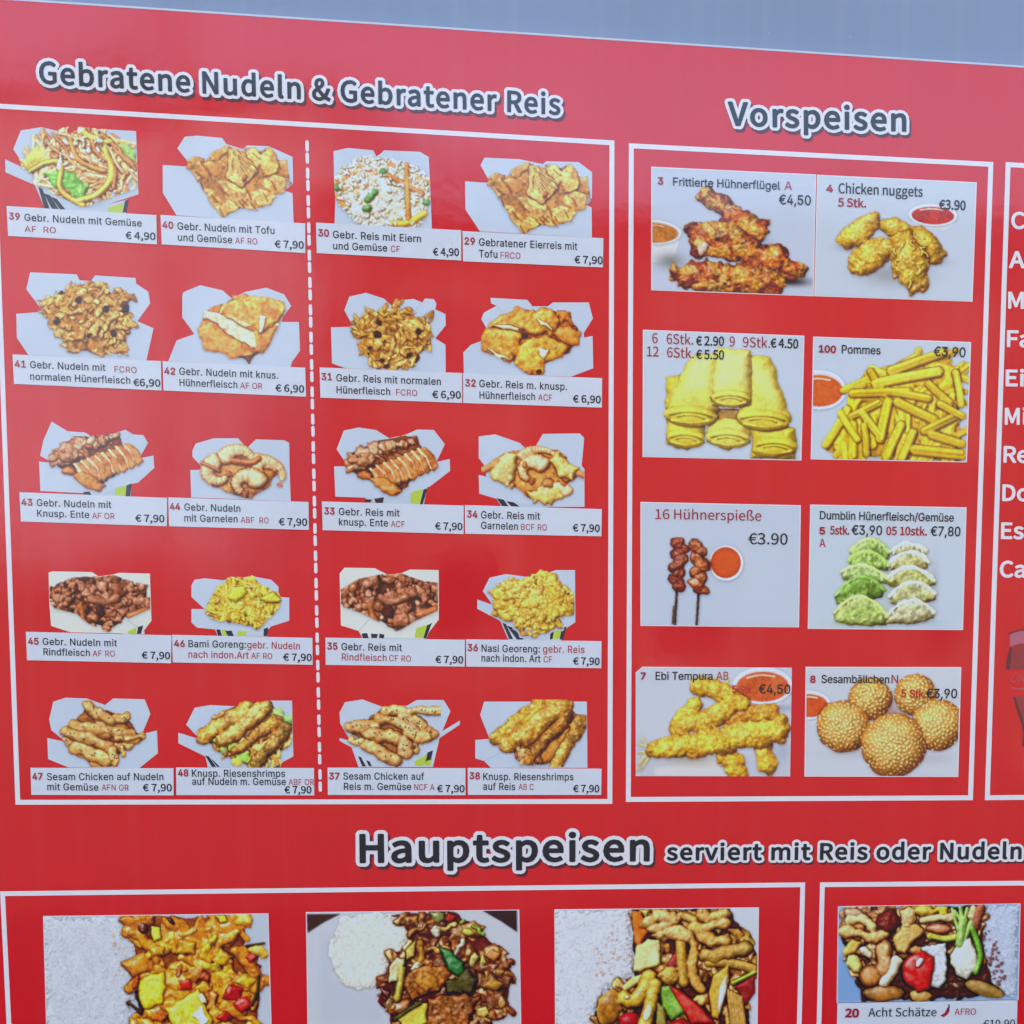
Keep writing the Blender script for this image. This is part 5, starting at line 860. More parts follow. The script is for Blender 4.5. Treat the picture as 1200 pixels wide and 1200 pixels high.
    p.poly([(545, 520), (575, 540), (590, 640), (540, 640)], z=60, col=(130, 120, 60), rnd=8, g=.6)
    p.tube([(500, 400), (490, 450), (440, 520), (390, 500)], 34, z=56, col=(206, 170, 80), col2=(186, 140, 56), g=.8, bump=1, edge=(140, 90, 36), wob=.15); p.tube([(530, 440), (520, 520), (490, 620)], 32, z=62, col=(210, 176, 86), g=.8, bump=1, edge=(150, 100, 40), wob=.15)
    p.blob(500, 570, 16, 34, .2, z=92, col=(228, 216, 180), rel=.1, lump=.3); p.blob(408, 495, 16, 12, 0, z=92, col=(230, 214, 180), rel=.1, lump=.3)
    p.poly([(380, 450), (430, 405), (480, 390), (460, 430), (400, 470)], z=50, col=(204, 184, 120), rnd=10, g=.5)
    p.blob(320, 545, 80, 55, 1.9, z=50, col=(130, 82, 40), col2=(176, 120, 56), mix=.4, lump=.06, rel=.4, g=.7, edge=(200, 150, 80))
    p.blob(420, 610, 50, 40, 0, z=46, col=(150, 36, 50), lump=.1, g=.5); p.blob(650, 640, 60, 40, 0, z=48, col=(150, 34, 44), lump=.1, g=.5)
    for i in range(5): p.tube([(870+i*14, 470+i*8), (890+i*14, 640)], 9, z=44+i, col=(176, 136, 76), g=.4, bump=1)
def r_dish(p):
    p.ao = (.085, .045)
    p.c[:] = np.array((150, 180, 222))/255.
    p.paint([(268, 420), (300, 430), (395, 620), (395, 665), (268, 665)], (120, 160, 214), .8, 4)
    rice_bed(p, [(1010, 176), (1172, 172), (1168, 650), (1110, 640), (1040, 560), (1000, 440), (985, 280)], 200, (184, 196, 220))
    for x, y in p.pts_in([(990, 280), (1060, 330), (1120, 560), (1090, 620), (1000, 480)], 60): p.blob(x, y, 9, 5, p.R.uniform(0, 3), z=8.5, col=(110, 76, 84), rel=.1, lump=.4)
    M = [(300, 178), (1005, 175), (985, 290), (1000, 440), (1050, 560), (1110, 650), (395, 660), (310, 440), (272, 300), (290, 230)]
    p.poly(M, z=2, col=(62, 34, 30), rnd=20, rel=.6, warp=8, bump=1.4)
    Bn = [(206, 160, 104), (222, 186, 136), (176, 124, 76), (190, 140, 84), (226, 200, 160)]
    for x, y in p.pts_in([q for q in M[:4]]+[(820, 400), (600, 480), (395, 560), (310, 440), (272, 300)], 120): veg(p, x, y, p.R.uniform(34, 66), 8+p.R.uniform(0, 16), p.pick(Bn), kind=int(p.R.choice((0, 0, 1))), dark=(110, 66, 50))
    for x, y in p.pts_in([(540, 560), (1000, 520), (1080, 640), (600, 655)], 30): veg(p, x, y, p.R.uniform(20, 40), 8, p.pick([(70, 54, 42), (56, 40, 34), (100, 70, 50)]), kind=0)
    p.blob(345, 205, 40, 24, .2, z=40, col=(190, 150, 130), lump=.2, bump=1, g=.5); p.blob(515, 250, 66, 64, 0, z=44, col=(112, 44, 40), col2=(84, 28, 30), mix=.5, lump=.15, bump=2.6, rel=.4, g=.4, edge=(74, 26, 28))
    p.poly([(540, 330), (590, 270), (660, 262), (700, 300), (650, 350), (600, 415), (560, 395)], z=50, col=(214, 166, 100), col2=(230, 206, 170), rnd=26, rel=.5, warp=7, bump=1.8, g=.6, edge=(166, 106, 60))
    p.tube([(280, 290), (370, 310), (440, 330), (490, 320)], 26, z=46, col=(218, 176, 120), wob=.3, bump=1.8, g=.5, edge=(160, 100, 60)); p.tube([(320, 240), (400, 240), (430, 280)], 24, z=44, col=(224, 190, 140), wob=.3, bump=1.8, g=.5)
    p.tube([(490, 390), (500, 440), (500, 500)], 40, z=52, col=(206, 150, 106), col2=(226, 190, 156), wob=.2, bump=2.4, g=.5, edge=(140, 80, 56)); p.tube([(560, 450), (540, 510), (500, 560)], 28, z=56, col=(226, 210, 190), wob=.15, bump=1.2, g=.5)
    p.poly([(285, 405), (330, 340), (380, 355), (350, 410), (300, 425)], z=50, col=(214, 166, 90), rnd=14, bump=1, g=.6, warp=4); p.blob(350, 470, 44, 28, 1.2, z=48, col=(206, 190, 120), lump=.3, bump=1.6, g=.5); p.blob(400, 400, 34, 20, .5, z=47, col=(220, 204, 180), lump=.3, bump=1.6)
    p.blob(432, 530, 62, 60, 0, z=56, col=(176, 122, 76), col2=(140, 86, 50), lump=.05, bump=.8, rel=.45, g=.9, edge=(90, 46, 30))
    p.blob(500, 620, 110, 44, 0, z=40, col=(150, 104, 60), lump=.08, rel=.4, g=.7, edge=(100, 62, 36)); p.blob(690, 640, 60, 30, 0, z=42, col=(176, 140, 84), lump=.1, rel=.4, g=.6)
    p.tube([(690, 245), (760, 235), (830, 235)], 20, z=48, col=(206, 180, 140), bump=1.5, wob=.2, g=.4, edge=(120, 90, 60)); p.blob(780, 290, 74, 28, .05, z=52, col=(190, 120, 90), lump=.15, bump=1.6, g=.8, edge=(120, 60, 46)); p.tube([(730, 330), (800, 350), (860, 335)], 18, z=48, col=(170, 166, 70), rel=.5, g=.5); p.tube([(740, 345), (810, 362), (860, 352)], 8, z=54, col=(56, 70, 34), rel=.5)
    p.blob(700, 195, 60, 30, 0, z=44, col=(200, 170, 80), lump=.2, bump=1, g=.5); p.poly([(755, 180), (815, 175), (812, 215), (780, 222)], z=48, col=(206, 180, 60), rnd=10, g=.6); p.blob(615, 220, 40, 46, .3, z=46, col=(220, 176, 130), lump=.2, bump=2, g=.5)
    p.tube([(985, 180), (970, 230), (955, 270)], 24, z=46, col=(150, 86, 70), wob=.3, bump=2, g=.5); p.tube([(945, 185), (930, 230)], 16, z=48, col=(206, 180, 140), wob=.3, bump=1.5, g=.5)
    for a, b, w in [((880, 375), (895, 250), 22), ((890, 260), (850, 200), 9), ((892, 260), (880, 185), 10), ((900, 260), (915, 190), 9), ((870, 300), (838, 190), 8), ((905, 350), (935, 260), 12)]: p.tube([a, b], w, z=56, col=(150, 186, 110), col2=(110, 160, 80), g=.5, smooth=False, bump=.8)
    p.poly([(835, 420), (880, 370), (930, 338), (960, 400), (975, 490), (920, 560), (870, 530), (835, 470)], z=62, col=(206, 206, 196), rnd=22, rel=.3, bump=1, warp=4, g=.5, edge=(176, 176, 150)); p.tube([(940, 290), (975, 380), (990, 450), (965, 520)], 14, z=62, col=(106, 166, 66), g=.6, bump=.8)
    p.poly([(640, 400), (740, 370), (812, 365), (815, 560), (780, 600), (740, 590)], z=54, col=(200, 204, 214), rnd=14, rel=.2, bump=1.4, warp=6, g=.4)
    p.poly([(592, 480), (620, 430), (700, 405), (748, 440), (752, 510), (730, 600), (670, 620), (600, 550)], z=66, col=(186, 36, 42), col2=(160, 26, 36), mix=.3, rnd=40, rel=.4, warp=4, g=1, edge=(140, 30, 34)); p.blob(675, 465, 14, 26, .5, z=96, col=(232, 200, 206), rel=.05, lump=.3)
    p.blob(1010, 610, 100, 36, .35, z=40, col=(140, 110, 64), rel=.4, lump=.05, g=.5); p.blob(650, 400, 26, 20, 0, z=62, col=(200, 140, 90), lump=.4, bump=2)
CREAM = (226, 228, 224)
# frame, number, what it shows, carton outline, food outline, painter, seed
DISHES = [
 ('A', 39, 'noodles with vegetables', [(52,150),(82,76),(162,64),(300,96),(385,71),(532,79),(541,326),(420,365),(322,380),(137,290),(22,240),(20,189),(104,228)],
  [(100,205),(140,140),(185,110),(255,85),(300,88),(370,72),(440,92),(500,120),(535,165),(540,255),(490,300),(400,345),(325,376),(270,350),(200,295),(120,238)], d_noodle_veg, 3, 0),
 ('A', 40, 'fried tofu slices', [(693,147),(722,101),(770,97),(868,106),(885,130),(950,150),(965,135),(1050,138),(1143,180),(1145,285),(1110,312),(1143,322),(1147,440),(690,408),(636,320),(636,211),(735,218),(740,205)],
  [(740,215),(800,185),(890,132),(960,160),(1050,142),(1090,185),(1128,200),(1128,260),(1090,325),(1050,370),(950,388),(875,417),(835,375),(780,290)], d_tofu, 4, 0),
 ('B', 30, 'fried rice with peas and carrot', [(103,157),(160,145),(258,154),(270,178),(290,165),(300,154),(440,160),(475,180),(482,330),(487,467),(107,443),(110,345),(105,270)],
  [(106,270),(150,215),(180,190),(250,175),(320,190),(390,200),(470,250),(480,340),(470,400),(430,455),(330,458),(200,440),(160,395),(115,350)], d_rice_veg, 5, 0),
 ('B', 29, 'fried tofu slices', [(677,212),(693,183),(830,189),(920,208),(935,197),(1060,200),(1113,240),(1112,350),(1090,368),(1111,378),(1112,495),(675,471),(618,385),(617,275),(715,282)],
  'TOFU', d_tofu, 4, 0),
 ('C', 41, 'brown stir fried chicken', [(103,130),(118,64),(300,72),(312,95),(355,98),(372,76),(530,86),(532,108),(580,140),(587,185),(537,255),(600,283),(572,408),(112,387),(66,320),(64,226),(170,218)],
  [(165,190),(230,145),(300,110),(345,88),(400,108),(470,140),(520,155),(500,210),(535,265),(490,320),(480,370),(380,392),(290,380),(250,330),(215,290),(180,235)], d_brown, 6, 0),
 ('C', 42, 'crisp orange chicken slices', [(712,160),(716,142),(782,114),(870,135),(905,165),(960,140),(1040,124),(1110,150),(1138,195),(1105,240),(1100,258),(1168,258),(1172,370),(1140,415),(1135,435),(658,411),(690,330),(760,305),(712,240)],
  [(765,285),(800,215),(905,160),(1010,155),(1100,180),(1118,215),(1070,320),(1025,385),(970,420),(900,395),(795,368)], d_crispy_slabs, 7, 0),
 ('D', 31, 'brown stir fried chicken', [(145,145),(165,92),(230,77),(300,100),(330,128),(360,130),(380,105),(415,101),(450,115),(460,100),(495,102),(505,120),(500,142),(540,160),(541,205),(500,255),(540,280),(541,388),(150,372),(97,353),(93,212),(180,210)],
  [(185,190),(240,150),(310,140),(350,122),(390,150),(450,175),(485,165),(465,220),(492,270),(440,310),(430,345),(330,378),(240,345),(220,300),(190,240)], d_brown, 8, 0),
 ('D', 32, 'crisp golden chicken pieces', [(680,180),(690,155),(740,128),(718,118),(716,97),(860,105),(880,130),(940,130),(960,115),(1100,115),(1116,178),(1080,235),(1082,252),(1115,246),(1117,372),(1030,405),(612,392),(610,310),(640,280),(690,262),(700,215)],
  [(680,262),(720,190),(800,150),(920,130),(1040,155),(1078,225),(1070,280),(1010,325),(930,365),(900,400),(830,385),(800,345),(720,325)], d_crispy_chunks, 9, 0),
 ('E', 43, 'sliced crisp duck', [(157,180),(170,120),(202,47),(265,85),(335,90),(355,105),(440,95),(490,79),(520,97),(560,100),(579,130),(545,190),(600,180),(603,228),(540,285),(440,308),(400,330),(158,318),(153,203),(205,208)],
  [(190,160),(290,105),(465,95),(550,185),(480,235),(390,325),(300,285),(230,230)], d_duck, 10, 0),
 ('E', 44, 'peeled prawns', [(752,160),(765,133),(835,112),(930,112),(965,150),(1000,116),(1110,120),(1130,130),(1131,225),(1136,358),(747,343),(744,236),(800,235),(752,185)],
  [(785,200),(870,160),(930,135),(1000,160),(1100,225),(1090,265),(1030,330),(990,352),(900,335),(800,285)], d_shrimp44, 11, 0),
 ('F', 33, 'sliced crisp duck', [(115,155),(143,82),(200,70),(270,80),(320,112),(385,98),(430,78),(495,80),(538,135),(505,205),(557,193),(558,240),(480,300),(380,335),(340,348),(110,340),(105,222),(160,222)],
  [(145,175),(250,115),(435,95),(505,205),(440,255),(350,342),(260,300),(165,240)], d_duck, 10, 0),
 ('F', 34, 'prawns and squid', [(670,105),(735,97),(830,130),(862,160),(895,140),(920,95),(1065,93),(1082,110),(1072,220),(1083,232),(1083,380),(930,380),(760,355),(672,328),(670,255),(700,262),(690,215),(670,190)],
  [(690,235),(750,175),(800,155),(980,150),(1078,250),(1010,330),(930,375),(860,345),(780,290)], d_shrimp34, 12, 0),
 ('G', 45, 'dark fried beef', [(190,70),(205,65),(360,68),(385,85),(440,78),(465,71),(586,74),(592,258),(560,300),(565,310),(275,303),(200,278),(193,190)],
  [(192,125),(290,88),(380,85),(440,78),(500,100),(585,120),(588,210),(500,250),(425,302),(340,265),(300,230),(215,210),(192,180)], d_beef, 13, 1),
 ('G', 46, 'thin yellow noodles', [(748,120),(760,98),(800,92),(870,100),(985,84),(1060,98),(1088,125),(1088,165),(1130,168),(1130,258),(1060,280),(1040,300),(1045,318),(850,314),(840,292),(770,285),(748,265),(748,212),(800,213),(748,165)],
  [(805,200),(850,130),(900,90),(980,88),(1040,130),(1085,150),(1100,180),(1060,240),(1000,288),(940,275),(860,250),(810,225)], d_bami, 14, 0),
 ('H', 35, 'dark fried beef', [(120,70),(138,48),(250,50),(300,75),(350,68),(380,55),(487,57),(487,240),(440,300),(435,312),(210,305),(190,282),(125,262)],
  [(123,130),(190,90),(290,70),(350,70),(420,95),(486,105),(486,205),(400,245),(335,285),(270,250),(200,215),(125,190)], d_beef, 15, 1),
 ('H', 36, 'yellow fried rice', [(650,135),(675,85),(735,72),(810,82),(870,75),(920,57),(991,57),(992,250),(955,275),(940,317),(750,315),(715,245),(629,200),(630,166),(685,185)],
  [(680,175),(730,110),(815,95),(830,70),(890,80),(910,110),(990,140),(990,200),(900,260),(835,290),(760,245),(700,200)], d_nasi, 16, 0),
 ('I', 47, 'sesame chicken strips', [(187,140),(203,72),(250,57),(330,60),(400,85),(430,60),(550,63),(572,118),(540,195),(597,182),(600,268),(560,300),(530,325),(260,322),(183,290),(180,210),(250,225),(195,180)],
  [(230,180),(330,80),(440,110),(500,140),(545,205),(470,270),(440,318),(350,312),(270,240)], d_sesame47, 17, 0),
 ('I', 48, 'breaded prawns on noodles', [(708,160),(740,95),(800,85),(900,90),(1030,68),(1110,68),(1115,280),(1060,310),(1040,325),(820,322),(790,285),(678,230),(678,190),(760,215)],
  [(745,190),(800,115),(900,85),(1035,68),(1060,120),(1112,150),(1113,230),(1030,310),(960,325),(880,300),(800,255)], d_shrimps48, 18, 0),
 ('J', 37, 'sesame chicken strips', [(120,110),(140,72),(205,62),(285,92),(370,85),(405,64),(505,64),(530,105),(500,180),(565,140),(565,155),(490,205),(465,312),(190,312),(165,240),(120,215),(120,205),(160,215),(122,150)],
  [(150,160),(290,95),(400,100),(440,130),(470,190),(400,250),(320,305),(220,250),(170,215)], d_sesame37, 19, 0),
 ('J', 38, 'breaded prawns', [(640,120),(655,70),(1035,70),(1037,315),(680,315),(655,290),(622,280),(622,212),(675,208)],
  [(670,210),(740,130),(860,72),(955,70),(1032,120),(1030,190),(940,312),(830,310),(740,250)], d_shrimps38, 20, 0)]
CLIPS = {39: [(60,150),(160,66),(300,60),(532,79),(541,300),(322,380),(137,290),(80,210)], 48: [(720,40),(1113,40),(1113,285),(1040,325),(700,325)], 38: [(600,60),(1035,60),(1035,313),(600,313)],
         45: [(190,50),(588,50),(588,400),(190,400)], 35: [(121,40),(486,40),(486,400),(121,400)], 34: [(600,60),(1083,60),(1083,400),(600,400)], 30: [(104,140),(482,140),(484,460),(106,446)], 36: [(600,50),(992,50),(992,400),(600,400)],
         47: [(180,50),(600,50),(600,321),(180,321)], 43: [(0,0),(600,0),(600,400),(0,400)]}
QUADS = {3: ('K1', [(70,47),(614,73),(606,475),(70,455)], k_wings), 4: ('K1', [(625,74),(1152,99),(1138,493),(616,475)], k_nuggets),
         6: ('K2', [(42,50),(575,70),(565,482),(41,470)], k_rolls), 100: ('K2', [(612,73),(1133,91),(1119,488),(604,478)], k_fries),
         16: ('K3', [(34,55),(563,66),(557,469),(34,464)], k_skewers), 5: ('K3', [(602,64),(1118,73),(1106,478),(594,474)], k_dumplings),
         7: ('K4', [(14,80),(36,61),(537,64),(531,428),(14,427)], k_tempura), 8: ('K4', [(587,64),(1100,65),(1090,427),(583,426)], k_balls),
         201: ('O', [(188,124),(1140,113),(1158,760),(206,770)], o_dish), 202: ('P', [(78,118),(1070,107),(1082,800),(88,810)], p_dish),
         203: ('Q', [(80,102),(1000,93),(992,780),(84,785)], q_dish), 20: ('R', [(270,182),(1178,168),(1167,648),(263,664)], r_dish)}
TOFU = [(740,215),(800,185),(890,132),(960,160),(1050,142),(1090,185),(1128,200),(1128,260),(1090,325),(1050,370),(950,388),(875,417),(835,375),(780,290)]
def make_dish(fr, num, food, fn, seed, cart=None, kind=0):
    f = FR[fr]
    if num == 29:                                   # the same picture as dish 40, printed a little further over
        food = TOFU; f = (f[0]-26*.3, f[1]+65*.3, f[2])
    b = bbox(food, 26)
    clip = CLIPS.get(num)
    if fn is d_beef: clip = food
    if clip: b = (max(b[0], min(q[0] for q in clip)-2), max(b[1], min(q[1] for q in clip)-2), min(b[2], max(q[0] for q in clip)+2), min(b[3], max(q[1] for q in clip)+2))
    p = Pic(f, b, seed, clip)
    if cart is not None and num != 29: p.carton = (cart, (214, 218, 218) if kind else (188, 203, 226))
    elif cart is not None: p.carton = ([(x+26, y-65) for x, y in cart], (188, 203, 226))
    if fn is d_duck: fn(p, food, *((0, 0) if num == 43 else (-45, 18)))
    else: fn(p, food)
    p.render()
    return p
BG = {3: (186, 198, 220), 4: (190, 203, 222), 6: (190, 204, 224), 100: (190, 204, 224), 16: (187, 200, 221), 5: (190, 205, 223), 7: (194, 203, 220), 8: (196, 205, 220), 201: (188, 198, 216), 202: (196, 202, 216), 203: (200, 208, 224), 20: (150, 180, 222)}
def make_quad(fr, num, Q, fn):
    p = Pic(FR[fr], bbox(Q, 1), num, inside_clip(Q), bg=BG[num]); p.quad = Q
    fn(p); p.render()
    return p
def inside_clip(Q): return None
# ================================================================ building
COL = sc.collection
def plane_pt(px, py, y=0.):
    """picture pixel (1200 px photograph) -> point on the board's face"""
    d = ROT.T @ np.array([(px-CX)/FPX, (py-CY)/FPX, 1.])
    return (DIST*d[0]/d[2], y, EYE-DIST*d[1]/d[2])
def plane_arr(X, Y):
    d = np.stack([(X-CX)/FPX, (Y-CY)/FPX, np.ones_like(X)], -1) @ ROT
    return DIST*d[..., 0]/d[..., 2], EYE-DIST*d[..., 1]/d[..., 2]
def fpt(fr, x, y):
    f = FR[fr] if isinstance(fr, str) else fr
    return f[0]+x*f[2], f[1]+y*f[2]
def link(name, me, parent=None, **props):
    o = bpy.data.objects.new(name, me); COL.objects.link(o)
    if parent is not None: o.parent = parent
    for k, v in props.items(): o[k] = v
    return o
def mesh(name, V, F, mat):
    me = bpy.data.meshes.new(name); me.from_pydata([tuple(map(float, v)) for v in V], [], F); me.update()
    me.materials.append(mat)
    return me
# ---------------------------------------------------------------- materials
def lin(c):
    c = np.asarray(c, float)/255.
    return np.where(c <= .04045, c/12.92, ((c+.055)/1.055)**2.4)
PAPER = lin((214, 216, 230))
def alb(c, veil=(.02, .025, .035)):
    """colour as it looks on the shaded board -> the ink's own reflectance"""
    return np.clip((lin(c)-np.array(veil))/(PAPER-np.array(veil))*np.array((.88, .785, .72)), .004, .85)
def film_bump(nt, bsdf, k=1.):
    """the laminated vinyl: faint orange peel and long shallow waves"""
    tc = nt.nodes.new('ShaderNodeTexCoord')
    n1 = nt.nodes.new('ShaderNodeTexNoise'); n1.inputs['Scale'].default_value = 55; n1.inputs['Detail'].default_value = 2
    n2 = nt.nodes.new('ShaderNodeTexNoise'); n2.inputs['Scale'].default_value = 2.2; n2.inputs['Detail'].default_value = 2
    ma = nt.nodes.new('ShaderNodeMath'); ma.operation = 'MULTIPLY_ADD'; ma.inputs[1].default_value = .024*k
    mb = nt.nodes.new('ShaderNodeMath'); mb.operation = 'MULTIPLY'; mb.inputs[1].default_value = 1.2*k
    bp = nt.nodes.new('ShaderNodeBump'); bp.inputs['Strength'].default_value = 1; bp.inputs['Distance'].default_value = .004
    for n in (n1, n2): nt.links.new(tc.outputs['Object'], n.inputs['Vector'])
    nt.links.new(n1.outputs['Fac'], ma.inputs[0]); nt.links.new(n2.outputs['Fac'], mb.inputs[0]); nt.links.new(mb.outputs[0], ma.inputs[2])
    nt.links.new(ma.outputs[0], bp.inputs['Height']); nt.links.new(bp.outputs[0], bsdf.inputs['Normal'])
    return tc
GLOSS = dict(rough=.075, ior=1.6)
def print_mat(name, color=None, attr=False, grain=.03, mottle=None, dust=0):
    m = bpy.data.materials.new(name); m.use_nodes = True; nt = m.node_tree; b = nt.nodes['Principled BSDF']
    b.inputs['Roughness'].default_value = GLOSS['rough']; b.inputs['IOR'].default_value = GLOSS['ior']
    tc = film_bump(nt, b)
    sm = nt.nodes.new('ShaderNodeTexNoise'); sm.inputs['Scale'].default_value = 5; sm.inputs['Detail'].default_value = 8; sm.inputs['Roughness'].default_value = .65
    sr = nt.nodes.new('ShaderNodeMapRange'); sr.inputs['From Min'].default_value = .3; sr.inputs['From Max'].default_value = .75
    sr.inputs['To Min'].default_value = GLOSS['rough']*.7; sr.inputs['To Max'].default_value = GLOSS['rough']*2.2
    nt.links.new(tc.outputs['Object'], sm.inputs['Vector']); nt.links.new(sm.outputs['Fac'], sr.inputs['Value']); nt.links.new(sr.outputs[0], b.inputs['Roughness'])
    mix = nt.nodes.new('ShaderNodeMix'); mix.data_type = 'RGBA'; mix.blend_type = 'MULTIPLY'; mix.inputs['Factor'].default_value = 1
    ns = nt.nodes.new('ShaderNodeTexNoise'); ns.inputs['Scale'].default_value = 900 if mottle is None else mottle; ns.inputs['Detail'].default_value = 3
    mr = nt.nodes.new('ShaderNodeMapRange'); mr.inputs['To Min'].default_value = 1-grain*2; mr.inputs['To Max'].default_value = 1+grain*2
    nt.links.new(tc.outputs['Object'], ns.inputs['Vector']); nt.links.new(ns.outputs['Fac'], mr.inputs['Value'])
    if attr:
        a = nt.nodes.new('ShaderNodeAttribute'); a.attribute_name = 'ink'; src = a.outputs['Color']
        nt.links.new(src, mix.inputs['A'])
    else:
        mix.inputs['A'].default_value = (*color, 1)
    nt.links.new(mr.outputs[0], mix.inputs['B'])
    if dust:                                                # settled dust specks and thin pale vertical streaks
        vo = nt.nodes.new('ShaderNodeTexVoronoi'); vo.inputs['Scale'].default_value = 26
        v1 = nt.nodes.new('ShaderNodeMapRange'); v1.inputs['From Min'].default_value = .025; v1.inputs['From Max'].default_value = .045; v1.inputs['To Min'].default_value = .5*dust; v1.inputs['To Max'].default_value = 0
        mp = nt.nodes.new('ShaderNodeMapping'); mp.inputs['Scale'].default_value = (38, 1, .8)
        n3 = nt.nodes.new('ShaderNodeTexNoise'); n3.inputs['Scale'].default_value = 1; n3.inputs['Detail'].default_value = 4
        v2 = nt.nodes.new('ShaderNodeMapRange'); v2.inputs['From Min'].default_value = .5; v2.inputs['From Max'].default_value = .78; v2.inputs['To Max'].default_value = .16*dust
        ad = nt.nodes.new('ShaderNodeMath'); ad.operation = 'ADD'; ad.use_clamp = True
        m2 = nt.nodes.new('ShaderNodeMix'); m2.data_type = 'RGBA'; m2.inputs['B'].default_value = (.42, .40, .40, 1)
        nt.links.new(tc.outputs['Object'], vo.inputs['Vector']); nt.links.new(vo.outputs['Distance'], v1.inputs['Value'])
        nt.links.new(tc.outputs['Object'], mp.inputs['Vector']); nt.links.new(mp.outputs[0], n3.inputs['Vector']); nt.links.new(n3.outputs['Fac'], v2.inputs['Value'])
        nt.links.new(v1.outputs[0], ad.inputs[0]); nt.links.new(v2.outputs[0], ad.inputs[1]); nt.links.new(ad.outputs[0], m2.inputs['Factor'])
        nt.links.new(mix.outputs['Result'], m2.inputs['A']); nt.links.new(m2.outputs['Result'], b.inputs['Base Color'])
    else: nt.links.new(mix.outputs['Result'], b.inputs['Base Color'])
    return m
RED = print_mat('red_vinyl', (.76, .006, .012), grain=.04, mottle=6, dust=.13)
WHITE = print_mat('white_print', (.88, .80, .745), grain=.015, mottle=30)
LABEL = print_mat('pale_label_print', tuple(alb((198, 209, 229))), grain=.015, mottle=20)
CARTON = print_mat('pale_carton_print', tuple(alb((188, 203, 226))), grain=.03, mottle=12)
CREAMC = print_mat('cream_carton_print', tuple(alb((214, 218, 218))), grain=.03, mottle=12)
BLACK = print_mat('black_ink', (.012, .014, .022))
NAVY = print_mat('dark_heading_ink', (.010, .012, .02))
GREY = print_mat('grey_caption_ink', (.014, .018, .030))
REDINK = print_mat('red_ink', (.46, .022, .045))
BRED = print_mat('crimson_ink', (.42, .012, .035))
SHADOW = print_mat('drop_shadow_ink', (.10, .012, .022))
FOOD = print_mat('food_picture_print', attr=True, grain=.02)
# ---------------------------------------------------------------- letters from outlines
_GC = {}
def glyph(font, ch):
    k = (font, ch)
    if k not in _GC:
        adv, s = GLYPHS[font][ch]
        loops = [[tuple(int(v)/200. for v in q.split(',')) for q in L.split()] for L in s.split('|')] if s else []
        tris = []; pts = []
        if loops:
            P0 = [p for L in loops for p in L]; E0 = []; b = 0
            for L in loops: E0 += [(b+i, b+(i+1) % len(L)) for i in range(len(L))]; b += len(L)
            r = delaunay_2d_cdt([Vector(p) for p in P0], E0, [], 0, 1e-5)
            pts = [(v[0], v[1]) for v in r[0]]
            for f in r[2]:
                cx = sum(pts[i][0] for i in f)/len(f); cy = sum(pts[i][1] for i in f)/len(f); wn = 0
                for L in loops:
                    for (x1, y1), (x2, y2) in zip(L, L[1:]+L[:1]):
                        if (y1 > cy) != (y2 > cy) and cx < (x2-x1)*(cy-y1)/(y2-y1)+x1: wn += 1 if y2 > y1 else -1
                if wn: tris.append(tuple(f))
            used = sorted({i for t in tris for i in t}); mp = {u: k for k, u in enumerate(used)}
            pts = [pts[u] for u in used]; tris = [tuple(mp[i] for i in t) for t in tris]
        _GC[k] = (adv/200., loops, pts, tris)
    return _GC[k]
_DC = {}
def dilated(font, ch, sx, sy, r, K):
    '''glyph outline grown by r (metres): glyph, edge quads and corner discs merged by a constrained triangulation'''
    key = (font, ch, round(sx*1e5), round(sy*1e5), round(r*1e6))
    if key in _DC: return _DC[key]
    loops = [[(x*sx*1000, y*sy*1000) for x, y in L] for L in glyph(font, ch)[1]]; R = r*1000
    polys = [[p for p in L] for L in loops]; ring = []
    for L in loops:
        n = len(L)
        for j in range(n):
            x, y = L[j]; x2, y2 = L[(j+1) % n]
            ph = j*.37
            ring.append([(x+R*math.cos(ph+k*2*math.pi/K), y+R*math.sin(ph+k*2*math.pi/K)) for k in range(K)])
            l = math.hypot(x2-x, y2-y)
            if l > 1e-6:
                nx, ny = -(y2-y)/l*R, (x2-x)/l*R
                ring.append([(x-nx, y-ny), (x2-nx, y2-ny), (x2+nx, y2+ny), (x+nx, y+ny)])
    P0 = []; E0 = []
    for L in polys+ring:
        b = len(P0); P0 += L; E0 += [(b+i, b+(i+1) % len(L)) for i in range(len(L))]
    rr = delaunay_2d_cdt([Vector(p) for p in P0], E0, [], 0, 1e-4)
    pts = np.array([(v[0], v[1]) for v in rr[0]]); T = np.array([f for f in rr[2] if len(f) == 3])
    c = pts[T].mean(1)
    def wind(L):
        w = np.zeros(len(c), int)
        for (x1, y1), (x2, y2) in zip(L, L[1:]+L[:1]):
            if y1 == y2: continue
            m = ((y1 > c[:, 1]) != (y2 > c[:, 1])) & (c[:, 0] < (x2-x1)*(c[:, 1]-y1)/(y2-y1)+x1)
            w += np.where(m, 1 if y2 > y1 else -1, 0)
        return w
    keep = sum(wind(L) for L in polys) != 0
    # distance to the outline decides the rest
    D = np.full(len(c), 1e9)
    for L in loops:
        for (x1, y1), (x2, y2) in zip(L, L[1:]+L[:1]):
            dx, dy = x2-x1, y2-y1; q = dx*dx+dy*dy+1e-12
            t = np.clip(((c[:, 0]-x1)*dx+(c[:, 1]-y1)*dy)/q, 0, 1)
            D = np.minimum(D, np.hypot(c[:, 0]-x1-t*dx, c[:, 1]-y1-t*dy))
    keep |= D < R*.96
    T = T[keep]; used = np.unique(T); mp = np.zeros(len(pts), int); mp[used] = np.arange(len(used))
    out = ([tuple(p/1000.) for p in pts[used]], [tuple(int(v) for v in t) for t in mp[T]])
    _DC[key] = out
    return out
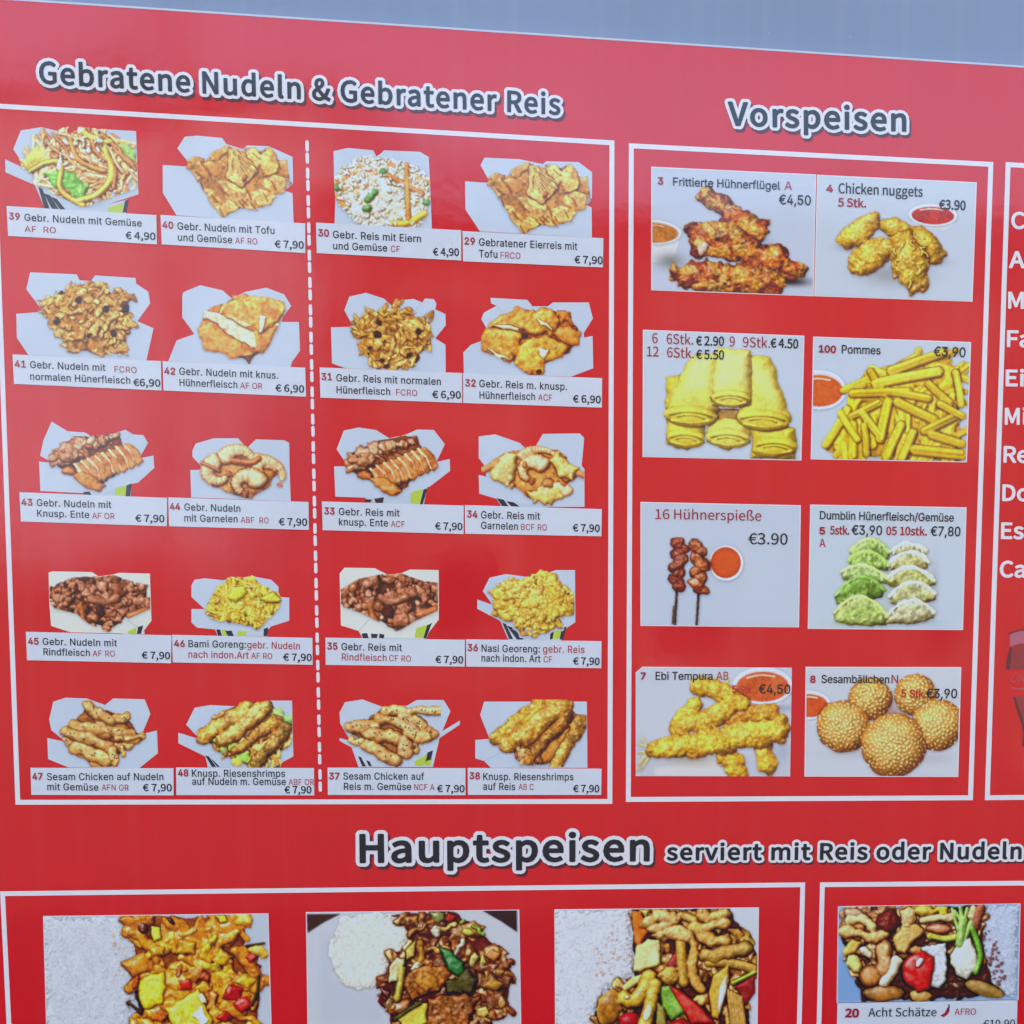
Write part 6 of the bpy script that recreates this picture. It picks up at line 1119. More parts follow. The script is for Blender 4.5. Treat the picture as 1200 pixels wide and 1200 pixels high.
def text_layout(font, text, track=0.):
    x = 0; out = []
    for ch in text:
        g = glyph(font, ch)
        out.append((x, g)); x += g[0]+track
    pts = [x0+p[0] for x0, g in out for p in g[2]]
    return out, min(pts), max(pts)
def text_mesh(name, mat, font, text, fr, x0, y0, x1, y1, cap, y=-.0006, fat=0., dx=0., dy=0., slant=0., track=.0):
    """letters between two baseline points of a picture frame; cap = capital height, fat = extra stroke (both frame units)"""
    f = FR[fr]
    a = np.array(plane_pt(*fpt(fr, x0, y0))); b = np.array(plane_pt(*fpt(fr, x1, y1)))
    a, b = a[[0, 2]], b[[0, 2]]
    u = (b-a); L = np.hypot(*u); u = u/L; v = np.array((-u[1], u[0]))
    m = L/math.hypot((x1-x0), (y1-y0))                # metres per frame unit here
    lay, mn, mx = text_layout(font, text, track)
    sx = L/(mx-mn); sy = cap*m
    V, F = [], []
    org = a + u*dx*m - v*dy*m
    def P(gx, gy): return org + u*(gx + slant*gy) + v*gy
    r = fat*m
    for i, (ox, (adv, loops, pts, tris)) in enumerate(lay):
        yy = y - (i % 2)*.00012
        if r > 0 and loops: pts2, tris2 = dilated(font, text[i], sx, sy, r, 10 if fat > 2 else 7)
        else: pts2, tris2 = [(p[0]*sx, p[1]*sy) for p in pts], tris
        base = len(V)
        for p in pts2:
            q = P((ox-mn)*sx+p[0], p[1]); V.append((q[0], yy, q[1]))
        for t in tris2: F.append((base+t[0], base+t[1], base+t[2]))
    me = mesh(name, V, F, mat)
    # all letters face the viewer
    bm = bmesh.new(); bm.from_mesh(me)
    for fc in bm.faces:
        if fc.normal.y > 0: fc.normal_flip()
    bm.to_mesh(me); bm.free()
    return me
def flat(name, fr, P, mat, y=-.0003, thick=0):
    pts = [plane_pt(*fpt(fr, *p)) for p in P]
    tri = tessellate_polygon([[Vector((p[0], p[2], 0)) for p in pts]])
    V = [(p[0], y, p[2]) for p in pts]
    me = mesh(name, V, [tuple(t) for t in tri], mat)
    bm = bmesh.new(); bm.from_mesh(me)
    for fc in bm.faces:
        if fc.normal.y > 0: fc.normal_flip()
    bm.to_mesh(me); bm.free()
    return me
def picture_mesh(name, p, y, quad=None, fit=None):
    """a printed picture: fine grid of ink dots, edges cut to the picture's outline"""
    xs, ys, c, m = p.out; fr = p.fr
    X, Y = np.meshgrid(fr[0]+xs*fr[2], fr[1]+ys*fr[2])
    mm = m > .5
    if quad is not None:                                    # warp the rectangle onto the printed quad
        x0, y0, x1, y1 = p.box
        U = (np.meshgrid(xs, ys)[0]-xs[0])/(xs[-1]-xs[0]); W = (np.meshgrid(xs, ys)[1]-ys[0])/(ys[-1]-ys[0])
        q = np.array([fpt(fr, *v) for v in quad])
        X = (q[0, 0]*(1-U)+q[1, 0]*U)*(1-W)+(q[3, 0]*(1-U)+q[2, 0]*U)*W
        Y = (q[0, 1]*(1-U)+q[1, 1]*U)*(1-W)+(q[3, 1]*(1-U)+q[2, 1]*U)*W
    PX, PZ = plane_arr(X, Y)
    h, w = mm.shape
    fm = (mm[:-1, :-1].astype(int)+mm[1:, :-1]+mm[:-1, 1:]+mm[1:, 1:]) >= 3
    idx = np.arange(h*w).reshape(h, w)
    quads = np.stack([idx[:-1, :-1][fm], idx[1:, :-1][fm], idx[1:, 1:][fm], idx[:-1, 1:][fm]], -1)
    used = np.zeros(h*w, bool); used[quads.ravel()] = True
    remap = np.cumsum(used)-1; quads = remap[quads]
    co = np.stack([PX.ravel(), np.full(h*w, y), PZ.ravel()], -1)[used]
    cc = c.copy()
    # carry colour outwards one step so edges stay clean
    bad = m < .3
    for _ in range(2):
        for ax, s in ((0, 1), (0, -1), (1, 1), (1, -1)):
            sh = np.roll(cc, s, ax); ok = np.roll(~bad, s, ax) & bad
            cc[ok] = sh[ok]; bad = bad & ~ok
    ink = alb(np.clip(cc, 0, 1)*255.)
    me = bpy.data.meshes.new(name)
    nv, nf = len(co), len(quads)
    me.vertices.add(nv); me.vertices.foreach_set('co', co.astype(np.float32).ravel())
    me.loops.add(nf*4); me.loops.foreach_set('vertex_index', quads.astype(np.int32).ravel())
    me.polygons.add(nf); me.polygons.foreach_set('loop_start', np.arange(0, nf*4, 4, dtype=np.int32))
    at = me.color_attributes.new('ink', 'FLOAT_COLOR', 'POINT')
    rgba = np.ones((nv, 4), np.float32); rgba[:, :3] = ink.reshape(-1, 3)[used]
    at.data.foreach_set('color', rgba.ravel())
    me.update(calc_edges=True); me.materials.append(FOOD)
    return me
# ---------------------------------------------------------------- the wall the board hangs on, and the paving below
def structure(name, me): return link(name, me, kind='structure')
def bmat(name, color, rough=.6, metal=0, noise=(8, .12), bump=0, spec=.5):
    m = bpy.data.materials.new(name); m.use_nodes = True; nt = m.node_tree; b = nt.nodes['Principled BSDF']
    b.inputs['Roughness'].default_value = rough; b.inputs['Metallic'].default_value = metal
    tc = nt.nodes.new('ShaderNodeTexCoord'); ns = nt.nodes.new('ShaderNodeTexNoise'); ns.inputs['Scale'].default_value = noise[0]; ns.inputs['Detail'].default_value = 5
    mr = nt.nodes.new('ShaderNodeMapRange'); mr.inputs['To Min'].default_value = 1-noise[1]; mr.inputs['To Max'].default_value = 1+noise[1]
    mix = nt.nodes.new('ShaderNodeMix'); mix.data_type = 'RGBA'; mix.blend_type = 'MULTIPLY'; mix.inputs['Factor'].default_value = 1; mix.inputs['A'].default_value = (*color, 1)
    nt.links.new(tc.outputs['Object'], ns.inputs['Vector']); nt.links.new(ns.outputs['Fac'], mr.inputs['Value']); nt.links.new(mr.outputs[0], mix.inputs['B'])
    nt.links.new(mix.outputs['Result'], b.inputs['Base Color'])
    if bump:
        bp = nt.nodes.new('ShaderNodeBump'); bp.inputs['Distance'].default_value = bump; nt.links.new(ns.outputs['Fac'], bp.inputs['Height']); nt.links.new(bp.outputs[0], b.inputs['Normal'])
    return m
def boxm(name, x0, x1, y0, y1, z0, z1, mat, bev=0):
    bm = bmesh.new(); bmesh.ops.create_cube(bm, size=1)
    for v in bm.verts: v.co = Vector(((x0+x1)/2+v.co.x*(x1-x0), (y0+y1)/2+v.co.y*(y1-y0), (z0+z1)/2+v.co.z*(z1-z0)))
    if bev: bmesh.ops.bevel(bm, geom=bm.edges[:], offset=bev, segments=2, profile=.7, affect='EDGES')
    me = bpy.data.meshes.new(name); bm.to_mesh(me); bm.free(); me.materials.append(mat)
    return me
WALLM = print_mat('grey_lacquered_panel', (.21, .245, .315), grain=.09, mottle=2.2, dust=1.)
GROUNDM = bmat('asphalt', (.036, .034, .031), .85, noise=(30, .25), bump=.003)
structure('ground', mesh('ground', [(-400, -600, 0), (400, -600, 0), (400, 400, 0), (-400, 400, 0)], [(0, 1, 2, 3)], GROUNDM))
structure('wall', boxm('wall', -4.2, 4.6, .012, .16, .004, 4.2, WALLM))
# ---------------------------------------------------------------- the menu board
TL = plane_pt(-160, -12); TR = plane_pt(1560, 98)
top_l = plane_pt(0, -.5); top_r = plane_pt(1200, 79.5)
bxl, bxr = plane_pt(-170, 600)[0], plane_pt(1640, 600)[0]; bzb = plane_pt(600, 1560)[2]
zt = lambda x: top_l[2]+(top_r[2]-top_l[2])*(x-top_l[0])/(top_r[0]-top_l[0])
board = bpy.data.objects.new('menu_board', None); COL.objects.link(board); board.location = (0, 0, 0)
board['label'] = 'large red printed menu board with rows of food pictures, fixed to the grey wall'; board['category'] = 'menu board'
bm = bmesh.new()
vv = [bm.verts.new(c) for c in [(bxl, 0, bzb), (bxr, 0, bzb), (bxr, 0, zt(bxr)), (bxl, 0, zt(bxl))]]
ww = [bm.verts.new(v.co+Vector((0, .0117, 0))) for v in vv]
bm.faces.new(vv); bm.faces.new(ww[::-1])
for i in range(4): bm.faces.new((vv[i], ww[i], ww[(i+1) % 4], vv[(i+1) % 4]))
bmesh.ops.recalc_face_normals(bm, faces=bm.faces)
me = bpy.data.meshes.new('panel_sheet'); bm.to_mesh(me); bm.free(); me.materials.append(RED)
link('panel_sheet', me, board)
# thin aluminium edge strip along the top
EDGE = bmat('pale_aluminium', (.62, .62, .66), .35, noise=(40, .05))
xs = (bxl, bxr); t = .0028
bm = bmesh.new(); q = []
for x in xs:
    for (y, dz) in ((-.0004, 0), (.0115, 0), (.0115, t), (-.0004, t)): q.append(bm.verts.new((x, y, zt(x)+dz)))
for a in range(4): bm.faces.new((q[a], q[(a+1) % 4], q[4+(a+1) % 4], q[4+a]))
bm.faces.new(q[:4][::-1]); bm.faces.new(q[4:]); bmesh.ops.recalc_face_normals(bm, faces=bm.faces)
me = bpy.data.meshes.new('edge_strip'); bm.to_mesh(me); bm.free(); me.materials.append(EDGE); link('edge_strip', me, board)
# ---------------------------------------------------------------- white frames round the sections
def frame_ring(outer, w, name='section_frame', label=None):
    o = [np.array(p, float) for p in outer]; inner = []
    n = len(o)
    for i in range(n):
        a, b, c = o[i-1], o[i], o[(i+1) % n]
        d1 = (b-a)/np.hypot(*(b-a)); d2 = (c-b)/np.hypot(*(c-b))
        n1 = np.array((-d1[1], d1[0])); n2 = np.array((-d2[1], d2[0]))
        k = (n1+n2)/(1+n1@n2); inner.append(b+k*w)
    V = [plane_pt(*p) for p in o]+[plane_pt(*p) for p in inner]; V = [(v[0], -.0003, v[2]) for v in V]
    F = [(i, i+n, (i+1) % n+n, (i+1) % n) for i in range(n)]
    ob = link(name, mesh(name, V, F, WHITE), board)
    if label: ob['label'] = label
frame_ring([(-11.5, 121), (720, 164.8), (717.5, 942), (18.2, 943)], 5.7)
frame_ring([(737, 168), (1164, 190), (1140, 937.7), (733.5, 939.7)], 5.7)
frame_ring([(1178.5, 190), (1600, 214), (1556, 934), (1154, 937.7)], 5.7)
frame_ring([(.2, 1044.5), (943.5, 1034), (931, 1530), (24, 1530)], 5.5)
frame_ring([(961, 1034), (1600, 1029), (1575, 1530), (949, 1530)], 5.5)
# a slim frame that ends just left of the picture
flat_o = link('section_frame', flat('section_frame', 'Z', [(-60, 127), (-40, 129), (-24, 943), (-44, 944)], WHITE), board)
# ---------------------------------------------------------------- dashed divider: each double dash is a piece of its own
div = bpy.data.objects.new('dashed_divider', None); COL.objects.link(div); div.parent = board
P0, P1 = np.array((359.8, 164.5)), np.array((375.6, 933.5))
nd = 24
L = (P1[1]-P0[1])/nd
dash_me = None
for i in range(nd):
    for j in (0, 1):
        ya = P0[1]+i*L+j*14.3; t0 = (ya-P0[1])/(P1[1]-P0[1])
        c = P0+(P1-P0)*t0
        a = plane_pt(*c)
        if dash_me is None:
            b = plane_pt(c[0]+(P1-P0)[0]*13.2/769, c[1]+13.2); w = (plane_pt(c[0]+4.0, c[1])[0]-a[0])/2
            dxm, dzm = b[0]-a[0], b[2]-a[2]; r = w*.8
            V = [(-w, 0, -r), (-w*.5, 0, 0), (w*.5, 0, 0), (w, 0, -r), (w+dxm, 0, dzm+r), (w*.5+dxm, 0, dzm), (-w*.5+dxm, 0, dzm), (-w+dxm, 0, dzm+r)]
            dash_me = mesh('dash', V, [tuple(range(7, -1, -1))], WHITE)
        o = link('dash', dash_me, div); o.location = (a[0], -.0003, a[2])
# ---------------------------------------------------------------- headings
HT = .085
def heading(fr, text, x0, y0, x1, y1, cap, label, fat, halo, sh):
    h = bpy.data.objects.new('heading', None); COL.objects.link(h); h.parent = board; h['label'] = label
    link('letter_shadow', text_mesh('letter_shadow', SHADOW, 'N', text, fr, x0, y0, x1, y1, cap, y=-.0003, fat=fat+halo, dx=sh*.7, dy=sh, track=HT), h)
    link('letter_outline', text_mesh('letter_outline', WHITE, 'N', text, fr, x0, y0, x1, y1, cap, y=-.0007, fat=fat+halo, track=HT), h)
    link('lettering', text_mesh('lettering', NAVY, 'N', text, fr, x0, y0, x1, y1, cap, y=-.0011, fat=fat, track=HT), h)
heading('Z', 'Gebratene Nudeln & Gebratener Reis', 47.5, 97.5, 656, 134.5, 24, 'dark lettering with white outline, Gebratene Nudeln & Gebratener Reis', .95, 3.9, 3.4)
heading('Z', 'Vorspeisen', 854, 146.5, 1061, 153.8, 24.6, 'dark lettering with white outline, Vorspeisen', 1.1, 3.6, 3.2)
heading('Z', 'Hauptspeisen', 423, 1010, 760, 1008, 32, 'large dark lettering with white outline, Hauptspeisen', 1.5, 4.4, 3.6)
heading('Z', 'serviert mit Reis oder Nudeln', 782, 1007.5, 1196, 1006, 18.2, 'smaller dark lettering, serviert mit Reis oder Nudeln', .9, 3.1, 2.4)
# ---------------------------------------------------------------- captions
Kn, Kd, Kr, Kc, Kp = 'dish_number', 'dish_name', 'dish_name', 'allergen_code', 'price'
CAP = {
 39: ([(27,372),(612,408),(614,522),(33,489)], [('n','39',38,424,78,427),('d','Gebr. Nudeln mit Gemüse',98,430,555,453),('c','AF  RO',98,473,220,479),('p','€ 4,90',493,500,608,505)]),
 40: ([(628,407),(1193,440),(1193,556),(633,522)], [('n','40',637,458,677,461),('d','Gebr. Nudeln mit Tofu',695,464,1073,482),('d','und Gemüse',697,508,908,518),('c','AF RO',920,519,1006,523),('p','€ 7,90',1075,534,1187,539)]),
 30: ([(35,437),(602,467),(602,585),(38,556)], [('n','30',45,490,85,492),('d','Gebr. Reis mit Eiern',102,497,445,514),('d','und Gemüse',103,541,313,550),('c','CF',328,551,362,553),('p','€ 4,90',493,565,593,567)]),
 29: ([(607,470),(1157,498),(1155,612),(609,588)], [('n','29',616,522,655,524),('d','Gebratener Eierreis mit',672,527,1055,544),('d','Tofu',672,572,743,575),('c','FRCO',756,576,833,579),('p','€ 7,90',1045,595,1154,599)]),
 41: ([(50,385),(630,411),(632,526),(56,500)], [('n','41',60,434,102,436),('d','Gebr. Nudeln mit',120,438,413,450),('c','FCRO',449,454,535,458),('d','normalen Hünerfleisch',120,484,510,500),('p','€6,90',523,507,627,511)]),
 42: ([(636,411),(1193,437),(1196,550),(640,526)], [('n','42',644,462,685,464),('d','Gebr. Nudeln mit knus.',702,464,1087,480),('d','Hühnerfleisch',703,508,928,517),('c','AF OR',940,518,1025,521),('p','€ 6,90',1078,529,1188,534)]),
 31: ([(49,369),(606,391),(605,508),(52,487)], [('n','31',58,418,97,419),('d','Gebr. Reis mit normalen',115,423,522,438),('d','Hünerfleisch',116,470,324,477),('c','FCRO',348,478,430,481),('p','€ 6,90',490,488,600,491)]),
 32: ([(609,391),(1152,411),(1151,526),(610,508)], [('n','32',619,443,658,444),('d','Gebr. Reis m. knusp.',673,446,1015,458),('d','Hühnerfleisch',674,491,890,497),('c','ACF',903,498,956,500),('p','€ 6,90',1039,505,1146,509)]),
 43: ([(77,323),(654,345),(653,456),(83,437)], [('n','43',86,374,128,375),('d','Gebr. Nudeln mit',146,377,436,385),('d','Knusp. Ente',147,418,350,424),('c','AF OR',362,426,449,428),('p','€ 7,90',531,437,643,440)]),
 44: ([(658,343),(1206,361),(1207,470),(661,456)], [('n','44',666,391,704,392),('d','Gebr. Nudeln',722,394,940,400),('d','mit Garnelen',722,437,929,441),('c','ABF  RO',942,442,1050,445),('p','€ 7,90',1091,451,1200,454)]),
 33: ([(58,359),(612,375),(611,486),(61,471)], [('n','33',69,409,107,410),('d','Gebr. Reis mit',125,412,361,418),('d','knusp. Ente',125,452,316,457),('c','ACF',328,458,381,460),('p','€ 7,90',501,468,606,471)]),
 34: ([(616,373),(1151,389),(1149,495),(617,485)], [('n','34',626,421,664,423),('d','Gebr. Reis mit',680,425,909,430),('d','Garnelen',680,466,823,470),('c','BCF RO',836,470,936,473),('p','€ 7,90',1038,475,1142,478)]),
 45: ([(102,301),(671,315),(669,424),(107,412)], [('n','45',112,350,152,351),('d','Gebr. Nudeln mit',169,352,458,358),('d','Rindfleisch',172,392,352,396),('c','AF RO',364,397,450,398),('p','€ 7,90',556,405,665,408)]),
 46: ([(673,313),(1221,325),(1222,430),(676,421)], [('n','46',682,359,722,360),('d','Bami Goreng:',738,361,962,364),('r','gebr. Nudeln',967,365,1172,370),('r','nach indon.Art',738,402,972,406),('c','AF RO',983,406,1064,408),('p','€ 7,90',1108,413,1218,415)]),
 35: ([(68,307),(584,315),(583,414),(69,408)], [('n','35',76,350,112,351),('d','Gebr. Reis mit',128,353,351,357),('r','Rindfleisch',129,391,294,394),('c','CF RO',304,394,384,396),('p','€ 7,90',476,400,577,402)]),
 36: ([(588,313),(1089,320),(1088,420),(589,414)], [('n','36',595,356,631,357),('d','Nasi Georeng:',646,359,861,362),('r','gebr. Reis',873,362,1026,364),('d','nach indon. Art',646,395,863,398),('c','CF',875,398,906,399),('p','€ 7,90',985,406,1081,408)]),
 47: ([(117,323),(660,325),(661,428),(120,426)], [('n','47',126,368,163,368),('d','Sesam Chicken auf Nudeln',181,370,622,370),('d','mit Gemüse',182,408,375,410),('c','AFN OR',388,409,490,410),('p','€ 7,90',545,411,654,412)]),
 48: ([(670,322),(1194,324),(1195,428),(671,427)], [('n','48',679,355,716,355),('d','Knusp. Riesenshrimps',731,357,1084,358),('d','auf Nudeln m. Gemüse',732,388,1087,389),('c','ABF OR',1098,389,1194,389),('p','€ 7,90',1083,420,1184,420)]),
 37: ([(76,314),(586,316),(586,416),(77,415)], [('n','37',83,357,119,358),('d','Sesam Chicken auf',135,358,433,359),('d','Reis m. Gemüse',137,396,385,397),('c','NCF A',397,397,471,397),('p','€ 7,90',482,404,582,405)]),
 38: ([(594,315),(1089,318),(1088,415),(595,415)], [('n','38',602,356,638,357),('d','Knusp. Riesenshrimps',652,360,985,361),('d','auf Reis',652,396,770,397),('c','AB C',782,396,838,397),('p','€ 7,90',985,404,1080,405)])}
STY = {'n': ('dish_number', REDINK, 'I', 26.5, 1.5), 'd': ('dish_name', GREY, 'I', 28, .55), 'r': ('dish_name', REDINK, 'I', 28, .4), 'c': ('allergen_code', REDINK, 'I', 24, .2), 'p': ('price', BLACK, 'N', 28, .9)}
def caption(fr, num, parent):
    quad, T = CAP[num]
    lab = link('caption_label', flat('caption_label', fr, quad, LABEL, y=-.0009), parent)
    for k, s, a, b, c, d in T:
        nm, mt, fo, cap, fat = STY[k]
        if fr in 'HJ': cap = cap*.3/.31667
        link(nm, text_mesh(nm, mt, fo, s, fr, a, b, c, d, cap, y=-.0012, fat=fat, track=.045 if fo == 'I' else .02), lab)
# box artwork that peeps out under some cartons: black brush strokes and a green leaf print
ART = {39: ([[(135,288),(322,380),(415,366),(500,346),(490,412),(180,390)]], [[(150,298),(166,304),(196,386),(176,386)],[(172,322),(196,330),(232,388),(206,388)],[(200,336),(222,344),(262,392),(240,392)],[(488,352),(502,346),(494,395),(480,398)]], [[(425,376),(480,360),(478,400),(422,398)]]),
       43: ([[(330,318),(440,306),(515,286),(510,342),(330,336)]], [[(325,322),(350,320),(360,336),(330,336)],[(495,296),(515,288),(508,342),(490,342)]], [[(452,306),(498,296),(490,340),(450,338)]]),
       33: ([[(225,340),(340,346),(400,322),(470,302),(455,374),(235,362)]], [[(228,350),(255,352),(245,362),(225,360)],[(262,348),(300,342),(296,364),(268,364)],[(455,312),(470,308),(450,374),(440,372)]], [[(408,322),(452,310),(440,368),(402,366)]]),
       34: ([[(735,342),(930,378),(940,382),(760,380)]], [[(740,346),(768,352),(786,378),(762,378)],[(778,358),(806,362),(832,380),(800,380)]], []),
       45: ([[(480,300),(560,268),(565,310),(480,312)]], [[(540,282),(560,276),(552,308),(535,310)]], [[(500,300),(536,284),(530,310),(498,312)]]),
       46: ([[(840,290),(1045,286),(1045,320),(850,318)]], [[(845,292),(860,292),(868,318),(852,318)],[(880,298),(905,296),(915,320),(892,320)],[(1030,290),(1048,284),(1044,318),(1030,318)]], [[(865,294),(885,294),(890,318),(872,318)],[(930,298),(965,300),(960,318),(928,318)]]),
       35: ([[(190,282),(340,286),(470,244),(440,312),(205,312)]], [[(202,292),(222,290),(228,310),(206,310)],[(236,292),(262,294),(258,308),(238,308)],[(268,292),(286,296),(284,310),(266,308)],[(444,262),(462,252),(440,310),(430,310)]], [[(404,272),(448,258),(430,308),(398,308)]]),
       36: ([[(712,240),(835,292),(960,264),(940,318),(745,316)]], [[(720,248),(734,254),(762,312),(748,312)],[(738,262),(762,270),(802,314),(776,314)],[(900,284),(914,280),(908,312),(898,314)],[(942,272),(960,266),(946,314),(934,314)]], [[(912,282),(946,272),(934,310),(908,312)]]),
       48: ([[(778,270),(830,322),(790,322)]], [[(780,276),(794,280),(822,320),(806,320)],[(800,286),(812,296),(836,320),(826,320)],[(1040,310),(1068,304),(1062,322),(1036,322)]], [[(1052,308),(1070,302),(1066,320),(1050,320)]]),
       37: ([[(165,240),(320,305),(480,215),(465,312),(190,312)]], [[(188,272),(200,276),(218,310),(204,310)],[(218,286),(232,292),(240,310),(228,308)],[(445,258),(466,250),(458,285),(440,290)]], [[(398,290),(440,266),(460,268),(430,308),(400,308)],[(440,282),(462,276),(456,308),(436,308)]])}
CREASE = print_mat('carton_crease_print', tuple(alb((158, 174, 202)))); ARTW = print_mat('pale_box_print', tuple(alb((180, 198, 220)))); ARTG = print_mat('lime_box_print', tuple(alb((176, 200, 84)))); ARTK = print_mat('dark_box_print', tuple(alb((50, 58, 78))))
for fr, num, what, cart, food, fn, seed, kind in DISHES:
    dish = bpy.data.objects.new('dish_print', None); COL.objects.link(dish); dish.parent = board
    dish['label'] = 'white carton of %s, dish %d' % (what, num)
    if num in ART:
        w_, k_, g_ = ART[num]
        V, F, off = [], [], 0
        me = flat('carton_side', fr, w_[0], ARTW, y=-.00015)
        link('carton_side', me, dish)
        if k_: 
            for q in k_: link('brush_mark', flat('brush_mark', fr, q, ARTK, y=-.00045), dish)
        if g_:
            for q in g_: link('leaf_mark', flat('leaf_mark', fr, q, ARTG, y=-.00042), dish)
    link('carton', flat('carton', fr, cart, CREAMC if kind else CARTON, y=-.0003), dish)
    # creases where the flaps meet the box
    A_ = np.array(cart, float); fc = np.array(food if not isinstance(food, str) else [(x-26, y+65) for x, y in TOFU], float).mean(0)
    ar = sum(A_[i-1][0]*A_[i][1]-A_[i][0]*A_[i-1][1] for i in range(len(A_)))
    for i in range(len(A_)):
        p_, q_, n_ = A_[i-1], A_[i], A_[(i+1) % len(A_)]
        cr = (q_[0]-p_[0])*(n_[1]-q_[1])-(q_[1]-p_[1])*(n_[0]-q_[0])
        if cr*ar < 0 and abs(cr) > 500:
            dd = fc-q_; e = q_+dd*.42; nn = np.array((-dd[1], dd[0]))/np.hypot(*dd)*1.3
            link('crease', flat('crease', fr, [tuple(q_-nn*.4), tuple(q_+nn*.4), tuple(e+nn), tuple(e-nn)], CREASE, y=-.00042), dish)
    p = make_dish(fr, num, food, fn, seed, cart, kind)
    link('food_picture', picture_mesh('food_picture', p, -.0006), dish)
    caption(fr, num, dish)
# ---------------------------------------------------------------- framed pictures
QN = {3: 'fried chicken wings with a dip, picture 3', 4: 'chicken nuggets with red dip, picture 4', 6: 'stacked spring rolls, pictures 6, 9 and 12', 100: 'heap of chips with red dip, picture 100',
      16: 'two chicken skewers beside a round dip, picture 16', 5: 'green and white dumplings in two rows, picture 5', 7: 'tempura prawns with red dip, picture 7', 8: 'sesame balls with red dip, picture 8',
      201: 'rice beside yellow stir fry with peppers', 202: 'rice beside brown stir fry on a plate', 203: 'rice beside chicken stir fry with mushrooms', 20: 'mixed stir fry with tomato and rice, dish 20'}
QT = {3: [('n','3',89,103,105,104),('k','Frittierte Hühnerflügel',140,108,497,122),('R','A',512,122,537,123),('P','€4,50',494,170,600,173)],
      4: [('n','4',653,129,673,130),('s','Chicken nuggets',693,133,974,145),('S','5 Stk.',692,177,784,181),('q','€3.90',1030,186,1117,190)],
      6: [('Q','6',70,92,88,92),('Q','6Stk.',118,94,206,97),('q','€ 2.90',217,99,309,101),('Q','9',328,103,345,104),('Q','9Stk.',373,105,463,108),('q','€ 4.50',466,106,557,110),('Q','12',52,136,91,137),('Q','6Stk.',119,139,209,143),('q','€ 5.50',217,144,309,147)],
      100: [('n','100',628,122,683,125),('k','Pommes',704,126,833,130),('P','€3,90',1012,135,1117,139)],
      16: [('Q','16',80,109,127,110),('Q','Hühnerspieße',143,110,434,115),('B','€3.90',392,193,522,195)],
      5: [('k','Dumblin Hünerfleisch/Gemüse',631,110,1078,118),('n','5',630,160,647,160),('S','5stk.',665,160,728,161),('P','€3,90',737,161,838,163),('S','05 10stk.',853,162,988,164),('P','€7,80',1001,165,1100,167),('R','A',629,203,649,203)],
      7: [('n','7',32,103,47,103),('k','Ebi Tempura',81,104,271,105),('R','AB',284,105,324,105),('E','5 Stk',338,149,400,150),('P','€4,50',426,150,531,151)],
      8: [('n','8',599,114,615,114),('k','Sesambällchen',636,115,862,116),('R','N',870,116,892,116),('E','5 Stk.',903,163,984,164),('P','€3,90',986,165,1089,166)],
      20: [('B2','20',303,735,367,735),('b2','Acht Schätze',417,733,759,731),('c2','AFRO',850,725,957,724),('p2','€10,90',995,790,1152,788)]}
REDO = print_mat('orange_red_ink', (.62, .035, .02))
TS = {'n': ('dish_number', BRED, 'I', 22, 1.6), 'k': ('dish_name', BLACK, 'I', 26, .5), 'R': ('allergen_code', REDINK, 'I', 27, .3), 'P': ('price', BLACK, 'I', 30, .7), 's': ('dish_name', GREY, 'N', 31, .6), 'S': ('piece_count', BRED, 'N', 26, 1.0),
      'q': ('price', BLACK, 'N', 29, .9), 'Q': ('piece_count', BRED, 'N', 32, .3), 'B': ('price', BLACK, 'N', 36, .5), 'E': ('piece_count', REDO, 'I', 25, 1.2),
      'B2': ('dish_number', BRED, 'N', 40, 3), 'b2': ('dish_name', GREY, 'N', 42, .3), 'c2': ('allergen_code', REDINK, 'N', 32, 0), 'p2': ('price', GREY, 'N', 40, .3)}
for num, (fr, Q, fn) in QUADS.items():
    pic = bpy.data.objects.new('dish_photo', None); COL.objects.link(pic); pic.parent = board; pic['label'] = QN[num]
    qc = np.array(Q, float).mean(0)
    big = [tuple(qc+(np.array(v)-qc)*(1+5./np.hypot(*(np.array(v)-qc)))) for v in Q]
    link('photo_border', flat('photo_border', fr, big if num != 7 else Q, WHITE, y=-.0003), pic)
    p = make_quad(fr, num, Q if num != 7 else [(14, 64), (537, 64), (531, 428), (14, 427)], fn)
    qq = Q if num != 7 else [(14, 64), (537, 64), (531, 428), (14, 427)]
    if num == 7: p.out = (p.out[0], p.out[1], p.out[2], np.where((np.add.outer(np.arange(p.out[3].shape[0])*1.15, np.arange(p.out[3].shape[1])*.9)) < 7.5, 0, p.out[3]))
    me = picture_mesh('food_picture', p, -.0006, quad=qq)
    link('food_picture', me, pic)
    if num == 20:
        link('caption_label', flat('caption_label', fr, [(263,664),(1167,648),(1157,1080),(252,1092)], LABEL, y=-.0003), pic)
        # printed chilli
        link('chilli_print', flat('chilli_print', fr, [(779,728),(800,716),(812,694),(822,690),(826,704),(814,724),(796,736)], BRED, y=-.0009), pic)
        link('chilli_stalk', flat('chilli_stalk', fr, [(811,694),(820,684),(818,672),(824,670),(827,690),(818,697)], GREY, y=-.0009), pic)
    for k, s, a, b, c, d in QT.get(num, []):
        nm, mt, fo, cap, fat = TS[k]
        link(nm, text_mesh(nm, mt, fo, s, fr, a, b, c, d, cap, y=-.0012, fat=fat), pic)
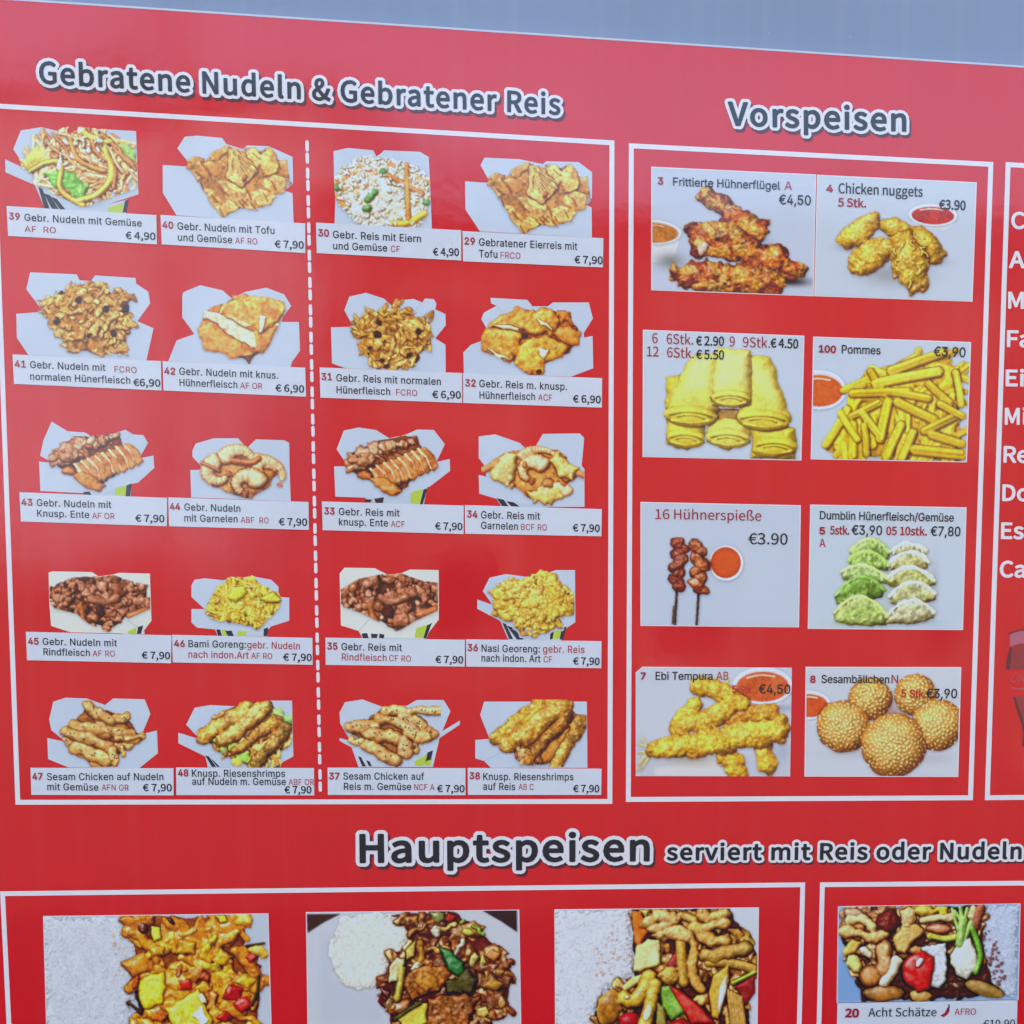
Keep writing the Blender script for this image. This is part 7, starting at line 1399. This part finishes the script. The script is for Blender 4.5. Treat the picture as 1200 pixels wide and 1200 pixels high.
# ---------------------------------------------------------------- drinks section at the right edge
for i, (w, x, y, wd) in enumerate([('Cola', 1185.5, 267.5, 62), ('Apfelsaft', 1183, 313.5, 134), ('Malzbier', 1182, 361, 124), ('Fanta', 1180.5, 406, 82), ('Eistee', 1179, 452, 90), ('Mineralwasser', 1178, 497, 200), ('Red Tea', 1176.5, 541.5, 110), ('Dosenbier', 1175, 586.5, 142), ('Espresso', 1173.5, 631, 126), ('Cappuccino', 1172, 676, 168)]):
    link('drink_name', text_mesh('drink_name', WHITE, 'N', w, 'Z', x, y, x+wd*.87, y+1.3, 17.2, y=-.0003, fat=.75), board)
BOTD = print_mat('dark_bottle_print', (.15, .02, .025)); BOT = print_mat('faded_bottle_print', (.36, .03, .035)); CAPM = print_mat('pink_cap_print', (.52, .13, .18)); SCR = print_mat('pale_red_script', (.56, .06, .07))
bt = bpy.data.objects.new('bottle_print', None); COL.objects.link(bt); bt.parent = board; bt['label'] = 'faded cola bottle picture at the right edge'
def X(P): return P
link('bottle_cap', flat('bottle_cap', 'X', [(198,142),(236,126),(280,116),(350,110),(420,116),(462,126),(500,142),(498,222),(440,206),(350,200),(260,206),(202,226)], CAPM, y=-.0003), bt)
link('bottle_rim', flat('bottle_rim', 'X', [(188,134),(230,116),(284,104),(350,100),(420,104),(470,116),(512,134),(510,144),(462,126),(420,114),(350,109),(280,114),(236,126),(192,144)], BOTD, y=-.0004), bt)
link('bottle_neck', flat('bottle_neck', 'X', [(200,232),(260,212),(350,206),(440,212),(500,232),(514,280),(524,330),(528,388),(172,388),(176,330),(186,280)], BOT, y=-.0003), bt)
link('bottle_edge', flat('bottle_edge', 'X', [(200,232),(216,228),(212,290),(206,340),(196,388),(172,388),(176,330),(186,280)], BOTD, y=-.0004), bt)
link('bottle_body', flat('bottle_body', 'X', [(222,580),(350,572),(478,580),(458,650),(436,716),(418,770),(410,820),(412,930),(288,930),(290,820),(282,770),(264,716),(242,650)], BOT, y=-.0003), bt)
link('bottle_edge', flat('bottle_edge', 'X', [(222,580),(242,578),(262,650),(286,716),(304,770),(312,820),(310,930),(288,930),(290,820),(282,770),(264,716),(242,650)], BOTD, y=-.0004), bt)
link('bottle_script', text_mesh('bottle_script', SCR, 'N', 'Coca-Cola', 'X', 204, 480, 500, 452, 62, y=-.0004, fat=1.5, slant=.3), bt)
link('bottle_swash', flat('bottle_swash', 'X', [(210,506),(250,520),(310,512),(400,486),(400,496),(310,526),(250,534),(212,520)], SCR, y=-.0004), bt)
# ---------------------------------------------------------------- what stands across the street, and one added house: it shows only as soft reflections in the gloss
BRK = bmat('dark_render', (.045, .036, .032), .8, noise=(3, .25), bump=.004); TRIM = bmat('grey_trim', (.16, .15, .14), .6)
GLS = bmat('dark_glass', (.02, .025, .03), .08); RF = bmat('slate_roof', (.05, .05, .055), .7, noise=(20, .3), bump=.01)
YB = -12.
bld = bpy.data.objects.new('apartment_building', None); COL.objects.link(bld); bld.location = (4.6, YB, 0)
bld['label'] = 'dark rendered building opposite, mirrored softly in the glossy red board'; bld['category'] = 'building'
def rel(me, parent, name, loc=(0, 0, 0), **k):
    o = link(name, me, parent, **k); o.location = loc; return o
rel(boxm('wall', -7.9, 12., -7., 0., 0, 6.2, BRK), bld, 'wall'); rel(boxm('roof', -8.1, 12.2, -7.2, .2, 6.203, 6.42, RF), bld, 'roof')
wf = boxm('window', -.62, .62, .003, .07, -.8, .8, TRIM, .01); wp = boxm('pane', -.52, .52, .073, .085, -.7, .7, GLS); ws = boxm('sill', -.7, .7, .003, .16, -.88, -.803, TRIM, .01)
for iz, z in enumerate((1.9, 4.6)):
    for ix in range(7):
        x = -6.4+ix*2.85
        if iz == 0 and ix == 3: continue
        w = rel(wf, bld, 'window', (x, 0, z)); rel(wp, w, 'pane'); rel(ws, w, 'sill')
dr = rel(boxm('door', -.6, .6, .003, .07, 0, 2.2, TRIM, .01), bld, 'door', (1.3, 0, .02)); rel(boxm('handle', .42, .46, .073, .13, .95, 1.1, EDGE, .005), dr, 'handle')
# unseen pale house, added to dim the low sky reflected at left
PALE = bmat('pale_render', (.16, .20, .27), .8, noise=(2, .12), bump=.003)
pf = bpy.data.objects.new('sky_dimming_house', None); COL.objects.link(pf); pf.location = (-13.8, YB-3.2, 0); pf['label'] = 'pale rendered house added unseen behind the garden wall, to dim the sky mirrored left on the board'; pf['category'] = 'house'
rel(boxm('wall', -9., 10.2, -8., 0., 0, 8.6, PALE), pf, 'wall'); rel(boxm('roof', -9.2, 10.4, -8.2, .2, 8.603, 8.8, RF), pf, 'roof')
for z in (2.2, 5.4):
    for ix in range(4):
        w = rel(wf, pf, 'window', (-7+ix*3.4, 0, z)); rel(wp, w, 'pane'); rel(ws, w, 'sill')
# garden wall further along
GW = bmat('garden_wall_render', (.05, .048, .045), .85, noise=(6, .2), bump=.004)
gw = link('garden_wall', boxm('garden_wall', -24., -3.4, YB-.15, YB+.1, .003, 2.35, GW, .02)); gw['label'] = 'low grey garden wall opposite, left of the dark building'; gw['category'] = 'wall'
# lamp post
PM = bmat('post_paint', (.05, .055, .06), .5)
lp = bpy.data.objects.new('street_lamp', None); COL.objects.link(lp); lp.location = (-4.44, YB+1.2, 0); lp['label'] = 'tall dark street lamp whose post mirrors as a faint band left on the board'; lp['category'] = 'street lamp'
def tubem(name, prof, mat, n=20):
    V, F = [], []
    for z, r in prof:
        for k in range(n): V.append((r*math.cos(2*math.pi*k/n), r*math.sin(2*math.pi*k/n), z))
    for i in range(len(prof)-1):
        for k in range(n): F.append((i*n+k, i*n+(k+1) % n, (i+1)*n+(k+1) % n, (i+1)*n+k))
    F.append(tuple(range(n))[::-1]); F.append(tuple((len(prof)-1)*n+k for k in range(n)))
    me = mesh(name, V, F, mat); me.polygons.foreach_set('use_smooth', [True]*(len(F)-2)+[False]*2); return me
rel(tubem('post', [(0, .14), (.9, .14), (1.0, .10), (5, .095), (9.4, .08)], PM), lp, 'post')
rel(boxm('lamp_arm', -1.2, 0, -.04, .04, 9.25, 9.33, PM, .01), lp, 'lamp_arm'); rel(boxm('lamp_head', -1.75, -1.1, -.12, .12, 9.2, 9.34, PM, .03), lp, 'lamp_head')
